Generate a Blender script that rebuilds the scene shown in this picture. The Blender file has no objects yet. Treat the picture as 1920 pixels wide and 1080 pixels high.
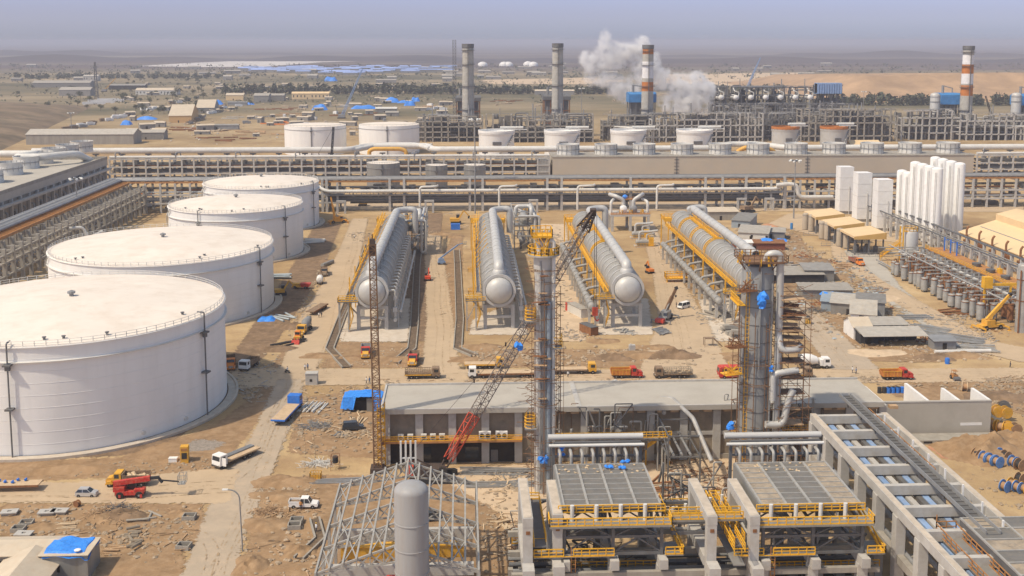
import bpy,math,random
from mathutils import Vector,Matrix
R=math.radians
rnd=random.Random(11)
D=bpy.data
col=bpy.context.scene.collection
scene=bpy.context.scene

# ---------------------------------------------------------------- camera
CAM_H,FOC,PP_Y,HORIZON=82.0,2030.0,320.0,76.0
PITCH=math.atan((PP_Y-HORIZON)/FOC)
YAW=math.atan(90/FOC)
cam=D.cameras.new('camera')
cam.sensor_width=36
cam.lens=36*FOC/1920
cam.shift_y=-(540-PP_Y)/1920
cam.clip_start=1.0
cam.clip_end=200000
cam_ob=D.objects.new('camera',cam)
col.objects.link(cam_ob)
cam_ob.location=(0,0,CAM_H)
cam_ob.rotation_euler=(R(90)-PITCH,0,-YAW)
scene.camera=cam_ob

# ---------------------------------------------------------------- sky, sun, exposure
SUN_EL,SUN_AZ=R(55),R(-118)          # azimuth measured clockwise from +Y (into the picture)
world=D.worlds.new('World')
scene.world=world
world.use_nodes=True
wn=world.node_tree
wn.nodes.clear()
sky=wn.nodes.new('ShaderNodeTexSky')
sky.sky_type='NISHITA'
sky.sun_disc=False
sky.sun_elevation=SUN_EL
sky.sun_rotation=SUN_AZ
sky.altitude=0
sky.air_density=1.0
sky.dust_density=1.5
sky.ozone_density=2.0
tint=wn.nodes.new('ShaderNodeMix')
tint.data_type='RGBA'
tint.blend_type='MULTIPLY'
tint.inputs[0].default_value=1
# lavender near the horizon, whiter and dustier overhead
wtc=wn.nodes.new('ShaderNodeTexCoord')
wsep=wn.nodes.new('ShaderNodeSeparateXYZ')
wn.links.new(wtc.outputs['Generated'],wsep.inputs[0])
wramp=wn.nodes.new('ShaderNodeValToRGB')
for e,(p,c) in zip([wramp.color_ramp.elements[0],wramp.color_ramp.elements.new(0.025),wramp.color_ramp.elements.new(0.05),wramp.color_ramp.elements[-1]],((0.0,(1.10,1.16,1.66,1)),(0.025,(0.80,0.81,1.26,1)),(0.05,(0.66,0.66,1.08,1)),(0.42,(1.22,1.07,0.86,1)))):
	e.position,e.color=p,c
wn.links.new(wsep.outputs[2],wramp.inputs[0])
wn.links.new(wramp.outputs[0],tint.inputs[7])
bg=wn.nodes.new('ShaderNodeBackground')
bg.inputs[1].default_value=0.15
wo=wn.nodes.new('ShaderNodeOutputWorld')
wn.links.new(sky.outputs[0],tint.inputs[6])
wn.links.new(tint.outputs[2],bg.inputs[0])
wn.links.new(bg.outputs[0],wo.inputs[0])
sun=D.lights.new('sun','SUN')
sun.energy=3.15
sun.angle=R(1.2)
sun.color=(1.0,0.88,0.70)
sun_ob=D.objects.new('sun',sun)
col.objects.link(sun_ob)
sdir=Vector((math.sin(SUN_AZ)*math.cos(SUN_EL),math.cos(SUN_AZ)*math.cos(SUN_EL),math.sin(SUN_EL)))
sun_ob.rotation_euler=sdir.to_track_quat('Z','Y').to_euler()
sun_ob.location=sdir*300
scene.view_settings.view_transform='Standard'
scene.view_settings.look='None'
scene.view_settings.exposure=0.22
scene.view_settings.gamma=1
try:
	scene.cycles.max_bounces=6
	scene.cycles.volume_bounces=3
	scene.cycles.volume_max_steps=256
except Exception:
	pass

# ---------------------------------------------------------------- finding real places from the survey of the photograph
_fw=Vector((math.sin(YAW)*math.cos(PITCH),math.cos(YAW)*math.cos(PITCH),-math.sin(PITCH)))
_rt=Vector((math.cos(YAW),-math.sin(YAW),0))
_up=_rt.cross(_fw)

def _ray(px,py):
	return _fw+_rt*((px-960)/FOC)-_up*((py-PP_Y)/FOC)

def G(px,py,z=0.0):
	d=_ray(px,py)
	t=(z-CAM_H)/d.z
	return Vector((t*d.x,t*d.y,z))

def W(px,py,Y):
	d=_ray(px,py)
	t=Y/d.y
	return Vector((t*d.x,Y,CAM_H+t*d.z))

# ---------------------------------------------------------------- materials
def mat(name,c,rough=0.7,metal=0.0,var=0.18,scale=0.6,dirt=None,dirt_amt=0.35,bump=0.0,streak=False,spec=0.3,rand=0.0):
	"""surface of base colour c with broken-up tone, an optional second (dirt) colour in its own patches and a bump"""
	m=D.materials.new(name)
	m.use_nodes=True
	nt=m.node_tree
	N,L=nt.nodes,nt.links
	b=N['Principled BSDF']
	b.inputs['Roughness'].default_value=rough
	b.inputs['Metallic'].default_value=metal
	b.inputs['Specular IOR Level'].default_value=spec
	tc=N.new('ShaderNodeTexCoord')
	mp=N.new('ShaderNodeMapping')
	L.new(tc.outputs['Object'],mp.inputs[0])
	if streak:
		mp.inputs['Scale'].default_value=(1,1,0.12)
	n1=N.new('ShaderNodeTexNoise')
	n1.inputs['Scale'].default_value=scale
	n1.inputs['Detail'].default_value=6
	n1.inputs['Roughness'].default_value=0.65
	L.new(mp.outputs[0],n1.inputs['Vector'])
	r1=N.new('ShaderNodeMapRange')
	r1.inputs[1].default_value=0.3
	r1.inputs[2].default_value=0.7
	r1.inputs[3].default_value=1-var
	r1.inputs[4].default_value=1+var
	L.new(n1.outputs[0],r1.inputs[0])
	mx=N.new('ShaderNodeMix')
	mx.data_type='RGBA'
	mx.blend_type='MULTIPLY'
	mx.inputs[0].default_value=1
	mx.inputs[6].default_value=(*c,1)
	L.new(r1.outputs[0],mx.inputs[7])
	out=mx.outputs[2]
	if dirt:
		n2=N.new('ShaderNodeTexNoise')
		n2.inputs['Scale'].default_value=scale*2.7
		n2.inputs['Detail'].default_value=8
		n2.inputs['Roughness'].default_value=0.7
		L.new(mp.outputs[0],n2.inputs['Vector'])
		r2=N.new('ShaderNodeMapRange')
		r2.inputs[1].default_value=0.45
		r2.inputs[2].default_value=0.72
		r2.inputs[3].default_value=0
		r2.inputs[4].default_value=dirt_amt
		L.new(n2.outputs[0],r2.inputs[0])
		m2=N.new('ShaderNodeMix')
		m2.data_type='RGBA'
		L.new(r2.outputs[0],m2.inputs[0])
		L.new(out,m2.inputs[6])
		m2.inputs[7].default_value=(*dirt,1)
		out=m2.outputs[2]
	if rand:
		oi=N.new('ShaderNodeObjectInfo')
		r3=N.new('ShaderNodeMapRange')
		r3.inputs[3].default_value=1-rand
		r3.inputs[4].default_value=1+rand
		L.new(oi.outputs['Random'],r3.inputs[0])
		m3=N.new('ShaderNodeMix')
		m3.data_type='RGBA'
		m3.blend_type='MULTIPLY'
		m3.inputs[0].default_value=1
		L.new(out,m3.inputs[6])
		L.new(r3.outputs[0],m3.inputs[7])
		out=m3.outputs[2]
	L.new(out,b.inputs['Base Color'])
	if bump:
		bp=N.new('ShaderNodeBump')
		bp.inputs['Strength'].default_value=bump
		bp.inputs['Distance'].default_value=0.3
		L.new(n1.outputs[0],bp.inputs['Height'])
		L.new(bp.outputs[0],b.inputs['Normal'])
	return m

DUST=(0.50,0.36,0.23)
M={}
def dm(k,*a,**kw):
	M[k]=mat(k,*a,**kw)
dm('tank_white',(0.80,0.79,0.76),0.55,var=0.05,scale=0.12,dirt=(0.50,0.46,0.40),dirt_amt=0.16,streak=True)
dm('tank_roof',(0.74,0.67,0.585),0.8,var=0.06,scale=0.07,dirt=(0.56,0.46,0.36),dirt_amt=0.5)
dm('white',(0.78,0.77,0.74),0.5,var=0.06,scale=0.3,dirt=DUST,dirt_amt=0.12)
dm('white_pipe',(0.62,0.61,0.57),0.5,var=0.1,scale=0.2,dirt=DUST,dirt_amt=0.2)
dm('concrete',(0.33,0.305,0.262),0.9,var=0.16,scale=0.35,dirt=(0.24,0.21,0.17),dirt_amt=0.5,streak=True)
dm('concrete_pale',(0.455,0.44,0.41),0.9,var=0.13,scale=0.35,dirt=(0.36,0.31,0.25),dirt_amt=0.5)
dm('concrete_slab',(0.43,0.40,0.345),0.9,var=0.07,scale=0.09,dirt=(0.34,0.30,0.25),dirt_amt=0.5)
dm('concrete_brown',(0.27,0.225,0.17),0.9,var=0.16,scale=0.18,dirt=(0.10,0.085,0.07),dirt_amt=0.5)
dm('kerb',(0.52,0.46,0.38),0.9,var=0.15,scale=0.5,dirt=DUST,dirt_amt=0.5)
dm('galv',(0.28,0.285,0.285),0.5,0.2,var=0.18,scale=0.4,dirt=(0.30,0.25,0.19),dirt_amt=0.35)
dm('galv_dark',(0.14,0.14,0.14),0.6,0.2,var=0.2,scale=0.4,dirt=(0.22,0.18,0.14),dirt_amt=0.35)
dm('vessel',(0.36,0.36,0.345),0.55,0.2,var=0.22,scale=0.3,dirt=(0.34,0.27,0.19),dirt_amt=0.6)
dm('vessel_pale',(0.52,0.515,0.49),0.5,0.15,var=0.09,scale=0.2,dirt=(0.42,0.36,0.28),dirt_amt=0.3)
dm('grey_paint',(0.33,0.33,0.33),0.5,var=0.07,scale=0.4,dirt=(0.29,0.25,0.21),dirt_amt=0.45,streak=True)
dm('cladding',(0.29,0.29,0.275),0.5,0.3,var=0.12,scale=0.3,dirt=(0.22,0.19,0.15),dirt_amt=0.5,streak=True)
dm('steel',(0.15,0.155,0.16),0.6,0.2,var=0.2,scale=0.5,dirt=(0.2,0.13,0.08),dirt_amt=0.35)
dm('steel_pale',(0.37,0.365,0.34),0.6,0.1,var=0.15,scale=0.5,dirt=(0.30,0.2,0.12),dirt_amt=0.4)
dm('rust',(0.25,0.115,0.05),0.9,var=0.3,scale=0.8,dirt=(0.14,0.07,0.04),dirt_amt=0.5)
dm('rust_orange',(0.42,0.20,0.07),0.85,var=0.2,scale=0.6,dirt=(0.3,0.15,0.06),dirt_amt=0.5)
dm('scaffold',(0.22,0.125,0.07),0.8,0.1,var=0.3,scale=0.8)
dm('yellow',(0.78,0.42,0.025),0.55,var=0.14,scale=0.5,dirt=(0.45,0.26,0.08),dirt_amt=0.4)
dm('plant_yellow',(0.68,0.36,0.03),0.6,var=0.15,scale=0.9,dirt=DUST,dirt_amt=0.5)
dm('orange',(0.72,0.22,0.03),0.5,var=0.12,scale=0.8,dirt=DUST,dirt_amt=0.3)
dm('red',(0.50,0.03,0.022),0.55,var=0.15,scale=0.9,dirt=DUST,dirt_amt=0.45)
dm('red_boom',(0.56,0.085,0.045),0.55,var=0.2,scale=0.8,dirt=(0.2,0.06,0.04),dirt_amt=0.5)
dm('blue',(0.02,0.17,0.62),0.45,var=0.15,scale=0.8,dirt=DUST,dirt_amt=0.15)
dm('blue_tarp',(0.035,0.25,0.80),0.5,var=0.25,scale=1.4,bump=0.6,dirt=(0.16,0.38,0.76),dirt_amt=0.4)
dm('blue_sheet',(0.05,0.22,0.5),0.5,var=0.2,scale=0.3)
dm('pipe_blue',(0.36,0.42,0.45),0.6,var=0.15,scale=0.6,dirt=DUST,dirt_amt=0.3)
dm('blue_pale',(0.24,0.37,0.60),0.6,var=0.2,scale=0.5,dirt=(0.45,0.45,0.45),dirt_amt=0.4)
dm('lift_blue',(0.22,0.32,0.5),0.5,var=0.12,scale=0.8,dirt=DUST,dirt_amt=0.2)
dm('cream',(0.72,0.53,0.30),0.65,var=0.05,scale=0.15,dirt=(0.6,0.45,0.28),dirt_amt=0.3)
dm('cream_trim',(0.60,0.38,0.13),0.65,var=0.08,scale=0.3)
dm('tin',(0.26,0.255,0.24),0.6,0.15,var=0.22,scale=0.5,dirt=(0.33,0.25,0.17),dirt_amt=0.5,rand=0.15)
dm('tin_roof',(0.40,0.375,0.33),0.65,0.1,var=0.16,scale=0.5,dirt=(0.42,0.33,0.22),dirt_amt=0.5,rand=0.15)
dm('tan_roof',(0.55,0.47,0.36),0.75,var=0.1,scale=0.3,dirt=DUST,dirt_amt=0.4)
dm('timber',(0.46,0.31,0.18),0.85,var=0.28,scale=0.8,dirt=(0.28,0.18,0.1),dirt_amt=0.4,rand=0.2)
dm('plank',(0.55,0.42,0.27),0.85,var=0.2,scale=0.9,dirt=(0.4,0.28,0.17),dirt_amt=0.4,rand=0.15)
dm('pipe_grey',(0.33,0.325,0.31),0.55,0.15,var=0.2,scale=0.6,dirt=(0.38,0.28,0.18),dirt_amt=0.4,rand=0.2)
dm('rubber',(0.022,0.021,0.02),0.9,var=0.2,scale=2,dirt=(0.16,0.12,0.08),dirt_amt=0.4)
dm('dark',(0.04,0.04,0.042),0.8,var=0.2,scale=1)
dm('chassis',(0.07,0.06,0.052),0.8,var=0.2,scale=1,dirt=DUST,dirt_amt=0.3)
dm('hollow_shade',(0.035,0.03,0.026),0.95,var=0.3,scale=0.6)  # near-black colour painting the shade inside openings and recesses
dm('glass',(0.03,0.036,0.042),0.12,spec=0.6,var=0.05)
dm('chrome',(0.6,0.6,0.58),0.25,0.8,var=0.05)
dm('lamp_glass',(0.75,0.75,0.7),0.3,var=0.05)
dm('bed_brown',(0.21,0.145,0.095),0.85,var=0.25,scale=0.9,dirt=DUST,dirt_amt=0.5)
dm('bed_tan',(0.54,0.40,0.255),0.9,var=0.12,scale=0.7,dirt=(0.38,0.26,0.16),dirt_amt=0.4)
dm('silver',(0.62,0.63,0.64),0.3,0.5,var=0.05,dirt=DUST,dirt_amt=0.15)
dm('black_paint',(0.045,0.05,0.055),0.25,var=0.1,dirt=(0.2,0.15,0.1),dirt_amt=0.12)
dm('boulder',(0.34,0.26,0.175),0.95,var=0.25,scale=1.2,dirt=(0.6,0.52,0.42),dirt_amt=0.5,rand=0.2)
dm('skin',(0.22,0.115,0.07),0.6)
dm('hair',(0.015,0.012,0.01),0.7)
dm('shirt_white',(0.7,0.7,0.7),0.8)
dm('shirt_blue',(0.12,0.2,0.36),0.8)
dm('trousers',(0.06,0.06,0.075),0.85)
dm('helmet',(0.8,0.5,0.03),0.4)
dm('chimney',(0.43,0.415,0.375),0.9,var=0.14,scale=0.25,dirt=(0.27,0.25,0.21),dirt_amt=0.55)
dm('chimney_orange',(0.50,0.17,0.035),0.8,var=0.2,scale=0.3,dirt=(0.3,0.14,0.06),dirt_amt=0.5)
dm('chimney_white',(0.76,0.75,0.75),0.8,var=0.12,scale=0.3,dirt=(0.4,0.4,0.42),dirt_amt=0.4)
dm('bark',(0.12,0.085,0.055),0.9)
dm('leaf',(0.075,0.085,0.042),0.8,var=0.45,scale=0.3,rand=0.3)
dm('leaf_belt',(0.08,0.088,0.055),0.85,var=0.45,scale=0.06)
dm('coil_blue',(0.10,0.27,0.62),0.6,var=0.25,scale=1.4,dirt=(0.5,0.45,0.4),dirt_amt=0.4)
dm('wood_reel',(0.36,0.22,0.12),0.85,var=0.25,scale=1.2)

dm('weld',(0.73,0.72,0.69),0.6,var=0.1,scale=0.3)
dm('wall_beige',(0.47,0.41,0.325),0.9,var=0.06,scale=0.04,dirt=(0.40,0.38,0.34),dirt_amt=0.5)
dm('orange_pipe',(0.66,0.36,0.06),0.6,var=0.15,scale=0.3,dirt=(0.6,0.45,0.3),dirt_amt=0.4)
dm('back_dark',(0.175,0.165,0.15),0.8,var=0.4,scale=0.15,dirt=(0.3,0.27,0.22),dirt_amt=0.5)
dm('orange_wall',(0.60,0.38,0.17),0.8,var=0.06,scale=0.2)
dm('blue_roof',(0.26,0.35,0.62),0.6,var=0.1,scale=0.1,rand=.35)  # blue made paler, with distance haze put into the colour
dm('blue_grey',(0.26,0.32,0.38),0.5,.2,var=.12,scale=.4,dirt=DUST,dirt_amt=.2)
dm('grey_col',(0.29,0.295,0.29),0.6,.1,var=.14,scale=.25,dirt=(.2,.19,.17),dirt_amt=.45,streak=True)
dm('boom_grey',(0.23,0.195,0.17),0.8,var=.2,scale=.7,dirt=(.16,.09,.05),dirt_amt=.4)
dm('boom_dark',(0.075,0.055,0.045),0.8,var=.2,scale=.7)
dm('mast_brown',(0.19,0.105,0.055),0.85,var=.3,scale=.6,dirt=(.3,.22,.14),dirt_amt=.4)
dm('mesh',(0.17,0.165,0.155),0.75,.1,var=.14,scale=.5,dirt=(.30,.24,.17),dirt_amt=.4)
dm('mesh_dusty',(0.30,0.255,0.20),0.85,0,var=.3,scale=.6,dirt=(.50,.38,.25),dirt_amt=.7)
dm('rust_top',(0.50,0.43,0.345),.9,var=.2,scale=.5)
dm('blue_strip',(0.22,0.34,0.55),0.55,var=.25,scale=.25,dirt=(.42,.40,.38),dirt_amt=.5)
dm('silo_tan',(0.40,0.34,0.26),.7,var=.1,scale=.4,dirt=DUST,dirt_amt=.3)
dm('container_blue',(0.26,0.32,0.37),.6,var=.12,dirt=DUST,dirt_amt=.35)
dm('brick_red',(0.24,0.075,0.045),.8,var=.15,dirt=DUST,dirt_amt=.25)
dm('gutter',(0.125,0.09,0.06),0.95,var=0.35,scale=0.8,dirt=(0.3,0.21,0.13),dirt_amt=0.6)
dm('red_yellow',(0.56,0.23,0.05),.6,var=.3,scale=1.2,dirt=(.5,.06,.03),dirt_amt=.7)
dm('bed_grey',(0.27,0.235,0.19),.85,var=.25,scale=.9,dirt=DUST,dirt_amt=.5)
dm('orange_crane',(0.74,0.32,0.02),.5,var=.12,dirt=DUST,dirt_amt=.3)
dm('orange_red',(0.66,0.07,0.02),.5,var=.1,dirt=DUST,dirt_amt=.2)
dm('shirt_orange',(0.6,0.27,0.06),.8)

# ---------------------------------------------------------------- mesh builder
class MB:
	def __init__(s):
		s.v,s.f=[],[]

	def quadgrid(s,rings,closed=True,cap0=False,cap1=False):
		b=len(s.v)
		n=len(rings[0])
		for r in rings:
			s.v.extend(tuple(p) for p in r)
		for i in range(len(rings)-1):
			for j in range(n if closed else n-1):
				k=(j+1) % n
				s.f.append((b+i*n+j,b+i*n+k,b+(i+1)*n+k,b+(i+1)*n+j))
		if cap0:
			s.f.append(tuple(b+j for j in range(n-1,-1,-1)))
		if cap1:
			e=b+(len(rings)-1)*n
			s.f.append(tuple(e+j for j in range(n)))
		return s

	def box(s,x0,y0,z0,x1,y1,z1):
		b=len(s.v)
		s.v += [(x0,y0,z0),(x1,y0,z0),(x1,y1,z0),(x0,y1,z0),(x0,y0,z1),(x1,y0,z1),(x1,y1,z1),(x0,y1,z1)]
		s.f += [(b,b+3,b+2,b+1),(b+4,b+5,b+6,b+7),(b,b+1,b+5,b+4),(b+1,b+2,b+6,b+5),(b+2,b+3,b+7,b+6),(b+3,b,b+4,b+7)]
		return s

	def rbox(s,c,d,rz=0,rx=0):
		"""box of size d centred at c, turned"""
		b=len(s.v)
		m=Matrix.Rotation(rz,3,'Z') @ Matrix.Rotation(rx,3,'X')
		t=MB().box(-d[0]/2,-d[1]/2,-d[2]/2,d[0]/2,d[1]/2,d[2]/2)
		s.v += [tuple(m @ Vector(p)+Vector(c)) for p in t.v]
		s.f += [tuple(b+i for i in f) for f in t.f]
		return s

	def frame(s,d):
		d=Vector(d).normalized()
		u=Vector((0,0,1)) if abs(d.z) < 0.95 else Vector((0,1,0))
		a=d.cross(u).normalized()
		return a,a.cross(d).normalized()

	def bar(s,p,q,w,h=None):
		p,q=Vector(p),Vector(q)
		h=h or w
		a,c=s.frame(q-p)
		r=lambda o: [o-a*w/2-c*h/2,o+a*w/2-c*h/2,o+a*w/2+c*h/2,o-a*w/2+c*h/2]
		return s.quadgrid([r(p),r(q)],True,True,True)

	def tube(s,p,q,r,n=8,r2=None,cap=True):
		p,q=Vector(p),Vector(q)
		r2=r if r2 is None else r2
		a,c=s.frame(q-p)
		ring=lambda o,k: [o+a*k*math.cos(2*math.pi*i/n)+c*k*math.sin(2*math.pi*i/n) for i in range(n)]
		return s.quadgrid([ring(p,r),ring(q,r2)],True,cap,cap)

	def pipe(s,pts,r,n=8,bend=None,cap=True):
		"""a pipe through pts with rounded elbows"""
		pts=[Vector(p) for p in pts]
		bend=bend or r*2.2
		path=[pts[0]]
		for i in range(1,len(pts)-1):
			a,b,c=pts[i-1],pts[i],pts[i+1]
			d1,d2=(a-b),(c-b)
			k=min(bend,d1.length*0.45,d2.length*0.45)
			s0,s1=b+d1.normalized()*k,b+d2.normalized()*k
			for t in (0,0.25,0.5,0.75,1):
				path.append(s0*(1-t) ** 2+b*2*t*(1-t)+s1*t*t)
		path.append(pts[-1])
		rings=[]
		pa=None
		for i,o in enumerate(path):
			d=(path[min(i+1,len(path)-1)]-path[max(i-1,0)]).normalized()
			if pa is None:
				a,c=s.frame(d)
			else:
				a=(pa-d*pa.dot(d)).normalized()
				c=a.cross(d)
			pa=a
			rings.append([o+a*r*math.cos(2*math.pi*j/n)+c*r*math.sin(2*math.pi*j/n) for j in range(n)])
		return s.quadgrid(rings,True,cap,cap)

	def lathe(s,prof,n=24,c=(0,0,0),axis='Z',cap0=True,cap1=True):
		rings=[]
		for r,z in prof:
			ring=[]
			for i in range(n):
				t=2*math.pi*i/n
				x,y=r*math.cos(t),r*math.sin(t)
				if axis == 'Z':
					ring.append((c[0]+x,c[1]+y,c[2]+z))
				elif axis == 'Y':
					ring.append((c[0]+x,c[1]+z,c[2]-y))
				else:
					ring.append((c[0]+z,c[1]+x,c[2]+y))
			rings.append(ring)
		return s.quadgrid(rings,True,cap0,cap1)

	def prism(s,poly,z0,z1,plane='XY',off=(0,0,0)):
		"""extrude a polygon: plane XY along z, XZ along y, YZ along x"""
		def P(a,b,k):
			v=(a,b,k) if plane == 'XY' else (a,k,b) if plane == 'XZ' else (k,a,b)
			return (v[0]+off[0],v[1]+off[1],v[2]+off[2])
		b=len(s.v)
		n=len(poly)
		s.v += [P(x,y,z0) for x,y in poly]+[P(x,y,z1) for x,y in poly]
		s.f.append(tuple(b+i for i in range(n-1,-1,-1)))
		s.f.append(tuple(b+n+i for i in range(n)))
		for i in range(n):
			k=(i+1) % n
			s.f.append((b+i,b+k,b+n+k,b+n+i))
		return s

	def rail(s,pts,h=1.1,step=2.0,t=0.09,mid=True,toe=True):
		"""a handrail of posts, top rail, mid rail and toe board along pts"""
		pts=[Vector(p) for p in pts]
		for p,q in zip(pts,pts[1:]):
			up=Vector((0,0,1))
			s.bar(p+up*h,q+up*h,t)
			if mid:
				s.bar(p+up*h*0.55,q+up*h*0.55,t*0.8)
			if toe:
				s.bar(p+up*0.1,q+up*0.1,0.05,0.2)
			n=max(1,round((q-p).length/step))
			for i in range(n+1):
				o=p.lerp(q,i/n)
				s.bar(o,o+up*h,t)
		return s

	def lattice(s,p,q,w0,w1=None,bays=12,t=0.18,w_mid=None):
		"""four-chord lattice boom from p to q"""
		p,q=Vector(p),Vector(q)
		w1=w0 if w1 is None else w1
		a,c=s.frame(q-p)
		wid=lambda k: (w0+(w1-w0)*k) if w_mid is None else (w0+(w_mid-w0)*min(1,k*6) if k < 0.5 else w1+(w_mid-w1)*min(1,(1-k)*6))
		cor=lambda k: [p.lerp(q,k)+(a*i+c*j)*wid(k)/2 for i,j in ((-1,-1),(1,-1),(1,1),(-1,1))]
		for b in range(bays):
			A,B=cor(b/bays),cor((b+1)/bays)
			for i in range(4):
				j=(i+1) % 4
				s.bar(A[i],B[i],t)
				s.bar(A[i],B[j],t*0.6) if b % 2 else s.bar(A[j],B[i],t*0.6)
				s.bar(B[i],B[j],t*0.6)
		return s

	def sheet(s,pts):
		b=len(s.v)
		s.v += [tuple(p) for p in pts]
		s.f.append(tuple(range(b,b+len(pts))))
		return s

	def rock(s,c,r,flat=0.6):
		b=len(s.v)
		P=[(0,0,1),(0.9,0,0.4),(0.25,0.85,0.45),(-0.75,0.5,0.35),(-0.75,-0.5,0.4),(0.25,-0.85,0.35),(0.8,0.5,-0.3),(-0.3,0.9,-0.3),(-0.95,0,-0.3),(-0.3,-0.9,-0.3),(0.8,-0.5,-0.3)]
		a=rnd.uniform(0,6.28)
		for x,y,z in P:
			k=r*rnd.uniform(0.7,1.2)
			s.v.append((c[0]+(x*math.cos(a)-y*math.sin(a))*k,c[1]+(x*math.sin(a)+y*math.cos(a))*k,c[2]+z*k*flat))
		for f in ((0,1,2),(0,2,3),(0,3,4),(0,4,5),(0,5,1),(1,6,2),(2,6,7),(2,7,3),(3,7,8),(3,8,4),(4,8,9),(4,9,5),(5,9,10),(5,10,1),(1,10,6)):
			s.f.append(tuple(b+i for i in f))
		return s

	def mesh(s,name,m):
		me=D.meshes.new(name)
		me.from_pydata(s.v,[],s.f)
		me.materials.append(M[m] if isinstance(m,str) else m)
		if s.f:
			me.polygons.foreach_set('use_smooth',[True]*len(me.polygons))
			me.set_sharp_from_angle(angle=R(35))
		me.update()
		return me

	def obj(s,name,m,parent=None,label=None):
		o=D.objects.new(name,s.mesh(name,m))
		col.objects.link(o)
		if parent:
			o.parent=parent
		if label:
			o['label']=label
		return o

def tag(o,label,cat,group=None):
	o['label']=label
	o['category']=cat
	if group:
		o['group']=group
	return o

def T(name,label,cat,loc=(0,0,0),rz=0.0,group=None):
	o=D.objects.new(name,None)
	o.empty_display_size=0.5
	col.objects.link(o)
	o.location=loc
	o.rotation_euler=(0,0,rz)
	return tag(o,label,cat,group)

def struct(o,kind='structure'):
	o['kind']=kind
	return o

KIDS={}
def copy_obj(o,parent=None):
	c=o.copy()
	col.objects.link(c)
	if parent:
		c.parent=parent
	for ch in list(o.children):
		copy_obj(ch,c)
	return c

def dup(root,loc,rz=0.0,label=None,group=None,sc=None):
	c=copy_obj(root)
	c.location=loc
	c.rotation_euler=(0,0,rz)
	if label:
		c['label']=label
	if group:
		c['group']=group
	if sc:
		c.scale=(sc,sc,sc) if not isinstance(sc,tuple) else sc
	return c

def inst(name,me,parent,loc,rz=0.0):
	"""one more part sharing the mesh me"""
	o=D.objects.new(name,me)
	col.objects.link(o)
	o.parent=parent
	o.location=loc
	o.rotation_euler=(0,0,rz)
	return o

def ribbed(mb,x0,x1,y,z0,z1,pitch=0.5,dep=0.06):
	"""a corrugated sheet wall facing -y"""
	n=max(2,int((x1-x0)/pitch))
	lo,hi=[],[]
	for i in range(n+1):
		x=x0+(x1-x0)*i/n
		yy=y-(dep if i % 2 else 0)
		lo.append((x,yy,z0))
		hi.append((x,yy,z1))
	return mb.quadgrid([lo,hi],closed=False)

def dome_prof(r,z0,z1,h,k=6):
	"""cylinder profile with an elliptical dome on top"""
	return [(r,z0),(r,z1)]+[(max(0.02,r*math.cos(i/k*math.pi/2)),z1+h*math.sin(i/k*math.pi/2)) for i in range(1,k+1)]

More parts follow.
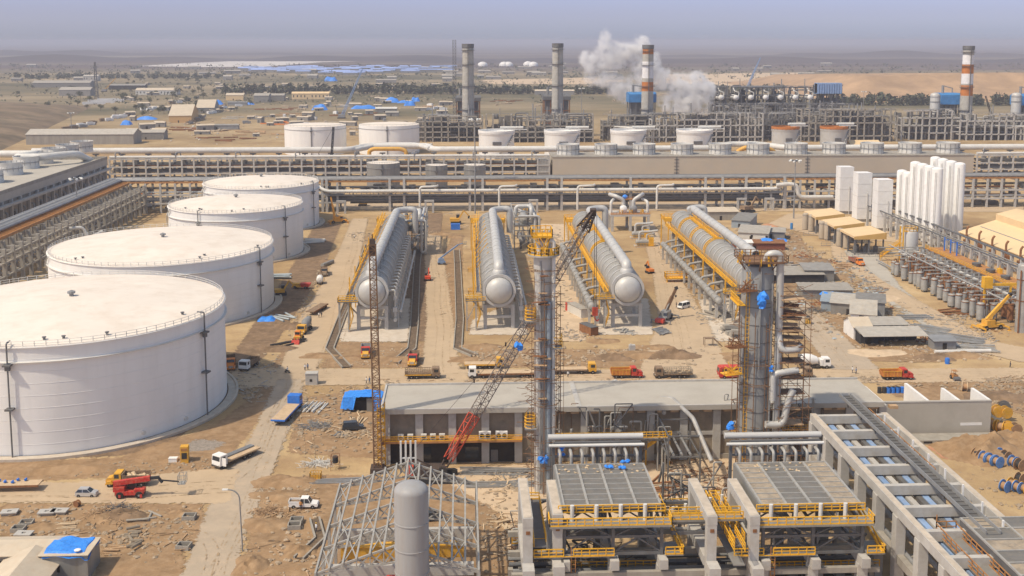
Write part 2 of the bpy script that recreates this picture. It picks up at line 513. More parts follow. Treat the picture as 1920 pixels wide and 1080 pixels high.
# ================================================================ the setting: ground, far plain, hills, roads
def ground_material():
	m=D.materials.new('sandy ground')
	m.use_nodes=True
	nt=m.node_tree
	N,L=nt.nodes,nt.links
	b=N['Principled BSDF']
	b.inputs['Roughness'].default_value=0.95
	b.inputs['Specular IOR Level'].default_value=0.1
	tc=N.new('ShaderNodeTexCoord')

	def noise(scale,detail=6,rough=0.6,stretch=(1,1,1)):
		mp=N.new('ShaderNodeMapping')
		mp.inputs['Scale'].default_value=stretch
		L.new(tc.outputs['Object'],mp.inputs[0])
		n=N.new('ShaderNodeTexNoise')
		n.inputs['Scale'].default_value=scale
		n.inputs['Detail'].default_value=detail
		n.inputs['Roughness'].default_value=rough
		L.new(mp.outputs[0],n.inputs['Vector'])
		return n.outputs[0]

	def ramp(src,stops):
		r=N.new('ShaderNodeValToRGB')
		e=r.color_ramp.elements
		while len(e) < len(stops):
			e.new(0.5)
		for i,(p,c) in enumerate(stops):
			e[i].position=p
			e[i].color=(*c,1)
		L.new(src,r.inputs[0])
		return r.outputs[0]

	def mix(f,a,c,mode='MIX'):
		x=N.new('ShaderNodeMix')
		x.data_type='RGBA'
		x.blend_type=mode
		for s,v in ((0,f),(6,a),(7,c)):
			if isinstance(v,(int,float)):
				x.inputs[s].default_value=v
			elif isinstance(v,tuple):
				x.inputs[s].default_value=(*v,1)
			else:
				L.new(v,x.inputs[s])
		return x.outputs[2]

	def rng(src,a,c,lo=0.0,hi=1.0):
		r=N.new('ShaderNodeMapRange')
		r.inputs[1].default_value=a
		r.inputs[2].default_value=c
		r.inputs[3].default_value=lo
		r.inputs[4].default_value=hi
		L.new(src,r.inputs[0])
		return r.outputs[0]

	big=noise(0.018,8,0.62)
	mid=noise(0.11,8,0.65)
	fine=noise(0.9,8,0.7)
	sand=ramp(big,[(0.30,(0.235,0.152,0.078)),(0.45,(0.395,0.272,0.142)),(0.58,(0.48,0.348,0.19)),(0.75,(0.57,0.435,0.265))])
	sand=mix(rng(mid,0.46,0.68,0,0.6),sand,(0.27,0.17,0.10))
	sand=mix(rng(fine,0.60,0.76,0,0.55),sand,(0.62,0.50,0.36))
	sand=mix(rng(noise(1.7,5,0.6),0.60,0.75,0,0.45),sand,(0.22,0.145,0.09))
	# tracks: long streaks in the driving directions
	sand=mix(rng(noise(0.5,3,0.5,(0.06,1,1)),0.60,0.75,0,0.22),sand,(0.60,0.47,0.33))
	# the plain beyond the plant
	farn=noise(0.0035,8,0.65,(0.5,1,1))
	scrub=ramp(farn,[(0.34,(0.10,0.095,0.055)),(0.45,(0.17,0.145,0.09)),(0.56,(0.27,0.215,0.135)),(0.70,(0.42,0.335,0.22))])
	scrub=mix(rng(noise(0.02,7,0.75,(0.4,1,1)),0.52,0.66,0,0.7),scrub,(0.10,0.10,0.06))
	plain=ramp(noise(0.0012,7,0.6,(0.16,1,1)),[(0.36,(0.085,0.065,0.065)),(0.5,(0.13,0.10,0.09)),(0.60,(0.18,0.155,0.12)),(0.72,(0.32,0.28,0.24))])
	sep=N.new('ShaderNodeSeparateXYZ')
	L.new(tc.outputs['Object'],sep.inputs[0])
	wob=N.new('ShaderNodeMath')
	wob.operation='MULTIPLY_ADD'
	L.new(noise(0.003,5,0.6),wob.inputs[0])
	wob.inputs[1].default_value=900
	L.new(sep.outputs[1],wob.inputs[2])
	c=mix(rng(wob.outputs[0],1250,1750),sand,scrub)
	wob2=N.new('ShaderNodeMath')
	wob2.operation='MULTIPLY_ADD'
	L.new(noise(0.0009,6,0.6,(0.4,1,1)),wob2.inputs[0])
	wob2.inputs[1].default_value=2600
	L.new(sep.outputs[1],wob2.inputs[2])
	c=mix(rng(wob2.outputs[0],4000,4500),c,plain)
	L.new(c,b.inputs['Base Color'])
	bp=N.new('ShaderNodeBump')
	bp.inputs['Strength'].default_value=0.7
	bp.inputs['Distance'].default_value=0.5
	L.new(mix(0.5,mid,fine),bp.inputs['Height'])
	L.new(bp.outputs[0],b.inputs['Normal'])
	return m

ground_m=ground_material()
FAR=42000
g=MB()
xs=[-FAR,-9000,-3000,-800,-260,360,900,3000,9000,FAR]
ys=[-3000,-200,120,400,700,1200,2500,6000,15000,FAR]
g.quadgrid([[(x,y,0) for x in xs] for y in ys],closed=False)
struct(g.obj('ground',ground_m))

dm('road',(0.48,0.365,0.24),0.95,var=0.09,scale=0.12,dirt=(0.40,0.30,0.20),dirt_amt=0.5,bump=0.2)
dm('road_grey',(0.40,0.325,0.24),0.95,var=0.08,scale=0.12,dirt=(0.52,0.40,0.28),dirt_amt=0.6,bump=0.2)
dm('dark_soil',(0.195,0.13,0.078),0.97,var=0.3,scale=0.2,dirt=(0.38,0.26,0.165),dirt_amt=0.5,bump=0.8)
dm('mid_soil',(0.285,0.182,0.097),0.97,var=0.25,scale=0.2,dirt=(0.48,0.34,0.21),dirt_amt=0.5,bump=0.8)
dm('pale_soil',(0.56,0.43,0.29),0.97,var=0.15,scale=0.2,dirt=(0.42,0.29,0.18),dirt_amt=0.5,bump=0.5)
dm('gravel',(0.27,0.235,0.20),0.97,var=0.35,scale=1.4,dirt=(0.42,0.34,0.25),dirt_amt=0.4,bump=0.7)
dm('red_soil',(0.47,0.24,0.14),0.97,var=0.15,scale=0.3,dirt=(0.5,0.33,0.2),dirt_amt=0.5)
dm('paving',(0.56,0.49,0.40),0.95,var=0.1,scale=0.2,dirt=(0.40,0.30,0.2),dirt_amt=0.5)

dm('rut',(0.39,0.285,0.175),0.97,var=0.2,scale=0.3)
LAYER=[0.004]
def ragged(pix,name,m,amp=0.5,step=1.5):
	"""a loose surface sheet on the ground, thinning out unevenly past the surveyed outline; each sheet lies a few millimetres above the last"""
	P=[G(*p) for p in pix]
	LAYER[0] += 0.004
	z=LAYER[0]
	out_w=step*1.2
	x0,x1=min(p.x for p in P)-out_w,max(p.x for p in P)+out_w
	y0,y1=min(p.y for p in P)-out_w,max(p.y for p in P)+out_w
	nx,ny=max(2,int((x1-x0)/step)),max(2,int((y1-y0)/step))
	E=[(P[i].x,P[i].y,P[(i+1) % len(P)].x-P[i].x,P[(i+1) % len(P)].y-P[i].y) for i in range(len(P))]
	dist={}
	for i in range(nx+1):
		for j in range(ny+1):
			x,y=x0+(x1-x0)*i/nx,y0+(y1-y0)*j/ny
			best,ins=1e9,False
			for ax,ay,dx,dy in E:
				t=max(0,min(1,((x-ax)*dx+(y-ay)*dy)/(dx*dx+dy*dy+1e-9)))
				ex,ey=x-ax-t*dx,y-ay-t*dy
				best=min(best,ex*ex+ey*ey)
				if (ay > y) != (ay+dy > y) and x < ax+dx*(y-ay)/dy:
					ins=not ins
			dist[i,j]=(x,y,math.sqrt(best)*(1 if ins else -1))
	ids,V,A,Fc={},[],[],[]
	for i in range(nx):
		for j in range(ny):
			q=((i,j),(i+1,j),(i+1,j+1),(i,j+1))
			if max(dist[k][2] for k in q) >-out_w*.8:
				f=[]
				for k in q:
					if k not in ids:
						ids[k]=len(V)
						V.append((dist[k][0],dist[k][1],z))
						A.append(max(0.0,min(1.0,.5+dist[k][2]/(2.6*step))))
					f.append(ids[k])
				Fc.append(tuple(f))
	mb=MB()
	mb.v,mb.f=V,Fc
	if m not in SOFT:
		SOFT[m]=soft(m)
	o=mb.obj(name,SOFT[m])
	o.data.attributes.new('edge','FLOAT','POINT').data.foreach_set('value',A)
	return struct(o)

SOFT={}
def soft(m):
	"""the same loose surface, thinning out in patches towards the rim of its sheet"""
	k=M[m].copy()
	nt=k.node_tree
	N,L=nt.nodes,nt.links
	out=[x for x in N if x.type == 'OUTPUT_MATERIAL'][0]
	b=N['Principled BSDF']
	at=N.new('ShaderNodeAttribute')
	at.attribute_name='edge'
	tc=N.new('ShaderNodeTexCoord')
	nz=N.new('ShaderNodeTexNoise')
	nz.inputs['Scale'].default_value=0.9
	nz.inputs['Detail'].default_value=7
	nz.inputs['Roughness'].default_value=0.75
	L.new(tc.outputs['Object'],nz.inputs['Vector'])
	ad=N.new('ShaderNodeMath')
	ad.operation='MULTIPLY_ADD'
	L.new(nz.outputs[0],ad.inputs[0])
	ad.inputs[1].default_value=1.6
	sb=N.new('ShaderNodeMath')
	sb.operation='MULTIPLY_ADD'
	L.new(at.outputs['Fac'],sb.inputs[0])
	sb.inputs[1].default_value=1.3
	sb.inputs[2].default_value=-1.45
	L.new(sb.outputs[0],ad.inputs[2])
	cl=N.new('ShaderNodeMapRange')
	cl.inputs[1].default_value=0
	cl.inputs[2].default_value=0.01
	L.new(ad.outputs[0],cl.inputs[0])
	L.new(cl.outputs[0],b.inputs['Alpha'])
	return k

# soils first (lowest), roads over them
ragged([(-60,780),(300,770),(420,690),(560,480),(590,420),(640,420),(600,520),(520,640),(430,745),(300,850),(-60,870)],'bare_soil','dark_soil',1.0)
ragged([(-60,868),(220,858),(400,800),(470,745),(490,720),(540,640),(545,690),(500,770),(430,860),(395,885),(0,906),(-60,906)],'bare_soil','mid_soil',1.0)
ragged([(345,835),(372,822),(425,830),(405,842),(355,848)],'wet_patch','gravel',.5)
ragged([(560,745),(715,730),(715,860),(540,850)],'bare_soil','mid_soil',.8)
ragged([(480,905),(600,890),(900,900),(1000,960),(1000,1100),(450,1120),(470,980)],'bare_soil','mid_soil',.8)
ragged([(800,880),(1000,870),(1250,870),(1480,830),(1480,1000),(1000,1000)],'bare_soil','pale_soil',.8)
ragged([(625,640),(850,645),(860,690),(600,690)],'bare_soil','mid_soil',.8)
ragged([(862,655),(1000,655),(1320,655),(1350,690),(1050,690),(870,688)],'bare_soil','mid_soil',.8)
ragged([(1500,640),(1620,655),(1850,640),(1880,655),(1760,680),(1640,678)],'bare_soil','mid_soil',.8)
ragged([(1660,725),(1900,700),(1990,740),(1990,800),(1860,760),(1680,745)],'bare_soil','mid_soil',.8)
ragged([(1730,832),(1850,826),(1850,850),(1770,862)],'red_clay','red_soil',.3)
ragged([(700,520),(770,400),(790,400),(768,640),(720,640)],'packed_soil','dark_soil',.8)
ragged([(820,500),(850,440),(868,440),(862,640),(840,640)],'packed_soil','mid_soil',.8)
ragged([(765,640),(790,470),(800,400),(830,400),(822,480),(810,640)],'packed_soil','dark_soil',.8)
ragged([(1010,420),(1060,420),(1100,640),(1020,640)],'bare_soil','pale_soil',.8)
ragged([(1440,420),(1500,440),(1560,560),(1680,660),(1600,650),(1480,560),(1430,470)],'bare_soil','mid_soil',1.2)
ragged([(0,945),(380,945),(390,1000),(300,1060),(0,1010)],'bare_soil','mid_soil',.8)
ragged([(180,1040),(330,1010),(350,1060),(320,1120),(180,1120)],'bare_soil','mid_soil',.8)
ragged([(622,600),(660,560),(770,560),(765,641),(640,641)],'paved_apron','paving',0.05)
ragged([(885,600),(980,560),(990,628),(880,628)],'paved_apron','paving',0.3)
ragged([(1120,560),(1215,560),(1225,628),(1120,628)],'paved_apron','paving',0.3)
ragged([(1310,560),(1420,560),(1440,640),(1330,640)],'paved_apron','paving',0.3)
ragged([(1560,470),(1640,470),(1690,540),(1820,640),(1790,645),(1680,580),(1610,520)],'paved_apron','concrete_slab',0.3)

ragged([(430,690),(640,692),(1300,694),(1960,690),(1960,716),(1300,720),(700,722),(520,724),(440,730)],'site_road','road',0.6)
ragged([(660,410),(690,410),(672,500),(640,590),(612,655),(590,700),(520,700),(560,600),(605,530),(640,460)],'site_road','road',0.6)
ragged([(520,712),(572,712),(560,760),(505,900),(460,1000),(430,1110),(330,1110),(395,940),(470,820)],'site_road','road_grey',0.5)
ragged([(-60,908),(140,905),(400,880),(450,880),(430,945),(0,944),(-60,944)],'site_road','road',0.5)
ragged([(795,440),(825,440),(850,600),(862,695),(790,695),(800,600)],'site_road','road',0.6)
ragged([(1200,420),(1226,420),(1262,500),(1325,600),(1370,695),(1200,695),(1235,600),(1225,520)],'site_road','road',0.6)
ragged([(1440,420),(1480,400),(1920,440),(1960,460),(1960,480),(1520,440)],'site_road','road',0.8)
ragged([(1555,440),(1590,480),(1660,530),(1860,640),(1960,660),(1960,690),(1830,660),(1640,545),(1560,480)],'site_road','road',0.6)
ragged([(1478,560),(1508,560),(1560,610),(1650,694),(1560,694),(1500,620)],'site_road','road_grey',0.6)
ragged([(640,378),(860,378),(1380,380),(1920,384),(1920,398),(1380,396),(640,394)],'site_road','road',0.8)

def track(pix,gauge=1.9,w=.5):
	"""a pair of wheel ruts"""
	P=[G(*p) for p in pix]
	LAYER[0] += 0.003
	z=LAYER[0]
	if 'rut' not in SOFT:
		SOFT['rut']=soft('rut')
	for _ in range(3):
		P=[P[0]]+[q for a,b in zip(P,P[1:]) for q in (a.lerp(b,.25),a.lerp(b,.75))]+[P[-1]]
	Q=[]
	for a,b in zip(P,P[1:]):
		n=max(2,int((b-a).length/2))
		Q += [a.lerp(b,i/n) for i in range(n)]
	Q.append(P[-1])
	mb,A=MB(),[]
	for s in (-gauge/2,gauge/2):
		b0=len(mb.v)
		for i,p in enumerate(Q):
			d=(Q[min(i+1,len(Q)-1)]-Q[max(0,i-1)]).normalized()
			nn=Vector((-d.y,d.x,0))
			wob=.35*math.sin(i*.23)
			for k,e in ((-w,.1),(0,.5),(w,.1)):
				q=p+nn*(s+k+wob)
				mb.v.append((q.x,q.y,z))
				A.append(e)
		for i in range(len(Q)-1):
			for k in (0,1):
				j=b0+i*3+k
				mb.f.append((j,j+1,j+4,j+3))
	o=mb.obj('wheel_track',SOFT['rut'])
	o.data.attributes.new('edge','FLOAT','POINT').data.foreach_set('value',A)
	struct(o)

for p in ([(545,712),(500,860),(440,990),(400,1110)],[(558,712),(520,850),(450,1000),(380,1110)],[(440,704),(1000,703),(1960,700)],[(440,711),(1000,712),(1960,708)],[(620,700),(655,560),(680,430)],[(600,700),(640,560),(672,430)],
		  [(825,700),(822,560),(808,430)],[(840,690),(834,560),(814,430)],[(1300,690),(1270,580),(1216,430)],[(1285,690),(1250,580),(1212,430)],[(-40,928),(200,925),(440,905)],[(-40,938),(220,936),(440,920)],[(440,905),(480,860),(530,760)],
		  [(1600,690),(1540,620),(1490,560)],[(1580,690),(1530,630),(1490,575)],[(1640,690),(1860,655),(1700,560),(1580,470)],[(460,990),(560,955),(640,950)],[(640,388),(1200,388),(1900,391)],[(590,690),(530,745),(500,800)],[(1860,700),(1900,740),(1960,790)],[(560,740),(590,840),(560,940)],[(250,950),(400,1000),(390,1080)]):
	track(p)

def heap(pix,rx,ry,h,m='mid_soil',label_name='soil_heap',n=20,z=0.0,seed=0):
	"""a mound of loose earth"""
	c=G(*pix)
	rr=random.Random(seed+int(pix[0]*7+pix[1]))
	ph=[rr.uniform(0,6.28) for _ in range(8)]
	rings=[]
	for i in range(n):
		row=[]
		for j in range(n):
			u,v=i/(n-1)*2-1,j/(n-1)*2-1
			x,y=u*rx,v*ry
			d=math.hypot(u,v)*(1+0.16*math.sin(3*math.atan2(v,u)+ph[0])+0.1*math.sin(5*math.atan2(v,u)+ph[1]))
			k=max(0.0,1-d) ** 0.8*max(0.0,1-max(abs(u),abs(v)) ** 6)
			zz=h*k*(0.8+0.25*math.sin(u*7+ph[2])*math.sin(v*6+ph[3])+0.15*math.sin(u*15+ph[4])*math.sin(v*13+ph[5]))+rr.uniform(-0.05,0.05)*h*min(1,k*4)
			row.append((x,y,zz-0.03 if k <= 0 else zz))
		rings.append(row)
	mb=MB().quadgrid(rings,closed=False)
	o=mb.obj(label_name,m)
	o.location=(c.x,c.y,z)
	return struct(o)

for p,rx,ry,h,m in [((1150,672),6,3,1.8,'dark_soil'),((1195,668),12,4,1.6,'mid_soil'),((1262,668),8,4,2.4,'dark_soil'),((1130,640),5,3,.8,'mid_soil'),
						((1225,652),7,3,.8,'mid_soil'),((900,652),7,3,1.3,'mid_soil'),((600,668),6,3,1.0,'mid_soil'),((655,672),4,3,.9,'mid_soil'),((740,675),6,4,1.2,'mid_soil'),
						((870,675),5,3,1.0,'mid_soil'),((1400,668),8,4,1.2,'mid_soil'),((1640,662),9,4,1.0,'pale_soil'),((1755,672),6,3,1.6,'dark_soil'),((1800,668),8,3,1.5,'mid_soil'),
						((1870,745),9,5,1.2,'dark_soil'),((1850,850),10,7,4.5,'mid_soil'),((1900,835),9,7,3.5,'mid_soil'),((530,905),7,3,1.6,'mid_soil'),((560,1035),3,3,1.4,'mid_soil'),
						((230,970),5,2.6,1.9,'dark_soil'),((190,975),4,2.2,1.4,'mid_soil'),((340,965),3,2,1.0,'mid_soil'),((80,990),4,2,1.0,'mid_soil'),((100,880),14,3,1.2,'mid_soil'),((330,858),8,3,.8,'mid_soil'),
						((520,655),6,3,1.3,'dark_soil'),((545,612),5,4,1.2,'dark_soil'),((600,490),6,4,1.0,'dark_soil'),((830,440),6,3,1.4,'mid_soil'),((855,445),4,3,1.2,'mid_soil'),
						((1560,520),8,5,1.2,'mid_soil'),((1530,490),7,4,1.6,'dark_soil'),((1480,560),6,3,1.5,'dark_soil'),((1640,560),10,5,1.1,'pale_soil'),((1440,425),5,3,1.6,'red_soil'),((1440,840),4,3,1.2,'mid_soil'),
						((520,930),6,2.5,1.0,'mid_soil'),((930,860),6,2,.8,'pale_soil'),((470,1060),3,4,1.4,'mid_soil'),((500,985),5,3,1.2,'mid_soil')]:
	heap(p,rx,ry,h,m)

# far plateau of tipped sand on the right, low scrub hill on the left
def plateau():
	rr=random.Random(5)
	mb=MB()
	x0,x1,y0=500,1300,1540
	rings=[]
	prof=[(-70,0),(-55,6),(-20,20),(0,33),(12,35),(60,33),(300,20),(380,0)]
	nx=90
	for k,(dy,z) in enumerate(prof):
		row=[]
		for i in range(nx+1):
			x=x0+(x1-x0)*i/nx
			e=min(1,i/9)
			wav=9*math.sin(x*0.021)+5*math.sin(x*0.05+1)+3*math.sin(x*0.13)
			zz=z*e*(1-0.10*(0.5+0.5*math.sin(x*0.011+2))-0.12*max(0,(x-800)/500))
			if 0 < k < 7:
				zz += rr.uniform(-1.2,1.2)*e
			row.append((x+(0 if k > 2 else rr.uniform(-3,3)),y0+dy*1.6+(wav if k < 6 else 0),max(zz,-0.5)))
		rings.append(row)
	mb.quadgrid(rings,closed=False)
	struct(mb.obj('sand_plateau','plateau'))
dm('plateau',(0.40,0.265,0.155),0.97,var=0.25,scale=0.02,dirt=(0.30,0.20,0.13),dirt_amt=0.6,streak=False)
plateau()
dm('scrub_hill',(0.20,0.145,0.09),0.97,var=0.4,scale=0.02,dirt=(0.105,0.09,0.05),dirt_amt=0.9)
def scrub_hill():
	rr=random.Random(9)
	rings=[]
	n=44
	for i in range(n):
		row=[]
		for j in range(n):
			u,v=i/(n-1)*2-1,j/(n-1)*2-1
			k=max(0,1-u*u)*max(0,1-v*v)
			z=24*k ** 0.7*(0.8+0.2*math.sin(u*5)*math.cos(v*6))+rr.uniform(-.5,.5)*(k > 0)-0.4
			row.append((-610+u*210-v*70,1080+v*330,z))
		rings.append(row)
	struct(MB().quadgrid(rings,closed=False).obj('scrub_hill','scrub_hill'))
scrub_hill()
# low ridges in the purple haze
dm('far_ridge',(0.075,0.06,0.06),0.97,var=0.3,scale=0.002)
def ridge(x0,x1,y,h,seed):
	rr=random.Random(seed)
	a,b,c,d=[],[],[],[]
	n=60
	ph=rr.uniform(0,9)
	for i in range(n+1):
		x=x0+(x1-x0)*i/n
		e=math.sin(math.pi*i/n) ** 0.5
		z=h*e*(0.55+0.25*math.sin(i*0.31+ph)+0.2*math.sin(i*0.83+ph*2))
		a.append((x,y-260,-1)); b.append((x,y-60,max(0,z*.8))); c.append((x,y+60,max(0,z))); d.append((x,y+400,-1))
	struct(MB().quadgrid([a,b,c,d],closed=False).obj('far_ridge','far_ridge'))
ridge(-3200,900,4600,26,1)
ridge(-200,4200,4100,24,2)
ridge(900,5200,5600,34,3)
ridge(-5200,-900,6400,34,4)
dm('salt_flat',(0.62,0.58,0.54),0.95,var=0.12,scale=0.004,dirt=(0.3,0.26,0.24),dirt_amt=0.5)
ragged([(255,124),(360,118),(470,113),(640,112),(700,111),(700,114),(600,117),(500,125),(370,126)],'salt_flat','salt_flat',14,40)
ragged([(560,110),(640,107),(790,108),(800,111),(700,112)],'salt_flat','salt_flat',14,40)
ragged([(900,150),(1100,146),(1180,152),(1100,158),(920,158)],'salt_flat','pale_soil',8,20)
ragged([(1190,140),(1500,136),(1560,150),(1400,162),(1200,158)],'sand_flat','pale_soil',8,20)

# air: thin dry haze round everything
hz=MB().box(-FAR-500,-3500,-1.5,FAR+500,FAR+500,96).obj('haze','white')
struct(hz,'stuff')
hm=D.materials.new('haze')
hm.use_nodes=True
hm.node_tree.nodes.clear()
pv=hm.node_tree.nodes.new('ShaderNodeVolumePrincipled')
pv.inputs['Color'].default_value=(0.60,0.63,0.745,1)
pv.inputs['Density'].default_value=0.00015
ho=hm.node_tree.nodes.new('ShaderNodeOutputMaterial')
hm.node_tree.links.new(pv.outputs[0],ho.inputs['Volume'])
hz.data.materials.clear()
hz.data.materials.append(hm)

# ================================================================ storage tanks
def big_tank(cx,cy,r,h,label,risers,grp='white storage tanks in the row',dome=2.3):
	t=T('storage_tank',label,'tank',(cx,cy,0),0,grp)
	N=96
	MB().lathe([(r+2.6,0.02),(r+2.6,0.55),(r+2.1,0.55),(r+2.1,0.25),(r+.3,0.35)],N,cap0=False,cap1=False).obj('ring_kerb','kerb',t)
	MB().lathe([(r,0.3),(r,h)],N,cap0=False,cap1=False).obj('shell','tank_white',t)
	ws=MB()
	for k in range(1,9):
		ws.lathe([(r+.0,h*k/9-.035),(r+.035,h*k/9-.02),(r+.035,h*k/9+.02),(r+.0,h*k/9+.035)],N,cap0=False,cap1=False)
	ws.obj('weld_seams','weld',t)
	roof=MB().lathe([(r+.05,h-.05),(r+.05,h+.05),(r*.75,h+dome*.36),(r*.4,h+dome*.74),(r*.1,h+dome),(.1,h+dome*1.02)],N,cap0=False).obj('roof','tank_roof',t)
	g=MB()
	g.lathe([(r,h-3.2),(r+.55,h-3.15),(r+.55,h-3.0),(r,h-2.95)],N,cap0=False,cap1=False)
	g.obj('wind_girder','white_pipe',t)
	MB().lathe([(r,h-.25),(r+.3,h-.22),(r+.3,h-.06),(r,h-.04)],N,cap0=False,cap1=False).obj('top_angle','white',t)
	rl=MB()
	for z in (.55,1.1):
		rl.pipe([((r-.2)*math.cos(a),(r-.2)*math.sin(a),h+z) for a in [2*math.pi*i/96 for i in range(97)]],.055,4,bend=.01)
	for i in range(96):
		a=2*math.pi*i/96
		rl.bar(((r-.2)*math.cos(a),(r-.2)*math.sin(a),h),((r-.2)*math.cos(a),(r-.2)*math.sin(a),h+1.1),.12)
	rl.obj('handrail','white_pipe',t)
	# roof fittings
	v=MB().lathe([(.5,0),(.5,.7),(.9,.7),(.9,1.1),(.1,1.4)],10,(0,0,h+dome)).obj('roof_vent','galv',t)
	for k in range(5):
		a=rnd.uniform(-2.4,-.2)
		q=r*rnd.uniform(.82,.95)
		MB().lathe([(.28,0),(.28,.6),(.45,.6),(.45,.75)],8,(q*math.cos(a),q*math.sin(a),h+.25)).obj('roof_fitting','steel',t)
	for a in risers:
		a=R(a)
		c,s=math.cos(a),math.sin(a)
		b=MB().pipe([((r+.7)*c,(r+.7)*s,.2),((r+.7)*c,(r+.7)*s,h+1.0),((r-1.0)*c,(r-1.0)*s,h+1.0)],.17,6)
		for z in (h*.45,h-3.4):
			b.rbox(((r+.7)*c,(r+.7)*s,z),(1.5,1.5,.35),a)
		b.rbox(((r+.7)*c,(r+.7)*s,h-3.9),(.7,.9,1.2),a)
		b.obj('riser_pipe','steel',t)
	st=MB()
	for i in range(40):
		a=R(150+i*1.6)
		z=h*i/39
		st.rbox(((r+.5)*math.cos(a),(r+.5)*math.sin(a),z),(.9,.3,.06),a)
	st.pipe([((r+.5)*math.cos(R(150+i*3.2)),(r+.5)*math.sin(R(150+i*3.2)),h*i/19.5) for i in range(20)],.16,4,bend=.01)
	st.obj('spiral_stair','steel_pale',t)
	for a in (-48,-30):
		o=MB().lathe([(.45,0),(.45,.35)],12,axis='X').obj('manhole','white_pipe',t)
		o.location=(r*math.cos(R(a)),r*math.sin(R(a)),1.6)
		o.rotation_euler=(0,0,R(a))
	return t

big_tank(-88.8,243.6,33.3,22.4,'nearest and largest white storage tank, cut by the left edge of the photo',(-91,-19))
big_tank(-93.3,334.7,33.1,19.3,'broad white storage tank second from the front of the row',(-20,))
big_tank(-88.6,420.2,25.3,19.3,'white storage tank third from the front, smaller than the two before it',(-35,-110))
big_tank(-91.1,486.3,25.3,19.1,'farthest white storage tank of the row, under the grey pipe rack',(-20,))

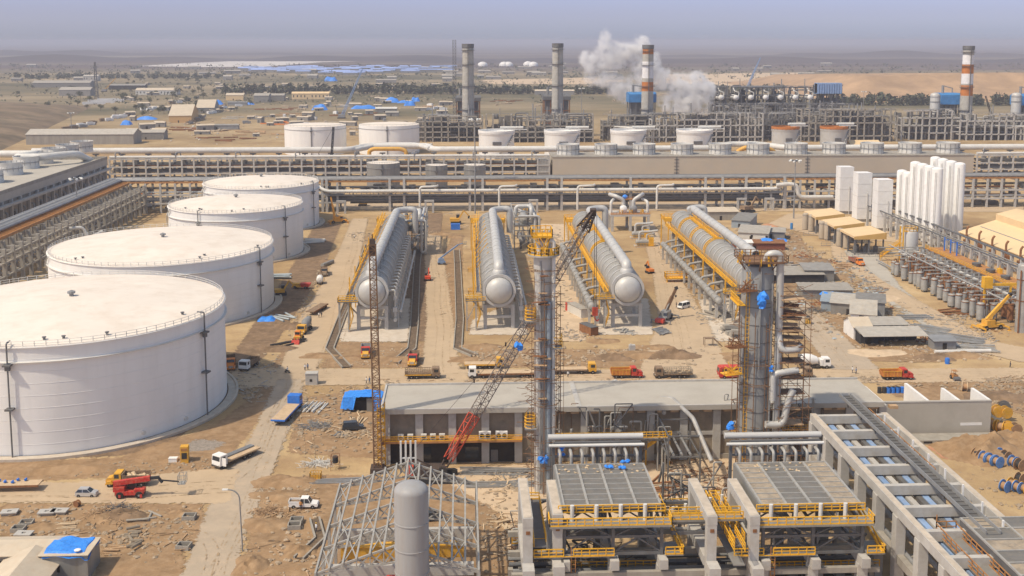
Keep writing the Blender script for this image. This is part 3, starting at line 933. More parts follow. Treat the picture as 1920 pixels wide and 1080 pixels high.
# ================================================================ the long horizontal vessels
def ring_vessel(px,label,kind,ny=301.5,far=417.0,cz=11.4,r=4.4,open_pipe=False,pipe_near=0.0):
	o=W(px,549,ny)
	t=T('process_vessel',label,'vessel',(o.x,ny,0),0,'long horizontal process vessels')
	L=far-ny
	head=[(.05,-2.3),(r*.33,-2.15),(r*.58,-1.75),(r*.77,-1.05),(r*.86,-.35),(r*.88,.2)]
	MB().lathe(head,40,(0,0,cz),'Y',cap0=True,cap1=False).obj('end_cap','vessel_pale',t)
	MB().lathe([(r*.97,.2),(r,.25),(r,L-1),(r*.8,L+.8),(.1,L+1.4)],40,(0,0,cz),'Y',cap0=False).obj('shell','vessel',t)
	rib=MB()
	n=int(L/(2.1 if kind < 3 else 1.45))
	for i in range(1,n):
		y=L*i/n
		k=.46 if i % 4 == 0 else .17
		w=.22 if i % 4 == 0 else .1
		rib.lathe([(r-.05,y-w),(r+k,y-w),(r+k,y+w),(r-.05,y+w)],32,(0,0,cz),'Y',False,False)
	rib.lathe([(r*.9,-.15),(r+.35,-.15),(r+.35,.5),(r*.9,.5)],40,(0,0,cz),'Y',False,False)
	rib.obj('stiffener_rings','vessel_pale',t)
	# overhead vapour line
	z=cz+r+2.3
	p1=L-14
	q=MB()
	if open_pipe:
		y0=8.5
		q.tube((2.0,y0,z+.3),(2.0,p1,z+.3),1.45,16,cap=False)
		q.lathe([(1.25,0),(1.25,5)],16,(2.0,y0,z+.3),'Y',False,True)
		q.lathe([(1.45,0),(1.25,0)],16,(2.0,y0,z+.3),'Y',False,False)
	else:
		q.pipe([(0,2.6,cz+r-.4),(0,2.6,z),(.8,p1,z)],1.45,16,bend=3.2)
		q.lathe([(1.9,0),(1.9,1.0),(1.5,1.6)],16,(0,2.6,cz+r-.3))
	for i in range(1,16):
		y=9+i*(p1-10)/16
		q.lathe([(1.4,-.12),(1.55,-.12),(1.55,.12),(1.4,.12)],16,(2.0 if open_pipe else .8*y/p1,y,z+(.3 if open_pipe else 0)),'Y',False,False)
	q.obj('vapour_line','vessel_pale',t)
	sd=MB()
	for i in range(9):
		y=12+i*(p1-14)/8
		for s in (-1.2,1.2):
			sd.bar((s+(2 if open_pipe else .5),y,cz+r-.6),(s+(2 if open_pipe else .5),y,z-.2),.2)
	sd.obj('pipe_cradles','galv',t)
	MB().pipe([(.8,p1-1,z),(.8,p1+3,z),(4.5,p1+6,z),(7.5,p1+6,z),(7.5,p1+6,9)],1.2,14,bend=3).obj('transfer_line','vessel_pale',t)
	# concrete portals with saddles
	col_me=MB().box(-.5,-.5,0,.5,.5,7.0).mesh('column','concrete_pale')
	bm=MB().box(-3.45,-.4,6.1,3.45,.4,7.0).box(-3.45,-.35,3.1,3.45,.35,3.8).mesh('cross_beam','concrete_pale')
	sad=MB()
	arc=[(-4.1,7.0),(4.1,7.0)]+[((r+.02)*math.cos(a),cz+(r+.02)*math.sin(a)) for a in [R(-18-i*14.4) for i in range(11)]]
	sad.prism(arc,-.45,.45,'XZ')
	sme=sad.mesh('saddle','concrete')
	for i in range(10):
		y=1.6+i*(L-6)/9
		for s in (-3.95,3.95):
			inst('column',col_me,t,(s,y,0))
		inst('cross_beam',bm,t,(0,y,0))
		inst('saddle',sme,t,(0,y,0))
	# yellow access: long walkway on the left, end platform, stair
	wy=MB()
	wz=10.6 if kind >= 3 else 10.8
	xo=-r-1.5
	wy.box(xo-.7,2,wz-.35,xo+.7,L-2,wz)
	wy.obj('walkway','yellow' if kind >= 3 else 'galv',t)
	MB().rail([(xo-.65,2,wz),(xo-.65,L-2,wz)],1.15,2.2,.2).rail([(xo+.65,2,wz),(xo+.65,L-2,wz)],1.15,4.4,.1,toe=False).obj('walkway_rail','yellow',t)
	br=MB()
	for i in range(22):
		y=3+i*(L-6)/21
		br.bar((xo+.5,y,wz-.3),(-r*.8,y,wz-1.6),.16)
		if kind < 3 and i % 2 == 0:
			br.bar((xo-.5,y,wz+1.2),(-r*.55,y,cz+r*.86),.12)
	br.obj('brackets','galv',t)
	ep=MB().box(-r-5.2,-1.2,8.6,-r+.6,1.6,8.85)
	ep.obj('end_platform','steel',t)
	MB().rail([(-r-.5,1.5,8.85),(-r-5.1,1.5,8.85),(-r-5.1,-1.1,8.85),(-r+.5,-1.1,8.85)],1.15,1.2,.12).obj('platform_rail','yellow',t)
	pl=MB()
	for x in (-r-4.8,-r-2.2):
		for y in (-.8,1.3):
			pl.bar((x,y,0),(x,y,8.6),.32)
	pl.bar((-r-4.8,-.8,3),(-r-2.2,-.8,8),.2)
	pl.bar((-r-3.4,1.2,8.5),(-r+.4,1.2,4.5),.35)
	pl.obj('platform_legs','steel_pale',t)
	sy=MB()
	for a,b in (((-r-2.0,-.6,8.8),(-r-.9,-.6,4.4)),((-r-.9,-.6,4.4),(-r-2.2,-.6,.2))):
		for d in (0,1.0):
			sy.bar((a[0],a[1]+d,a[2]),(b[0],b[1]+d,b[2]),.12,.3)
			sy.bar((a[0],a[1]+d,a[2]+1),(b[0],b[1]+d,b[2]+1),.1)
		for i in range(12):
			k=i/12
			sy.box(a[0]+(b[0]-a[0])*k-.15,a[1],a[2]+(b[2]-a[2])*k,a[0]+(b[0]-a[0])*k+.15,a[1]+1,a[2]+(b[2]-a[2])*k+.05)
	sy.obj('stair','yellow',t)
	# upright yellow ladders and hangers along the left side
	for i in range(5 if kind < 3 else 7):
		y=8+i*(L-20)/6
		ly=MB()
		x=xo-1.2
		ztop=wz+1 if kind >= 3 else wz+3
		for d in (0,.7):
			ly.bar((x,y+d,1),(x,y+d,ztop),.24)
		for k in range(14):
			ly.bar((x,y,1.2+k*.7),(x,y+.7,1.2+k*.7),.07)
		if i % 2:
			ly.rail([(x-1.6,y-1,5),(x,y-1,5),(x,y+2,5),(x-1.6,y+2,5),(x-1.6,y-1,5)],1.1,1.2,.12)
		ly.obj('ladder','yellow',t)
	# far end yellow platforms
	fp=MB().box(-r-3,L-4,cz+1,r+1.5,L+3,cz+1.25)
	fp.rail([(-r-3,L-4,cz+1.25),(r+1.5,L-4,cz+1.25),(r+1.5,L+3,cz+1.25),(-r-3,L+3,cz+1.25),(-r-3,L-4,cz+1.25)],1.3,1.5,.16)
	fp.box(-r-3,L-4.1,cz+.6,r+1.5,L-4,cz+1.9)
	for x in (-r-2.8,0,r+1.3):
		fp.bar((x,L+2.6,0),(x,L+2.6,cz+1),.4)
	fp.obj('far_platform','yellow',t)
	if kind < 3:
		# row of hooped nozzle lines on the right flank
		hoop=MB().pipe([(r*.8,0,cz-.5),(r+2.0,0,cz-.2),(r+2.0,0,3)],.32,8).box(r+1.4,-.5,4.8,r+2.6,.5,6.2).box(r+1.55,-.4,8.4,r+2.45,.4,9.4).mesh('nozzle_line','vessel_pale')
		for i in range(20):
			inst('nozzle_line',hoop,t,(0,3+i*(L-30)/19,0))
		hd=MB().tube((r+2.0,2,2.6),(r+2.0,L-24,2.6),.55,10).tube((r+3.6,2,5.2),(r+3.6,L-24,5.2),.35,8)
		for i in range(9):
			y=4+i*10
			hd.bar((r+2.8,y,0),(r+2.8,y,5.4),.3)
			hd.bar((r+1.4,y,4.8),(r+4.2,y,4.8),.25)
		hd.obj('header_pipe','vessel_pale',t)
		# diagonal yellow stair up the top-left flank, towards the far end
		ys=MB()
		for a in (0,1):
			x0,x1=-r-.8-a*.9,-r*.35-a*.4
			ys.bar((x0,L*.30,cz-2),(x0,L*.92,cz+2.4),.16,.3)
			ys.rail([(x0,L*.55,cz+1.5-a),(x0+1,L*.97,cz+4)],1.2,2,.13,toe=False)
		for i in range(10):
			y=L*(.3+.065*i)
			ys.bar((-r-1.9,y,cz-1),(-r*.5,y,cz+r*.9+.5),.22)
			ys.bar((-r-1.9,y,cz+2.5),(-r-1.9,y,2),.2)
			ys.bar((-r-1.9,y,cz+2.4),(-r-1.9,y+3,cz+2.4),.2)
		ys.obj('flank_stair','yellow',t)
	else:
		yb=MB()
		for y,e in ((L*.42,0),(L*.62,0),(L*.80,1)):
			for k in (0,2.2):
				pts=[((r+.55)*math.cos(a),y+k,cz+(r+.55)*math.sin(a)) for a in [R(175-11*i) for i in range(12)]]
				for a,b in zip(pts,pts[1:]):
					yb.bar(a,b,.18,.4)
			for i in range(13):
				a=R(175-11*i)
				yb.bar(((r+.5)*math.cos(a),y,cz+(r+.5)*math.sin(a)),((r+.5)*math.cos(a),y+2.2,cz+(r+.5)*math.sin(a)),.12)
		zt=cz+r+.3
		yb.box(-1.2,L*.44,zt,.2,L*.80,zt+.2)
		yb.rail([(-1.2,L*.44,zt+.2),(-1.2,L*.80,zt+.2)],1.2,2.4,.14)
		yb.rail([(.2,L*.44,zt+.2),(.2,L*.80,zt+.2)],1.2,2.4,.14)
		yb.obj('saddle_stair','yellow',t)
		# header pipe with pods along the left flank
		hx=-r-5.4
		hp=MB().tube((hx,4,5.4),(hx,L-16,5.4),1.05,14)
		hp.lathe([(1.05,-1),(.8,-1.6),(.1,-1.9)],14,(hx,5,5.4),'Y',False,True)
		for i in range(20):
			y=6+i*(L-26)/19
			hp.lathe([(1.04,-.15),(1.22,-.15),(1.22,.15),(1.04,.15)],14,(hx,y,5.4),'Y',False,False)
		hp.obj('header_pipe','vessel',t)
		pod=MB().pipe([(hx,0,6.0),(hx+.3,0,7.2),(-r*.9,0,8.2)],.42,8).mesh('branch_line','vessel')
		for i in range(9):
			inst('branch_line',pod,t,(0,9+i*(L-30)/8,0))
		sup=MB().box(-.35,-.35,0,.35,.35,4.4).box(2.2,-.35,0,2.9,.35,4.4).box(-.5,-.4,3.7,3.0,.4,4.4).mesh('pipe_support','concrete_pale')
		for i in range(12):
			inst('pipe_support',sup,t,(hx-.6,5+i*(L-24)/11,0))
	return t

ring_vessel(697,'long grey vessel with hooped pipes, leftmost of the four, beside the tank road',1)
ring_vessel(936,'long grey vessel second from the left, yellow stair frames up its left flank',2)
ring_vessel(1177,'long finely ringed grey vessel third from the left, top pipe joined at near end',3)
ring_vessel(1418,'rightmost long ringed vessel, its open-ended top pipe stopping short',4,open_pipe=True,ny=306)

def exchanger_bay(px,py,label,seed):
	"""pipework bay with a drum beside a vessel's far end"""
	rr=random.Random(seed)
	o=G(px,py)
	t=T('exchanger_bay',label,'equipment',o,0,'exchanger bays beside the long vessels')
	f=MB()
	for x in (-4.5,4.5):
		for y in (0,12,24,36):
			f.bar((x,y,0),(x,y,13),.45)
	for z in (5.5,9.5,13):
		for y in (0,12,24,36):
			f.bar((-4.5,y,z),(4.5,y,z),.35,.5)
		for x in (-4.5,4.5):
			f.bar((x,0,z),(x,36,z),.35,.5)
	f.bar((-4.5,0,0),(4.5,0,5.5),.2)
	f.obj('steel_frame','steel_pale',t)
	d=MB().lathe([(.1,-.8),(1.2,-.5),(1.75,0),(1.75,14),(1.2,14.6)],18,(-.5,2,11.6),'Y')
	d.obj('drum','vessel',t)
	MB().lathe([(.1,-.5),(.9,-.3),(1.3,0),(1.3,12),(.9,12.4)],16,(-1.2,3,3.0),'Y').obj('lower_drum','galv',t)
	p=MB()
	p.pipe([(2.5,6,12),(2.5,6,15.5),(2.5,12,15.5),(-3.5,12,15.5),(-3.5,12,11)],.8,12,bend=1.6)
	p.pipe([(5.5,-1,1.0),(3.5,-1,1.0),(3.5,-1,13.5),(3.5,30,13.5)],.5,10)
	p.pipe([(-3,-1.5,13.6),(5.2,-1.5,13.6),(5.2,-1.5,2),(4.0,-1.5,1.2)],.45,10)
	for k in range(10):
		x,y,z=rr.uniform(-4,4),rr.uniform(0,30),rr.uniform(3,11)
		p.pipe([(x,y,rr.uniform(.5,3)),(x,y,z),(x+rr.uniform(-3,3),y,z),(x,y+6,z)],rr.uniform(.18,.35),7)
	p.obj('pipework','vessel_pale',t)
	e=MB()
	for k in range(12):
		x,y=rr.uniform(-4,4),rr.uniform(0,30)
		z=rr.choice((.2,5.7,9.7))
		e.lathe([(.5,0),(.5,rr.uniform(1.2,2.6)),(.2,2.9)],8,(x,y,z))
	e.obj('valves','galv_dark',t)
	MB().rail([(-4.8,-.4,9.8),(4.8,-.4,9.8),(4.8,30,9.8)],1.1,1.5,.1).box(-4.8,-.4,9.6,4.8,6,9.8).obj('platform','galv',t)

exchanger_bay(774,478,'tangle of grey pipes and a drum in a steel frame right of the leftmost vessel',1)
exchanger_bay(986,468,'grey pipe bay with a drum between second vessel and slim column',2)

def exchanger_skid(px,py,label,seed):
	rr=random.Random(seed)
	t=T('pump_skid',label,'equipment',G(px,py),0,'pump skids beside the vessels')
	MB().box(-4,-2,0,4,2,.4).obj('base','concrete_pale',t)
	MB().lathe([(.1,-.6),(.8,-.4),(1.1,0),(1.1,6),(.8,6.4)],14,(-3,0,1.8),'X').obj('drum','vessel',t)
	p=MB()
	p.pipe([(1,0,.6),(1,0,5),(4,0,5),(4,6,5)],.4,8)
	p.pipe([(-2,0,2),(-2,0,6),(2.4,0,6),(5.4,0,6.4)],.5,8)
	p.obj('pipework','vessel_pale',t)
	MB().rail([(-4,-2,.4),(4,-2,.4)],1.1,1.2,.1).box(1.6,-1.2,.4,3.6,1.2,3.6).obj('yellow_frame','yellow',t)
exchanger_skid(1208,462,'grey drum and hooped pipes on a pad left of the rightmost vessel',1)
exchanger_skid(1200,446,'smaller pump skid behind the hooped pipes',2)

# ================================================================ compressor table
def compressor_table():
	o=G(1182,434)
	t=T('compressor_table','concrete table carrying two compressors and curved pipes between the right hand vessels','equipment',o)
	z=7.4
	c=MB().box(-.55,-.55,0,.55,.55,z-.9).mesh('column','concrete_pale')
	for x in (-7.8,0,7.8):
		for y in (.6,10.5):
			inst('column',c,t,(x,y,0))
	MB().box(-8.6,0,z-.9,8.6,11.5,z).obj('deck','concrete_pale',t)
	MB().rail([(-8.5,.1,z),(8.5,.1,z)],1.0,1.2,.13).box(-8.5,.15,z,8.5,3,z+.12).obj('rail','rust_orange',t)
	for x,m in ((-2.4,'white'),(2.0,'galv')):
		q=MB().lathe([(.3,-.4),(1.3,0),(1.5,.6),(1.5,3.2),(1.2,3.8),(.8,4.4)],16,(x,3,z+1.9),'Y').box(x-1.3,3.4,z,x+1.3,6.6,z+1)
		cmp=q.obj('compressor',m,t)
		MB().pipe([(x,5,z+3),(x,5,z+5.6),(x*2.4,5,z+7.4),(x*2.4+(2 if x > 0 else -2),10,z+7.4)],.85,12,bend=2.2).obj('suction_pipe','vessel_pale',t)
	for s in (-1,1):
		MB().pipe([(s*8.0,4,z),(s*8.0,4,z+5),(s*6.3,8,z+5.6)],.6,10).obj('riser','white_pipe',t)
	for x in (-4.5,-.3,4.6):
		MB().rail([(x,2,z),(x+1.4,2,z),(x+1.4,7,z)],1.5,1,.16).box(x,2.2,z,x+.5,3,z+1).obj('guard_frame','yellow',t)
	MB().box(-2.5,8,z+5.2,3,11,z+5.5).rail([(-2.5,8,z+5.5),(3,8,z+5.5)],1.1,1,.12).obj('upper_platform','rust_orange',t)
	bl=MB().lathe([(.2,0),(1.1,.3),(1.2,1.2),(.5,1.9)],10,(-1.2,9,z+5.5)).obj('blue_cover','blue_tarp',t)
compressor_table()

# ================================================================ the pipe racks
def portal_mesh(width,z,tiers,cw=.8,m='concrete_pale',axis='Y'):
	"""one concrete bent: two columns and its cross beams; across = axis"""
	b=MB()
	for s in (0,width):
		if axis == 'Y':
			b.box(-cw/2,s-cw/2,0,cw/2,s+cw/2,z)
		else:
			b.box(s-cw/2,-cw/2,0,s+cw/2,cw/2,z)
	for t in tiers:
		if axis == 'Y':
			b.box(-cw*.42,cw/2,t-.8,cw*.42,width-cw/2,t)
		else:
			b.box(cw/2,-cw*.42,t-.8,width-cw/2,cw*.42,t)
	return b.mesh('portal',m)

def main_rack():
	Y0,Y1=519.0,531.0
	t=T('pipe_rack','long grey pipe rack crossing behind the tanks and vessels, rusty beams under its pipes','pipe rack',(0,Y0,0))
	X0,X1=-166.0,300.0
	wid=Y1-Y0
	zt=14.3
	full=portal_mesh(wid,zt,(5.0,9.2,zt),.9)
	tall=portal_mesh(wid,zt+1.6,(zt,),1.15)
	xs=[X0+7.0*i for i in range(16)]+[150+7.2*i for i in range(21)]
	for x in xs:
		inst('portal',full,t,(x,0,0))
	for px in (605,613,731,758,881,905,1026,1053,1182,1322,1354,1398,1470):
		inst('portal',tall,t,(W(px,380,Y0).x,0,0))
	for y in (.1,wid):
		MB().box(X0,y-.2,zt,X1,y+.2,zt+.75).obj('rack_beam','rust_orange',t)
	cb=MB()
	n=int((X1-X0)/3.4)
	for i in range(n):
		x=X0+i*3.4
		cb.box(x-.12,.35,zt+.1,x+.12,wid-.3,zt+.7)
	cb.obj('cross_ties','rust',t)
	for k,(y,r,z) in enumerate(((.9,.5,1.3),(2.6,.62,1.4),(4.2,.4,1.2),(5.8,.65,1.45),(7.6,.5,1.3),(9.2,.62,1.4),(10.8,.45,1.25))):
		MB().tube((X0-2 if k > 3 else X0,y,zt+z),(X1,y,zt+z),r,10).obj('rack_pipe',('galv','pipe_grey','galv_dark')[k % 3],t)
	# lower levels: truss bridge, bright line and dark girder in the open middle
	xa,xb=W(614,380,Y0).x,W(1465,380,Y0).x
	tr=MB()
	z0,z1=6.4,12.2
	for y in (.6,):
		tr.bar((xa,y,z0),(xb,y,z0),.4,.7)
		tr.bar((xa,y,z1),(xb,y,z1),.3,.5)
		n=54
		for i in range(n):
			u,v=xa+(xb-xa)*i/n,xa+(xb-xa)*(i+1)/n
			tr.bar((u,y,z0),(u,y,z1),.26 if i % 3 else .5)
			tr.bar((u,y,z0),(v,y,z1),.2) if i % 2 else tr.bar((u,y,z1),(v,y,z0),.2)
	tr.obj('truss','steel',t)
	MB().box(xa,4,4.9,xb,5.2,7.3).obj('girder','steel',t)
	MB().pipe([(xa-6,3,14),(xa-1,-1.6,10.2),(xb-2,-1.6,10.2),(xb+3,3,13)],.85,12,bend=3).obj('bright_line','white_pipe',t)
	for k,(z,r) in enumerate(((8.2,.4),(5.4,.55),(5.6,.3))):
		MB().tube((xa if k < 2 else X0,-.9+k*1.8,z),(xb if k < 2 else X1,-.9+k*1.8,z),r,8).obj('rack_pipe','galv_dark' if k else 'galv',t)
	for px in (787,936,1083,1232):
		x=W(px,350,Y0-4).x
		MB().pipe([(x,-4,1),(x,-4,12.4),(x+8,-4,12.6),(x+8.5,-.6,12.6)],.55,10,bend=1.6).obj('drop_line','white_pipe',t)
	for px in (640,805,1000,1390,1442):
		x=W(px,400,Y0-5).x
		sp=MB()
		for s in (-1.8,1.8):
			sp.box(x+s-.5,-5.5,0,x+s+.5,-4.5,5.35)
		sp.box(x-2.3,-5.6,5.3,x+2.3,-4.4,6.2)
		sp.obj('pipe_stool','concrete_pale',t)
	for (a,b) in ((X0,-58.0),(-56.0,148.0),(150.0,X1)):
		bk=MB()
		x=a
		while x < b-3:
			z0=rnd.choice((0,4.3,8.4) if a !=-56 else (7.4,9.0))
			bk.box(x,wid-3-rnd.uniform(0,3),z0+.6,x+rnd.uniform(1.5,5),wid-1.6,z0+rnd.uniform(1.6,3.4))
			x += rnd.uniform(1.6,5.5)
		bk.tube((a,wid-2,3),(b,wid-2,3),.5,7).tube((a,wid-3,10.8),(b,wid-3,10.8),.6,7)
		bk.obj('rack_equipment','back_dark',t)
	hr=MB().rail([(X0+100,-.3,zt+.8),(X1,-.3,zt+.8)],1.1,2.2,.08,toe=False)
	hr.obj('handrail','galv',t)
	# mixed small lines and trays at the lower tiers on the right and left stretches
	for (a,b) in ((X0,-58.0),(150.0,X1)):
		for z in (5.3,9.5):
			for y in (1.5,4,6.5,9):
				if rnd.random() < .8:
					r=rnd.uniform(.25,.6)
					MB().tube((a+rnd.uniform(0,30),y,z+r),(b-rnd.uniform(0,30),y,z+r),r,8).obj('rack_pipe',rnd.choice(('white_pipe','galv','pipe_grey','rust')),t)
	for a,b,z0,z1 in ((X0,-58,8.3,9.1),(X0,-58,4.2,4.9),(150,X1,8.3,9.1),(150,X1,4.1,4.9)):
		MB().box(a,-.5,z0,b,.5,z1).obj('edge_beam','concrete_pale',t)
	MB().pipe([(152,-2,12),(158,-2,12.6),(162,-2,12),(163,-2,6),(180,-2,6)],1.0,10,bend=3).obj('loop_line','white_pipe',t)
main_rack()

def left_rack():
	X0,X1=-170.0,-146.0
	t=T('pipe_rack','concrete pipe rack running back beside the white tanks, grey pipes on rusty beams','pipe rack',(0,0,0))
	ya,yb=352.0,517.0
	n=24
	zt=14.3
	hi=portal_mesh(11,zt,(9.0,zt),.9,'concrete','X')
	lo=portal_mesh(6.2,13.6,(4.4,8.8,12.2),1.15,'concrete','X')
	for i in range(n):
		y=ya+(yb-ya)*i/(n-1)
		inst('portal',hi,t,(-171,y,0))
		inst('portal',lo,t,(-158.4,y,0))
	for x in (-159.4,-171.4):
		MB().box(x,ya,zt-.3,x+.4,yb,zt+.7).obj('rack_beam','rust_orange',t)
	cb=MB()
	for i in range(60):
		y=ya+(yb-ya)*i/59
		cb.box(-171,y-.15,zt,-159.4,y+.15,zt+.6)
	cb.obj('cross_ties','rust_orange',t)
	for k,(x,r) in enumerate(((-170.2,.6),(-168.6,.7),(-167,.5),(-165.4,.7),(-163.8,.6))):
		MB().pipe([(x,ya-10,zt+1.4),(x,yb+3-k*1.4+6,zt+1.4),(x+8+k,yb+3-k*1.4+6,zt+1.4)],r,10).obj('rack_pipe',('galv','pipe_grey')[k % 2],t)
	for z in (4.6,9.0,11.6):
		MB().box(-152.6,ya,z-.7,-151.9,yb,z-.1).obj('edge_beam','concrete',t)
	for k in range(3):
		x=-157.4+k*1.6
		z=(4.6,9.0)[k % 2]
		r=rnd.uniform(.3,.65)
		MB().tube((x,ya+rnd.uniform(0,80),z+r),(x,yb-rnd.uniform(0,40),z+r),r,8).obj('rack_pipe',rnd.choice(('white_pipe','galv','pipe_grey')),t)
	MB().pipe([(-155,420,9.6),(-149,424,9.6),(-147,424,5),(-147,440,5)],.7,10).obj('branch_line','white_pipe',t)
left_rack()
for px,py,a in ((262,392,.9),(272,388,.95),(281,386,.85)):
	p=G(px,py,1)
	tag(MB().tube((0,0,0),(9,16,.6),.75,12).obj('steel_pipe','pipe_grey'),'thick grey pipe lying by the corner of the racks behind the tanks','pipe','pipes at the rack corner').location=p
yb_=T('lifting_beam','orange lifting beam standing under the rack corner behind the tanks','beam',G(272,386))
MB().box(-5,-.4,5.2,5,.4,6.6).obj('beam','orange',yb_)
for s in (-4,4):
	MB().bar((s,0,0),(s,0,5.2),.35).obj('leg','orange',yb_)

# ================================================================ behind the main rack
def tier_rack(X0,X1,Y,wid,zt,label,step=7.0,tiers=(4.6,8.6),top=True):
	t=T('pipe_rack',label,'pipe rack',(0,Y,0))
	me=portal_mesh(wid,zt,(*tiers,zt),.9)
	n=round((X1-X0)/step)
	for i in range(min(n+1,100)):
		inst('portal',me,t,(X0+(X1-X0)*i/n,0,0))
	for z in (*tiers,zt):
		MB().box(X0,-.5,z-.75,X1,.5,z-.05).obj('edge_beam','concrete_pale',t)
	for z in tiers:
		for y in (1.2,2.6,4.2,6):
			r=rnd.uniform(.22,.5)
			MB().tube((X0+rnd.uniform(0,40),y,z+r),(X1-rnd.uniform(0,40),y,z+r),r,7).obj('rack_pipe',rnd.choice(('galv','pipe_grey','rust','galv_dark','white_pipe')),t)
	if top:
		MB().tube((X0,.6,zt+.9),(X1,.6,zt+.9),.8,10).obj('rack_pipe','white_pipe',t)
	bk=MB()
	for z in (0,*tiers):
		x=X0+2
		while x < X1-4:
			bk.box(x,4.4,z+.3,x+rnd.uniform(1.5,4.5),6.5,z+rnd.uniform(1.2,3.4))
			x += rnd.uniform(2,6.5)
		bk.tube((X0,7,z+1.4),(X1,7,z+1.4),.6,7).tube((X0,3,z+.8),(X1,3,z+.8),.3,7)
	bk.obj('rack_equipment','back_dark',t)
	br=MB().box(X0+4,3.6,tiers[0]-.1,X1-4,3.9,tiers[0]+2.0).box(X0+4,3.6,tiers[1]-.1,X1-4,3.9,tiers[1]+1.6)
	br.bar((X0+5,3.7,tiers[0]+1),(X0+5,3.7,tiers[1]+1),.4)
	br.obj('cable_tray','galv_dark',t)
	if top:
		for i in range(0,n,5):
			x=X0+(X1-X0)*(i+.5)/n
			MB().pipe([(x,0,zt-2),(x,0,zt+3.4),(x+2,2.5,zt+3.4),(x+2,5,zt)],.35,8).obj('hoop_line','galv',t)
	return t
tier_rack(W(205,300,640).x,W(1030,300,640).x,640,9,13.2,'three tiered concrete pipe rack under the fat white pipeline, left of the long cooling tower')
tier_rack(W(1832,300,640).x,W(1990,300,640).x,640,9,13.2,'short stretch of tiered concrete rack right of the long cooling tower')

def fan_mesh(r,h,m='white_pipe'):
	return MB().lathe([(r,0),(r*.94,h*.45),(r*.97,h*.8),(r*1.02,h),(r*.95,h),(r*.9,h*.5),(r*.9,.2)],28,cap0=False,cap1=True).mesh('fan_stack',m)

def fan_kids(t,me,pts,r,h):
	hub=MB().lathe([(.8,h*.5),(.8,h*.62),(.1,h*.66)],8)
	for k in range(6):
		a=k*math.pi/3
		hub.bar((0,0,h*.55),(r*.85*math.cos(a),r*.85*math.sin(a),h*.55),.9,.12)
	hm_=hub.mesh('fan','galv_dark')
	rb=MB()
	for i in range(14):
		a=i*math.pi/7
		rb.bar((r*.99*math.cos(a),r*.99*math.sin(a),0),(r*.99*math.cos(a),r*.99*math.sin(a),h),.22)
	rb.lathe([(r,h*.48),(r*1.03,h*.49),(r*1.03,h*.54),(r,h*.55)],28,cap0=False,cap1=False)
	rm=rb.mesh('stack_ribs','galv')
	for p in pts:
		o=inst('fan_stack',me,t,p)
		f=inst('fan',hm_,o,(0,0,0))
		inst('stack_ribs',rm,o,(0,0,0))

def cooling_tower_right():
	Y=640
	x0,x1=W(1036,300,Y).x,W(1826,300,Y).x
	t=T('cooling_tower','long beige walled cooling tower with a row of white fan stacks on its roof','cooling tower',(x0,Y,0))
	L=x1-x0
	MB().box(0,0,0,L,26,12.8).obj('wall','wall_beige',t)
	MB().box(-.3,-.3,12.8,L+.3,26.3,13.3).obj('roof_deck','concrete',t)
	tr=MB()
	for k in (.29,.6):
		tr.box(L*k,-.25,0,L*k+.5,0,12.7)
		for z in range(1,12,2):
			tr.box(L*k-1.2,-.25,z,L*k+1.7,-.05,z+.35)
	tr.obj('stair_ladder','steel',t)
	MB().rail([(0,0,13.3),(L,0,13.3)],1.1,3,.1,toe=False).obj('handrail','galv',t)
	me=fan_mesh(6.9,6.4)
	fan_kids(t,me,[((W(1065+71.2*k,300,Y+12).x-x0),12.5,13.3) for k in range(11)],6.9,6.4)
	w=MB().box(-9,0,0,-2,18,11)
	for k in range(5):
		w.box(-9.2+k*1.7,-.3,0,-8.8+k*1.7,0,12)
	w.obj('end_stair','steel_pale',t)
cooling_tower_right()

def cooling_tower_left():
	t=T('cooling_tower','concrete cooling tower with ribbed fan stacks in the far left corner behind the racks','cooling tower',(-195,430,0))
	L=168
	z=17.5
	MB().box(-42,0,0,-1.2,L,z-3.2).obj('wall','concrete',t)
	MB().box(-42,0,z-3.2,0,L,z).obj('roof_slab','concrete_slab',t)
	MB().box(-.6,0,z,0,L,z+1.6).box(-42,L-.6,z,-.6,L,z+1.6).obj('parapet','concrete',t)
	MB().box(.1,0,z-5.6,2.2,L,z-4.6).obj('ledge','concrete_pale',t)
	cm=MB().box(-.5,-.6,0,.7,.6,z-3.2).mesh('column','concrete_pale')
	lm=MB().box(-.2,-1.6,1.5,.15,1.6,6.5).mesh('louvre_opening','hollow_shade')
	pm=MB().pipe([(.9,0,0),(.9,0,9),(-1,0,9.5)],.5,8).mesh('riser_pipe','galv')
	for i in range(18):
		y=3+i*(L-6)/17
		inst('column',cm,t,(-.4,y,0))
		if i % 3 == 1:
			inst('louvre_opening',lm,t,(-1.2,y+4.6,2))
		inst('riser_pipe',pm,t,(0,y+2.2,0))
	me=fan_mesh(6.3,6.2)
	fan_kids(t,me,[tuple(G(x_,y_,z)-Vector((-195,430,0))) for x_,y_ in ((154,284),(127,291),(101,298),(77,306),(50,315),(18,327),(-20,342))],6.0,6.2)
	MB().pipe([(-60,150,z+5),(-30,150,z+5),(-36,134,z+5),(-22,134,z+5),(-10,150,z+5),(-8,175,14)],1.9,12,bend=4).obj('header_pipe','white_pipe',t)
	MB().pipe([(-48,60,2),(-48,60,z+6.5),(-40,70,z+6.5)],1.6,12).obj('riser_pipe','white_pipe',t)
cooling_tower_left()

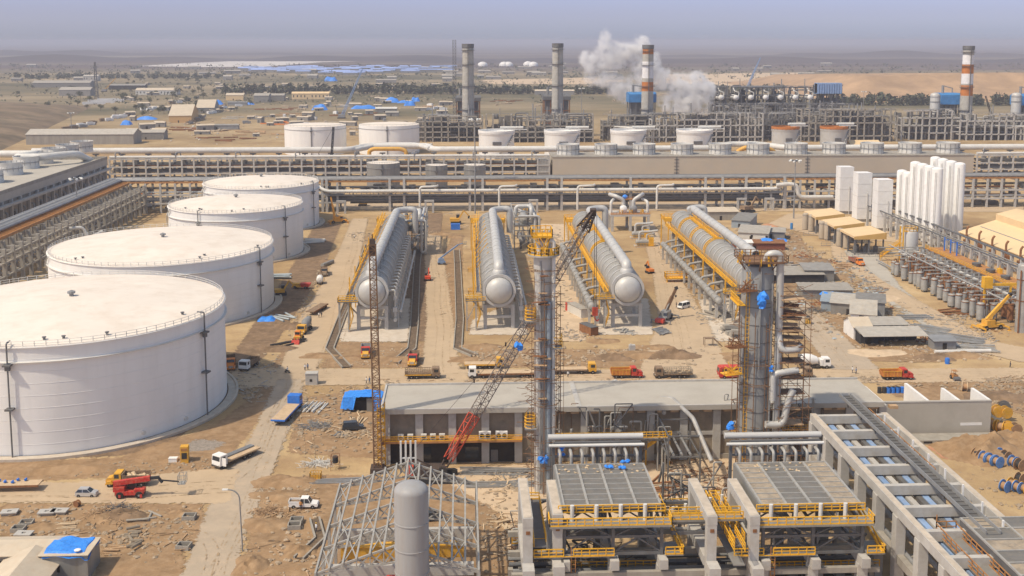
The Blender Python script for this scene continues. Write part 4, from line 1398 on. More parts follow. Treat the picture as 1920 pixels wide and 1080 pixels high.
def fat_pipeline():
	Y=690
	x=lambda px: W(px,277,Y).x
	z=12.9
	t=T('pipeline','fat white pipeline on stools running across behind the tiered rack','pipeline',(0,Y,0))
	MB().pipe([(x(60),0,z),(x(655),0,z),(x(680),24,z),(x(800),24,z),(x(812),0,z),(x(1350),0,z),(x(1382),26,z),(x(1440),26,z),(x(1475),0,z),(x(1990),0,z)],1.95,16,bend=6).obj('main_pipe','white_pipe',t)
	for d in (4.4,8.8):
		MB().pipe([(x(640),d,z-.5),(x(662+d),d,z-.5),(x(680)+d,24+d,z),(x(800)-d,24+d,z),(x(805),d,z)],1.6,12,bend=5).obj('loop_pipe','white_pipe',t)
	MB().pipe([(x(1380),-4,z-2),(x(1392),-6,z+1),(x(1430),-6,z+1),(x(1450),-4,z-2),(x(1452),-4,4)],1.5,12,bend=4).obj('expansion_loop','orange_pipe',t)
	MB().pipe([(x(694),-7,6),(x(694),-7,z),(x(702),-7,z+1.2),(x(752),-7,z+1.2),(x(762),-7,z),(x(764),-7,6)],1.3,12,bend=4).obj('expansion_loop','orange_pipe',t)
	sm=MB().box(-.5,-.8,0,.5,.8,z-2).box(-1.8,-1,z-2.6,1.8,1,z-1.8).mesh('pipe_stool','steel')
	n=40
	for i in range(n):
		inst('pipe_stool',sm,t,(x(80)+(x(1940)-x(80))*i/(n-1),0,0))
	rg=MB()
	for px in (1172,1186):
		rg.lathe([(2.1,-.4),(2.1,.4)],16,(x(px),0,z),'X',False,False)
	rg.lathe([(2.02,-7),(2.02,7)],16,(x(1175),0,z),'X',False,False).obj('steel_sleeve','galv',t)
fat_pipeline()

def flat_tank(px,Y,ytop,r,m,label,cat='tank',grp=None,roofm='tank_roof'):
	b=W(px,270,Y)
	z=CAM_H-(ytop-HORIZON)*Y/FOC
	t=T('storage_tank',label,cat,(b.x,Y,0),0,grp)
	MB().lathe([(r,0),(r,z)],48,cap0=False,cap1=False).obj('shell',m,t)
	MB().lathe([(r,z-.1),(r*.5,z+r*.035),(.1,z+r*.06)],48,cap0=False).obj('roof',roofm,t)
	MB().lathe([(r,z-2.6),(r+.3,z-2.55),(r+.3,z-2.4),(r,z-2.35)],48,cap0=False,cap1=False).obj('wind_girder','galv',t)
	MB().bar((0,-r-.3,0),(0,-r-.3,z),.5).rbox((0,-r-.3,z-3),(1.6,1,1)).obj('riser_pipe','steel',t)
	hr=MB().pipe([((r-.2)*math.cos(a),(r-.2)*math.sin(a),z+1.0) for a in [2*math.pi*i/40 for i in range(41)]],.09,4,bend=.01)
	for i in range(40):
		a=2*math.pi*i/40
		hr.bar(((r-.2)*math.cos(a),(r-.2)*math.sin(a),z),((r-.2)*math.cos(a),(r-.2)*math.sin(a),z+1),.09)
	hr.obj('handrail','galv',t)
flat_tank(592,800,232,22.4,'tank_white','white flat roofed tank left of its twin behind the fat pipeline')
flat_tank(730,800,231,22.2,'tank_white','white flat roofed tank right of its twin behind the fat pipeline')
flat_tank(718,590,303,9.0,'cladding','grey ribbed tank, widest of three small ones behind the rack')
flat_tank(818,590,308,6.0,'cladding','small grey tank in the middle of three behind the rack')
flat_tank(890,590,308,6.0,'cladding','small grey tank on the right of three behind the rack')

def flare_tank(px,Y,ytop,r,label,top='white',body='tank_white'):
	b=W(px,260,Y)
	z=CAM_H-(ytop-HORIZON)*Y/FOC
	t=T('open_tank',label,'tank',(b.x,Y,0),0,'open topped round tanks behind the pipeline')
	MB().lathe([(r*.99,0),(r*.99,z*.8),(r*1.01,z*.85),(r*1.03,z*.87),(r*1.03,z*.92),(r*1.0,z*.92),(r*.95,z*.8)],40,cap0=False,cap1=True).obj('shell',body,t)
	MB().lathe([(r*.99,z*.9),(r*1.03,z*.9),(r*1.03,z),(r*.99,z)],40,cap0=False,cap1=False).obj('rim',top,t)
	MB().box(-r*.25,-r-.3,z*.5,r*.25,-r-.1,z*.62).obj('name_board','galv_dark',t)
	s=MB()
	for i in range(14):
		a=R(-95+i*5)
		s.rbox((r*1.02*math.cos(a),r*1.02*math.sin(a),z*(.05+.06*i)),(2.2,1.4,.5),a)
	s.pipe([(r*1.02*math.cos(R(-95+i*5)),r*1.02*math.sin(R(-95+i*5)),z*(.05+.06*i)) for i in range(14)],.35,5,bend=.01)
	s.obj('spiral_stair','galv',t)
	MB().box(r*.4,-1.2,z,r*1.7,1.2,z+.5).tube((r*.2,0,z+1.6),(r*1.5,0,z+1.6),1.0,10).obj('top_bridge','white_pipe',t)
for px,l in ((931,'white open topped tank with a raised rim, leftmost of the four'),(1054,'white open topped tank second from left, near the middle chimney'),(1178,'white open topped tank third from left, in front of the banded chimney'),(1302,'white open topped tank rightmost of four, in front of the steam')):
	flare_tank(px,762,243,12.6,l)
flare_tank(1472,770,238,9.6,'pale tank with an orange rim, left of the two by the cream hut','chimney_orange','vessel_pale')
flare_tank(1563,770,238,9.6,'pale tank with an orange rim and stair, next to the cream hut','chimney_orange','vessel_pale')

def gable_hut(name,label,cat,loc,w,d,h,roof_m='cream',wall_m='cream',rz=0,grp=None,pitch=.22,wins=0,door=True,over=.4):
	t=T(name,label,cat,loc,rz,grp)
	k=h+w*0.0
	rise=d*.5*pitch*2
	MB().prism([(0,0),(d,0),(d,h),(d/2,h+rise),(0,h)],-w/2,w/2,'YZ').obj('wall',wall_m,t)
	s=MB()
	for a,b in (((-over,h-over*pitch*2),(d/2,h+rise)),((d/2,h+rise),(d+over,h-over*pitch*2))):
		s.quadgrid([[(-w/2-over,a[0],a[1]+.04),(w/2+over,a[0],a[1]+.04)],[(-w/2-over,b[0],b[1]+.04),(w/2+over,b[0],b[1]+.04)]],closed=False)
		s.quadgrid([[(-w/2-over,a[0],a[1]+.16),(w/2+over,a[0],a[1]+.16)],[(-w/2-over,b[0],b[1]+.16),(w/2+over,b[0],b[1]+.16)]],closed=False)
	s.sheet([(-w/2-over,-over,h-over*pitch*2+.04),(w/2+over,-over,h-over*pitch*2+.04),(w/2+over,-over,h-over*pitch*2+.16),(-w/2-over,-over,h-over*pitch*2+.16)])
	s.obj('roof',roof_m,t)
	if door:
		MB().box(-w*.08-.6,-.05,0,-w*.08+.7,.02,min(2.3,h*.8)).obj('door','hollow_shade',t)
	if wins:
		wm=MB().box(-.7,-.05,h*.35,.7,.02,h*.72).mesh('window','glass')
		for i in range(wins):
			x=-w/2+w*(i+.5)/wins
			if abs(x+w*.08) > 1.6:
				inst('window',wm,t,(x,0,0))
	return t
gable_hut('cream_hut','cream pitched roof hut between the orange rimmed tanks and the process racks','hut',W(1625,262,765).xy.to_3d(),22,14,7,'cream','cream_trim')

# ---------------------------------------------------------------- chimneys and boiler houses
def chimney(px,Y,ytop,r0,r1,label,bands=(),mast=False):
	b=W(px,240,Y)
	H_=CAM_H-(ytop-HORIZON)*Y/FOC
	t=T('chimney',label,'chimney',(b.x,Y,0),0,None)
	rad=lambda k: r0+(r1-r0)*k
	cuts=[0]+[k for bd in bands for k in bd[:2]]+[1]
	done=0.0
	segs=[]
	for a,c,m in bands:
		if a > done:
			segs.append((done,a,'chimney'))
		segs.append((a,c,m))
		done=c
	if done < 1:
		segs.append((done,1,'chimney'))
	for a,c,m in segs:
		MB().lathe([(rad(a),a*H_),(rad((a+c)/2),(a+c)/2*H_),(rad(c),c*H_)],28,cap0=False,cap1=False).obj('shaft' if m == 'chimney' else 'painted_band',m,t)
	MB().lathe([(r1*1.02,H_*.955),(r1*1.1,H_*.96),(r1*1.1,H_),(r1*.8,H_),(r1*.8,H_*.95)],28,cap0=False,cap1=True).obj('crown','steel',t)
	g=MB()
	for k in (.30,.55,.78,.93):
		q=rad(k)+1.3
		g.lathe([(rad(k),k*H_),(q,k*H_),(q,k*H_+.25),(rad(k),k*H_+.25)],24,cap0=False,cap1=False)
		g.lathe([(q,k*H_+1.1),(q+.12,k*H_+1.1),(q+.12,k*H_+1.25),(q,k*H_+1.25)],24,cap0=False,cap1=False)
	g.bar((0,-r0-.6,2),(0,-r1-.6,H_),.5)
	g.obj('gallery','galv_dark',t)
	if mast:
		MB().lattice((-r0-6,-2,0),(-r0-6,-2,H_+3),2.6,bays=30,t=.35).obj('hoist_mast','steel',t)
	return t
chimney(878,920,82,5.4,4.7,'tall grey chimney on the left with a hoist mast beside it',mast=True)
chimney(1045,920,81,5.2,4.5,'plain tall grey chimney second from the left')
chimney(1213,920,84,5.4,4.6,'tall chimney with orange and white bands rising out of the steam',((.50,.60,'chimney_orange'),(.64,.82,'chimney_white'),(.90,.985,'chimney_orange')))
chimney(1809,900,86,5.4,4.4,'tall chimney on the right with two white and two orange bands',((.46,.575,'chimney_orange'),(.59,.70,'chimney_white'),(.70,.80,'chimney_orange'),(.80,.90,'chimney_white')))

def boiler_house(px,Y,w,z0,z1,m,label,legs='steel'):
	b=W(px,230,Y)
	t=T('boiler_house',label,'boiler house',(b.x,Y,0),0)
	f=MB()
	for i in range(5):
		for y in (0,14):
			x=-w/2+w*i/4
			f.bar((x,y,0),(x,y,z1-1),.8)
	for z in (z0*.35,z0*.7,z0):
		f.bar((-w/2,0,z),(w/2,0,z),.6,.9)
		f.bar((-w/2,14,z),(w/2,14,z),.6,.9)
	f.obj('frame',legs,t)
	MB().box(-w/2+1,1,2,w/2-1,13,z0).obj('casing','rust' if m == 'rust' else 'galv_dark',t)
	MB().prism([(-1,z0),(15,z0),(15,z1),(12,z1+1.5),(2,z1+1.5),(-1,z1)],-w/2-1,w/2+1,'YZ').obj('roof_cover',m,t)
	MB().tube((-w*.35,4,z0),(-w*.35,4,z1+8),1.1,10).tube((w*.2,4,z1),(w*.2,4,z1+6),.5,8).tube((-w*.35,4,z1+7.8),(w*.2,4,z1+5.6),.4,8).obj('stub_stack','galv',t)
boiler_house(1204,930,22,29,36,'blue_sheet','boiler house under blue sheeting behind the banded chimney in the steam')
boiler_house(1780,905,15,28,36,'blue_sheet','boiler house under blue sheeting left of the right hand chimney')
boiler_house(1926,905,15,27,35,'blue_sheet','boiler house under blue sheeting cut by the right edge')
boiler_house(878,935,20,30,33,'steel','brown boiler frame behind the leftmost chimney','rust')
boiler_house(1044,935,22,31,34,'steel','brown boiler frame behind the plain second chimney','rust')
for px,l in ((1751,'slim grey silo left of the right hand chimney'),(1903,'slim grey silo close to the right edge')):
	b=W(px,230,900)
	t=T('silo',l,'silo',(b.x,900,0),0)
	MB().lathe(dome_prof(3.9,0,36,2.2),24,cap0=False).obj('shell','vessel_pale',t)
	MB().lathe([(4.1,30),(4.1,31)],24,cap0=False,cap1=False).lathe([(4.1,34.5),(4.1,35)],24,cap0=False,cap1=False).bar((3.9,-1,0),(3.9,-1,36),.5).obj('bands','galv',t)

# ---------------------------------------------------------------- process blocks
def process_block(px0,px1,Y,ytop,label,depth=26,bay=6.6,levels=4,m='concrete_pale',fill='galv_dark',seed=0,busy=30,drums=0,stacks=0):
	rr=random.Random(seed)
	x0,x1=W(px0,240,Y).x,W(px1,240,Y).x
	zt=CAM_H-(ytop-HORIZON)*Y/FOC
	w=x1-x0
	t=T('process_structure',label,'process unit',(x0,Y,0))
	n=max(1,round(w/bay))
	me=portal_mesh(depth*.45,zt,[zt*(k+1)/levels for k in range(levels)],1.0,m)
	low=portal_mesh(depth*.45,zt*(levels-1)/levels,[zt*(k+1)/levels for k in range(levels-1)],1.0,m)
	for i in range(n+1):
		inst('portal',low if rr.random() < .35 else me,t,(w*i/n+(rr.uniform(-1.3,1.3) if 0 < i < n else 0),0,0))
	for k in range(levels):
		z=zt*(k+1)/levels
		a,b=(0,w) if k < levels-1 and rr.random() < .6 else sorted((rr.uniform(0,.5)*w,rr.uniform(.5,1)*w))
		MB().box(a,-.5,z-.95,b,.5,z-.05).obj('edge_beam',m,t)
		if rr.random() < .7:
			a=rr.uniform(0,w*.5)
			MB().box(a,.8,z-.3,a+rr.uniform(.3,.5)*w,depth*.42,z-.08).obj('floor','galv_dark' if rr.random() < .5 else 'concrete',t)
	p=MB()
	q=MB()
	for k in range(busy):
		x,y,z=rr.uniform(0,w),rr.uniform(2,depth),rr.uniform(.1,1)*zt
		L=rr.uniform(6,24)
		r=rr.uniform(.25,.75)
		(p if rr.random() < .6 else q).pipe([(x,y,max(0,z-rr.uniform(3,12))),(x,y,z),(min(w,x+L),y,z),(min(w,x+L),y,max(0,z-rr.uniform(2,8)))],r,6)
	for k in range(busy // 2):
		x,y=rr.uniform(0,w),rr.uniform(2,depth)
		z=zt*rr.randint(0,levels-1)/levels
		q.lathe(dome_prof(rr.uniform(.7,1.6),0,rr.uniform(2,5),.6,3),10,(x,y,z),cap0=False)
	struct(p.obj('pipework','pipe_grey',t),'stuff')
	struct(q.obj('equipment',fill,t),'stuff')
	bk=MB().box(0,depth*.5,0,w,depth*.54,zt*.45)
	for k in range(int(w/5)):
		bk.box(5*k+.3,depth*.5-.4,0,5*k+4.9,depth*.56,zt*rr.uniform(.5,.98))
	bk.obj('backing_trays','back_dark',t)
	rl=MB().rail([(0,-.3,zt),(w,-.3,zt)],1.2,3,.16,toe=False)
	rl.obj('handrail','galv',t)
	for k in range(drums):
		x=w*(k+.5)/drums
		d=MB().lathe([(.1,-1.2),(1.6,-.9),(2.5,0),(2.5,12),(1.6,13)],18,(x,-2,zt*.74),'Y')
		d.obj('drum','white',t)
		MB().pipe([(x+2.2,-1.5,zt*.70),(x+2.8,-1.5,zt*.86),(x-1.5,-1.5,zt*.9),(x-1.5,4,zt*.97)],.55,8).obj('drum_line','white_pipe',t)
	for k in range(stacks):
		x=w*rr.random()
		MB().tube((x,4,zt*.7),(x,4,zt+rr.uniform(3,9)),rr.uniform(.3,.6),7).obj('vent_pipe','galv',t)
	return t
process_block(780,905,880,216,'grey concrete process frame at the left end, under the leftmost chimney',seed=1,levels=5,stacks=5,m='concrete')
process_block(912,1112,872,214,'open concrete process frame around the foot of the plain chimney',seed=2,levels=5,stacks=9,busy=70,m='concrete')
process_block(1130,1222,885,216,'dim process frame under the banded chimney',seed=3,levels=5,stacks=3,m='concrete')
process_block(1222,1430,868,213,'broad white gridded process frame in front of the steam',seed=4,levels=5,stacks=9,busy=70)
process_block(1432,1500,878,214,'narrow process frame right of the broad gridded one',seed=5,levels=5,busy=40,m='steel',stacks=3)
process_block(1502,1682,866,206,'pale gridded process frame behind the orange rimmed tanks',seed=6,levels=5,stacks=8,busy=70,m='concrete')
process_block(1690,1800,880,208,'low process frame between the cream hut and right hand chimney',seed=7,levels=4,busy=30)
process_block(1800,1990,874,216,'process frame at the right edge below the banded chimney',seed=8,levels=4,busy=40,stacks=4)
process_block(1336,1530,1015,163,'high dark structure carrying a row of white drums behind the steam',seed=9,levels=5,drums=7,m='steel',depth=34,stacks=6,busy=60)
process_block(1530,1578,1015,160,'high block with a blue louvred top right of the white drums',seed=10,levels=5,m='steel')
process_block(1340,1600,960,196,'long dark pipe deck below the white drums',seed=11,levels=3,m='steel',busy=50)
b=W(1555,168,1014)
lv=T('louvre_box','blue grey louvred box on top of the high block right of the drums','louvres',(b.x,1012,0))
q=MB()
for k in range(10):
	q.box(-12+k*2.4,0,32,-10.4+k*2.4,10,42)
q.box(-12,1,32.5,12,9,41.5).obj('panels','blue_pale',lv)
# low skewed racks and flat white roofs on the right, between the blocks and the pipeline
def skew_rack(px,py,L,rz,label,seed):
	rr=random.Random(seed)
	t=T('pipe_rack',label,'pipe rack',G(px,py),rz)
	me=portal_mesh(12,11,(5,11),.9)
	n=int(L/6.5)
	for i in range(n+1):
		inst('portal',me,t,(6.5*i,0,0))
	for k in range(7):
		MB().tube((0,1+k*1.6,11.6),(L,1+k*1.6,11.6),.5,7).obj('rack_pipe',rr.choice(('white_pipe','pipe_grey','galv')),t)
skew_rack(1700,258,110,-.35,'low rack slanting away to the right behind the pipeline',1)
skew_rack(1130,262,46,-.9,'short slanting rack of grey pipes left of the broad gridded frame',2)
for px,py,w,d,h,l in ((1790,250,46,22,9,'flat white roof on posts below the right hand chimney'),(1870,246,40,14,12,'grey flat roofed block near right edge behind the rack'),(1840,262,50,12,7,'long pale roof near the right edge in front of process frame')):
	t=T('flat_shelter',l,'shelter',G(px,py))
	MB().box(-w/2,0,h-.6,w/2,d,h).obj('roof','white_pipe' if w != 40 else 'concrete',t)
	for x in (-w/2+1,-w/6,w/6,w/2-1):
		MB().box(x-.4,.6,0,x+.4,d-.6,h-.6).obj('post','concrete_pale',t)

# ---------------------------------------------------------------- steam
def steam():
	lo,hi=(-95,-16,0),(75,16,80)
	org=W(1240,212,1000)
	bx=MB().box(lo[0],lo[1],lo[2],hi[0],hi[1],hi[2]).obj('steam_plume','white')
	bx.location=(org.x,1000,14)
	struct(bx,'stuff')
	m=D.materials.new('steam')
	m.use_nodes=True
	nt=m.node_tree
	N,L=nt.nodes,nt.links
	N.clear()
	tc=N.new('ShaderNodeTexCoord')
	nz=N.new('ShaderNodeTexNoise')
	nz.inputs['Scale'].default_value=.055
	nz.inputs['Detail'].default_value=6
	nz.inputs['Roughness'].default_value=.62
	L.new(tc.outputs['Object'],nz.inputs['Vector'])
	wv=N.new('ShaderNodeVectorMath')
	wv.operation='MULTIPLY_ADD'
	L.new(nz.outputs['Color'],wv.inputs[0])
	wv.inputs[1].default_value=(26,14,26)
	L.new(tc.outputs['Object'],wv.inputs[2])
	wo_=N.new('ShaderNodeVectorMath')
	wo_.operation='ADD'
	L.new(wv.outputs[0],wo_.inputs[0])
	wo_.inputs[1].default_value=(-13,-7,-13)
	acc=None
	# puffs: centre (x, z) from the photo, radii, density
	puffs=[(1292,196,17,15,1.0),(1318,178,9,13,.6),(1270,160,11,9,.30),(1300,150,12,8,.25),(1240,150,9,12,.26),(1212,130,12,16,.42),(1186,170,10,12,.25),(1160,165,9,9,.22),
			 (1125,150,14,8,.15),(1150,110,14,10,.30),(1180,95,16,8,.36),(1135,85,6,12,.26),(1108,118,11,10,.22),(1205,100,8,12,.4),(1255,195,10,8,.3)]
	for px,py,rx,rz_,dn in puffs:
		c=W(px,py,1000)
		mp=N.new('ShaderNodeVectorMath')
		mp.operation='SUBTRACT'
		L.new(wo_.outputs[0],mp.inputs[0])
		mp.inputs[1].default_value=(c.x-org.x,0,c.z-14)
		sc=N.new('ShaderNodeVectorMath')
		sc.operation='DIVIDE'
		L.new(mp.outputs[0],sc.inputs[0])
		sc.inputs[1].default_value=(rx*1.2,9,rz_*1.2)
		ln=N.new('ShaderNodeVectorMath')
		ln.operation='LENGTH'
		L.new(sc.outputs[0],ln.inputs[0])
		r=N.new('ShaderNodeMapRange')
		r.interpolation_type='SMOOTHSTEP'
		r.inputs[1].default_value=1.15
		r.inputs[2].default_value=.25
		r.inputs[3].default_value=0
		r.inputs[4].default_value=dn*2.2
		L.new(ln.outputs['Value'],r.inputs[0])
		if acc is None:
			acc=r.outputs[0]
		else:
			a=N.new('ShaderNodeMath')
			a.operation='MAXIMUM'
			L.new(acc,a.inputs[0])
			L.new(r.outputs[0],a.inputs[1])
			acc=a.outputs[0]
	n2=N.new('ShaderNodeTexNoise')
	n2.inputs['Scale'].default_value=.14
	n2.inputs['Detail'].default_value=5
	L.new(tc.outputs['Object'],n2.inputs['Vector'])
	k=N.new('ShaderNodeMapRange')
	k.inputs[1].default_value=.38
	k.inputs[2].default_value=.68
	k.inputs[3].default_value=.02
	k.inputs[4].default_value=1.3
	L.new(n2.outputs[0],k.inputs[0])
	mu=N.new('ShaderNodeMath')
	mu.operation='MULTIPLY'
	L.new(acc,mu.inputs[0])
	L.new(k.outputs[0],mu.inputs[1])
	pv=N.new('ShaderNodeVolumePrincipled')
	pv.inputs['Color'].default_value=(.97,.97,.98,1)
	pv.inputs['Anisotropy'].default_value=0.0
	L.new(mu.outputs[0],pv.inputs['Density'])
	o=N.new('ShaderNodeOutputMaterial')
	L.new(pv.outputs[0],o.inputs['Volume'])
	bx.data.materials.clear()
	bx.data.materials.append(m)
steam()

# ---------------------------------------------------------------- trees and tree belts
def leaf_mass(mb,c,rx,ry,rz,n,s,rr):
	for _ in range(n):
		while True:
			p=(rr.uniform(-1,1),rr.uniform(-1,1),rr.uniform(-1,1))
			if .2 < p[0] ** 2+p[1] ** 2+p[2] ** 2 < 1:
				break
		o=Vector((c[0]+p[0]*rx,c[1]+p[1]*ry,c[2]+p[2]*rz))
		u=Vector((rr.gauss(0,1),rr.gauss(0,1),rr.gauss(0,.6))).normalized()*s*rr.uniform(.6,1.4)
		v=Vector((rr.gauss(0,1),rr.gauss(0,1),rr.gauss(0,1))).normalized()*s*rr.uniform(.4,1)
		mb.sheet([o-u,o+v*.6,o+u,o-v])

def belt(name,px0,px1,py,hgt,seed,gaps=0.15,thick=24):
	rr=random.Random(seed)
	a,b=G(px0,py),G(px1,py)
	mb=MB()
	L=(b-a).length
	n=int(L/2.6)
	for i in range(n):
		if rr.random() < gaps:
			continue
		p=a.lerp(b,i/n)+Vector((rr.uniform(-4,4),rr.uniform(0,thick),0))
		h=hgt*rr.uniform(.55,1.15)
		leaf_mass(mb,(p.x,p.y,h*.58),rr.uniform(4,7),6,h*.48,40,2.7,rr)
		mb.tube((p.x,p.y,0),(p.x,p.y,h*.6),.35,5)
	struct(mb.obj(name,'leaf_belt'),'stuff')
belt('tree_belt',415,880,177,15,1)
belt('tree_belt',880,1195,177,14,2)
belt('tree_belt',1570,1990,198,14,3,thick=18)
belt('tree_belt',0,420,148,12,4,.6,60)
belt('tree_belt',1200,1560,172,10,5,.55,40)

def tree_proto(h,seed):
	rr=random.Random(seed)
	t=T('small_tree','small dusty green tree among the yards beyond the plant','tree',(0,0,0),0,'trees among the far yards')
	tr=MB().tube((0,0,0),(.1,0,h*.55),.28,6,.14)
	for k in range(4):
		a=k*1.6
		tr.tube((.05,0,h*.35),(math.cos(a)*h*.25,math.sin(a)*h*.25,h*.7),.12,5,.05)
	tr.obj('trunk','bark',t)
	lf=MB()
	for k in range(7):
		leaf_mass(lf,(rr.uniform(-.25,.25)*h,rr.uniform(-.25,.25)*h,h*rr.uniform(.5,.82)),h*.24,h*.24,h*.18,46,h*.06,rr)
	lf.obj('crown','leaf',t)
	return t
protos=[tree_proto(8,1),tree_proto(10,2)]
rr=random.Random(4)
spots=[(370,190),(385,186),(400,182),(350,196),(355,206),(330,205),(310,214),(295,214),(270,222),(290,178),(283,180),(420,180),(300,208),(345,214),(318,220),(405,176),(255,190),(236,186),(50,164),(62,168),(390,198),(375,202),(445,178),(470,180),(700,182),(745,180),(830,182),(860,184)]
for i,(x,y) in enumerate(spots):
	p=G(x+rr.uniform(-4,4),y)
	if i < 2:
		protos[i].location=p
	else:
		dup(protos[i % 2],p,rr.uniform(0,6),sc=rr.uniform(.7,1.25))

# ---------------------------------------------------------------- sheds and yards between the plant and the tree belt
def shed(px,py,w,d,h,roof,wall,label,rz=0,wins=0,grp=None):
	return gable_hut('shed',label,'shed',G(px,py),w,d,h,roof,wall,rz,grp,wins=wins,pitch=.16)
shed(338,230,22,60,7,'tan_roof','orange_wall','long warehouse with an orange gable wall on the far road',.12)
shed(385,212,20,50,6,'tan_roof','tin','second warehouse behind the orange gabled one',.12)
shed(150,271,84,22,8,'tin_roof','concrete','long open bayed workshop behind the left cooling tower',0)
shed(293,178,62,20,7,'tan_roof','white_pipe','long low white walled shed on the left beyond the parked trucks',0,12)
shed(115,164,100,24,8,'tin_roof','tin','very long pale shed at far left beyond the scrub hill')
shed(140,180,46,24,9,'tin_roof','tin','grey pitched shed in front of the very long one at left')
shed(238,168,60,14,7,'tin','dark','dark walled shed by the thin far tower on the left')
shed(170,152,30,16,10,'tin_roof','concrete_pale','two storey pale block at far left',0,6)
shed(512,190,0.1+30,14,8,'tin_roof','tin','grey hall left of the long cream barrack')
shed(490,192,20,18,9,'tin_roof','tin','pitched grey hall beside its wider neighbour')
shed(582,186,52,14,8,'cream','cream','long cream barrack with a row of windows',0,10)
shed(440,188,24,16,7,'tan_roof','cream','cream shed next to a blue tarpaulin on the far yard')
shed(278,262,26,12,6,'tin_roof','tin','pale yard shed right of the long workshop')
shed(297,252,12,8,4,'tan_roof','cream','small cream hut on the yard right of the long workshop')
shed(240,258,22,10,5,'tin','tin','grey lean shed just right of the long workshop')
shed(412,243,34,6,4,'tin','galv','long grey container shed on the open yard')
shed(445,198,24,6,4,'galv','galv','grey container row below the cream shed')
shed(724,212,24,10,5,'white_pipe','tin','pale shed in the middle of the far yard')
shed(735,218,14,8,4,'tin_roof','tin','low pale shed in front of the one in mid yard')
shed(1040,178,60,12,6,'tan_roof','tin','low long shed between the first two chimneys')
rr=random.Random(21)
proto=shed(30,152,20,10,5,'tin_roof','tin','pale little shed among the scattered far sheds',0,0,'scattered far sheds')
for k in range(46):
	px=rr.choice((rr.uniform(0,420),rr.uniform(420,860),rr.uniform(900,1150),rr.uniform(1300,1560)))
	py=rr.uniform(126,156) if px < 900 else rr.uniform(122,150)
	dup(proto,G(px,py),rr.uniform(-.3,.3),sc=(rr.uniform(.6,2.0),rr.uniform(.7,1.6),rr.uniform(.7,1.5)))
bs=shed(500,134,26,14,6,'blue_roof','tin','blue roofed shed in the far blue settlement',0,0,'blue roofed settlement')
for o in bs.children:
	if o.name.startswith('roof'):
		o.data.materials[0]=M['blue_roof']
for k in range(110):
	px=rr.uniform(450,852)
	e=1-abs(px-650)/260
	py=rr.uniform(127,131+9*max(.1,e)+2)
	dup(bs,G(px,py),rr.uniform(-.1,.1),sc=(rr.uniform(.8,2.0),rr.uniform(.6,1.2),rr.uniform(.8,1.3)))
# blue tarpaulins over stacked goods
def tarp(px,py,w,d,h,label,seed,grp=None,name='tarpaulin_stack'):
	r2=random.Random(seed)
	n,k=13,9
	rings=[]
	for i in range(n):
		row=[]
		for j in range(k):
			u,v=i/(n-1)*2-1,j/(k-1)*2-1
			e=max(abs(u),abs(v))
			z=h*(1-max(0,e-.62)/.38)*(1+.12*math.sin(5*u+seed))+r2.uniform(-.09,.09)*h
			row.append((u*w/2*(1+.06*math.sin(7*v+seed)),v*d/2*(1+.06*math.sin(6*u)),max(0.02,z) if e < .99 else .02))
		rings.append(row)
	o=tag(MB().quadgrid(rings,closed=False).obj(name,'blue_tarp'),label,'tarpaulin',grp)
	o.location=G(px,py)
	return o
for i,(px,py,w,d,h,l) in enumerate([(400,196,26,16,5,'blue tarpaulin stack beside the warehouse road trees'),(515,188,18,10,6,'blue tarpaulin right of the grey halls'),(735,192,20,14,6,'blue tarpaulin heap on the left end of the long blue row'),(762,193,24,8,3,'thin blue tarpaulin in the long blue row'),(779,190,12,10,5,'small high blue tarpaulin at the right end of the row'),(768,198,14,8,5,'small blue tarpaulin just in front of the blue row'),(682,204,30,8,4,'long low blue tarpaulin in the middle yard'),(600,206,18,12,6,'domed blue tarpaulin above the white twin tanks'),(275,224,20,10,3,'pale blue tarpaulin by the road left of the orange gable'),(237,234,10,8,4,'small blue tarpaulin by the far road'),(620,152,26,20,8,'blue tarpaulin tent at the tree belt'),(465,196,16,6,3,'blue tarpaulin on the container row'),(1843,244,12,8,5,'blue tarpaulin in the process yard on the right'),(1898,256,8,5,3,'little blue tarpaulin at the right edge')]):
	tarp(px,py,w,d,h,l,i)

# ---------------------------------------------------------------- parked vehicles far off (a few pixels each)
def tiny_vehicle(label,L,h,m,grp):
	o=MB().box(-L/2,-1.2,.5,L*.22,1.2,h).box(L*.24,-1.15,.5,L/2,1.15,h*.8).box(-L*.45,-1.25,0,-L*.25,1.25,.9).box(L*.2,-1.25,0,L*.4,1.25,.9).obj('parked_truck',m)
	return tag(o,label,'truck',grp)
tv=[tiny_vehicle('white truck parked along the far road',9,3.2,'white','trucks parked along the far road'),tiny_vehicle('grey tipper parked along the far road',8,3,'galv','trucks parked along the far road'),tiny_vehicle('brown truck parked along the far road',9,3,'bed_brown','trucks parked along the far road')]
first=[True]*3
for k in range(66):
	u=rr.random()
	if k < 34:
		px,py=120+250*u,246-62*u+rr.uniform(-2,2)
		rz=.9
	elif k < 48:
		px,py=355+70*u,232-32*u+rr.uniform(-2,2)
		rz=1.2
	else:
		px,py=rr.uniform(420,840),rr.uniform(198,262)
		rz=rr.uniform(0,3)
	i=rr.choice((0,0,1,2))
	if first[i]:
		first[i]=False
		tv[i].location,tv[i].rotation_euler=G(px,py),(0,0,rz)
	else:
		c=tv[i].copy(); col.objects.link(c); c.location=G(px,py); c.rotation_euler=(0,0,rz)
bus=tag(MB().box(-14,-1.4,.6,14,1.4,3.6).box(-13,-1.5,0,-10,1.5,.9).box(9,-1.5,0,12,1.5,.9).obj('long_trailer','white'),'white trailer in the row parked below the scrub hill','trailer','white trailers below the scrub hill')
for k in range(5):
	o=bus if k == 0 else bus.copy()
	if k: col.objects.link(o)
	o.location=G(176+9*k,196-3*(k % 2)-1.2*k); o.rotation_euler=(0,0,.3)
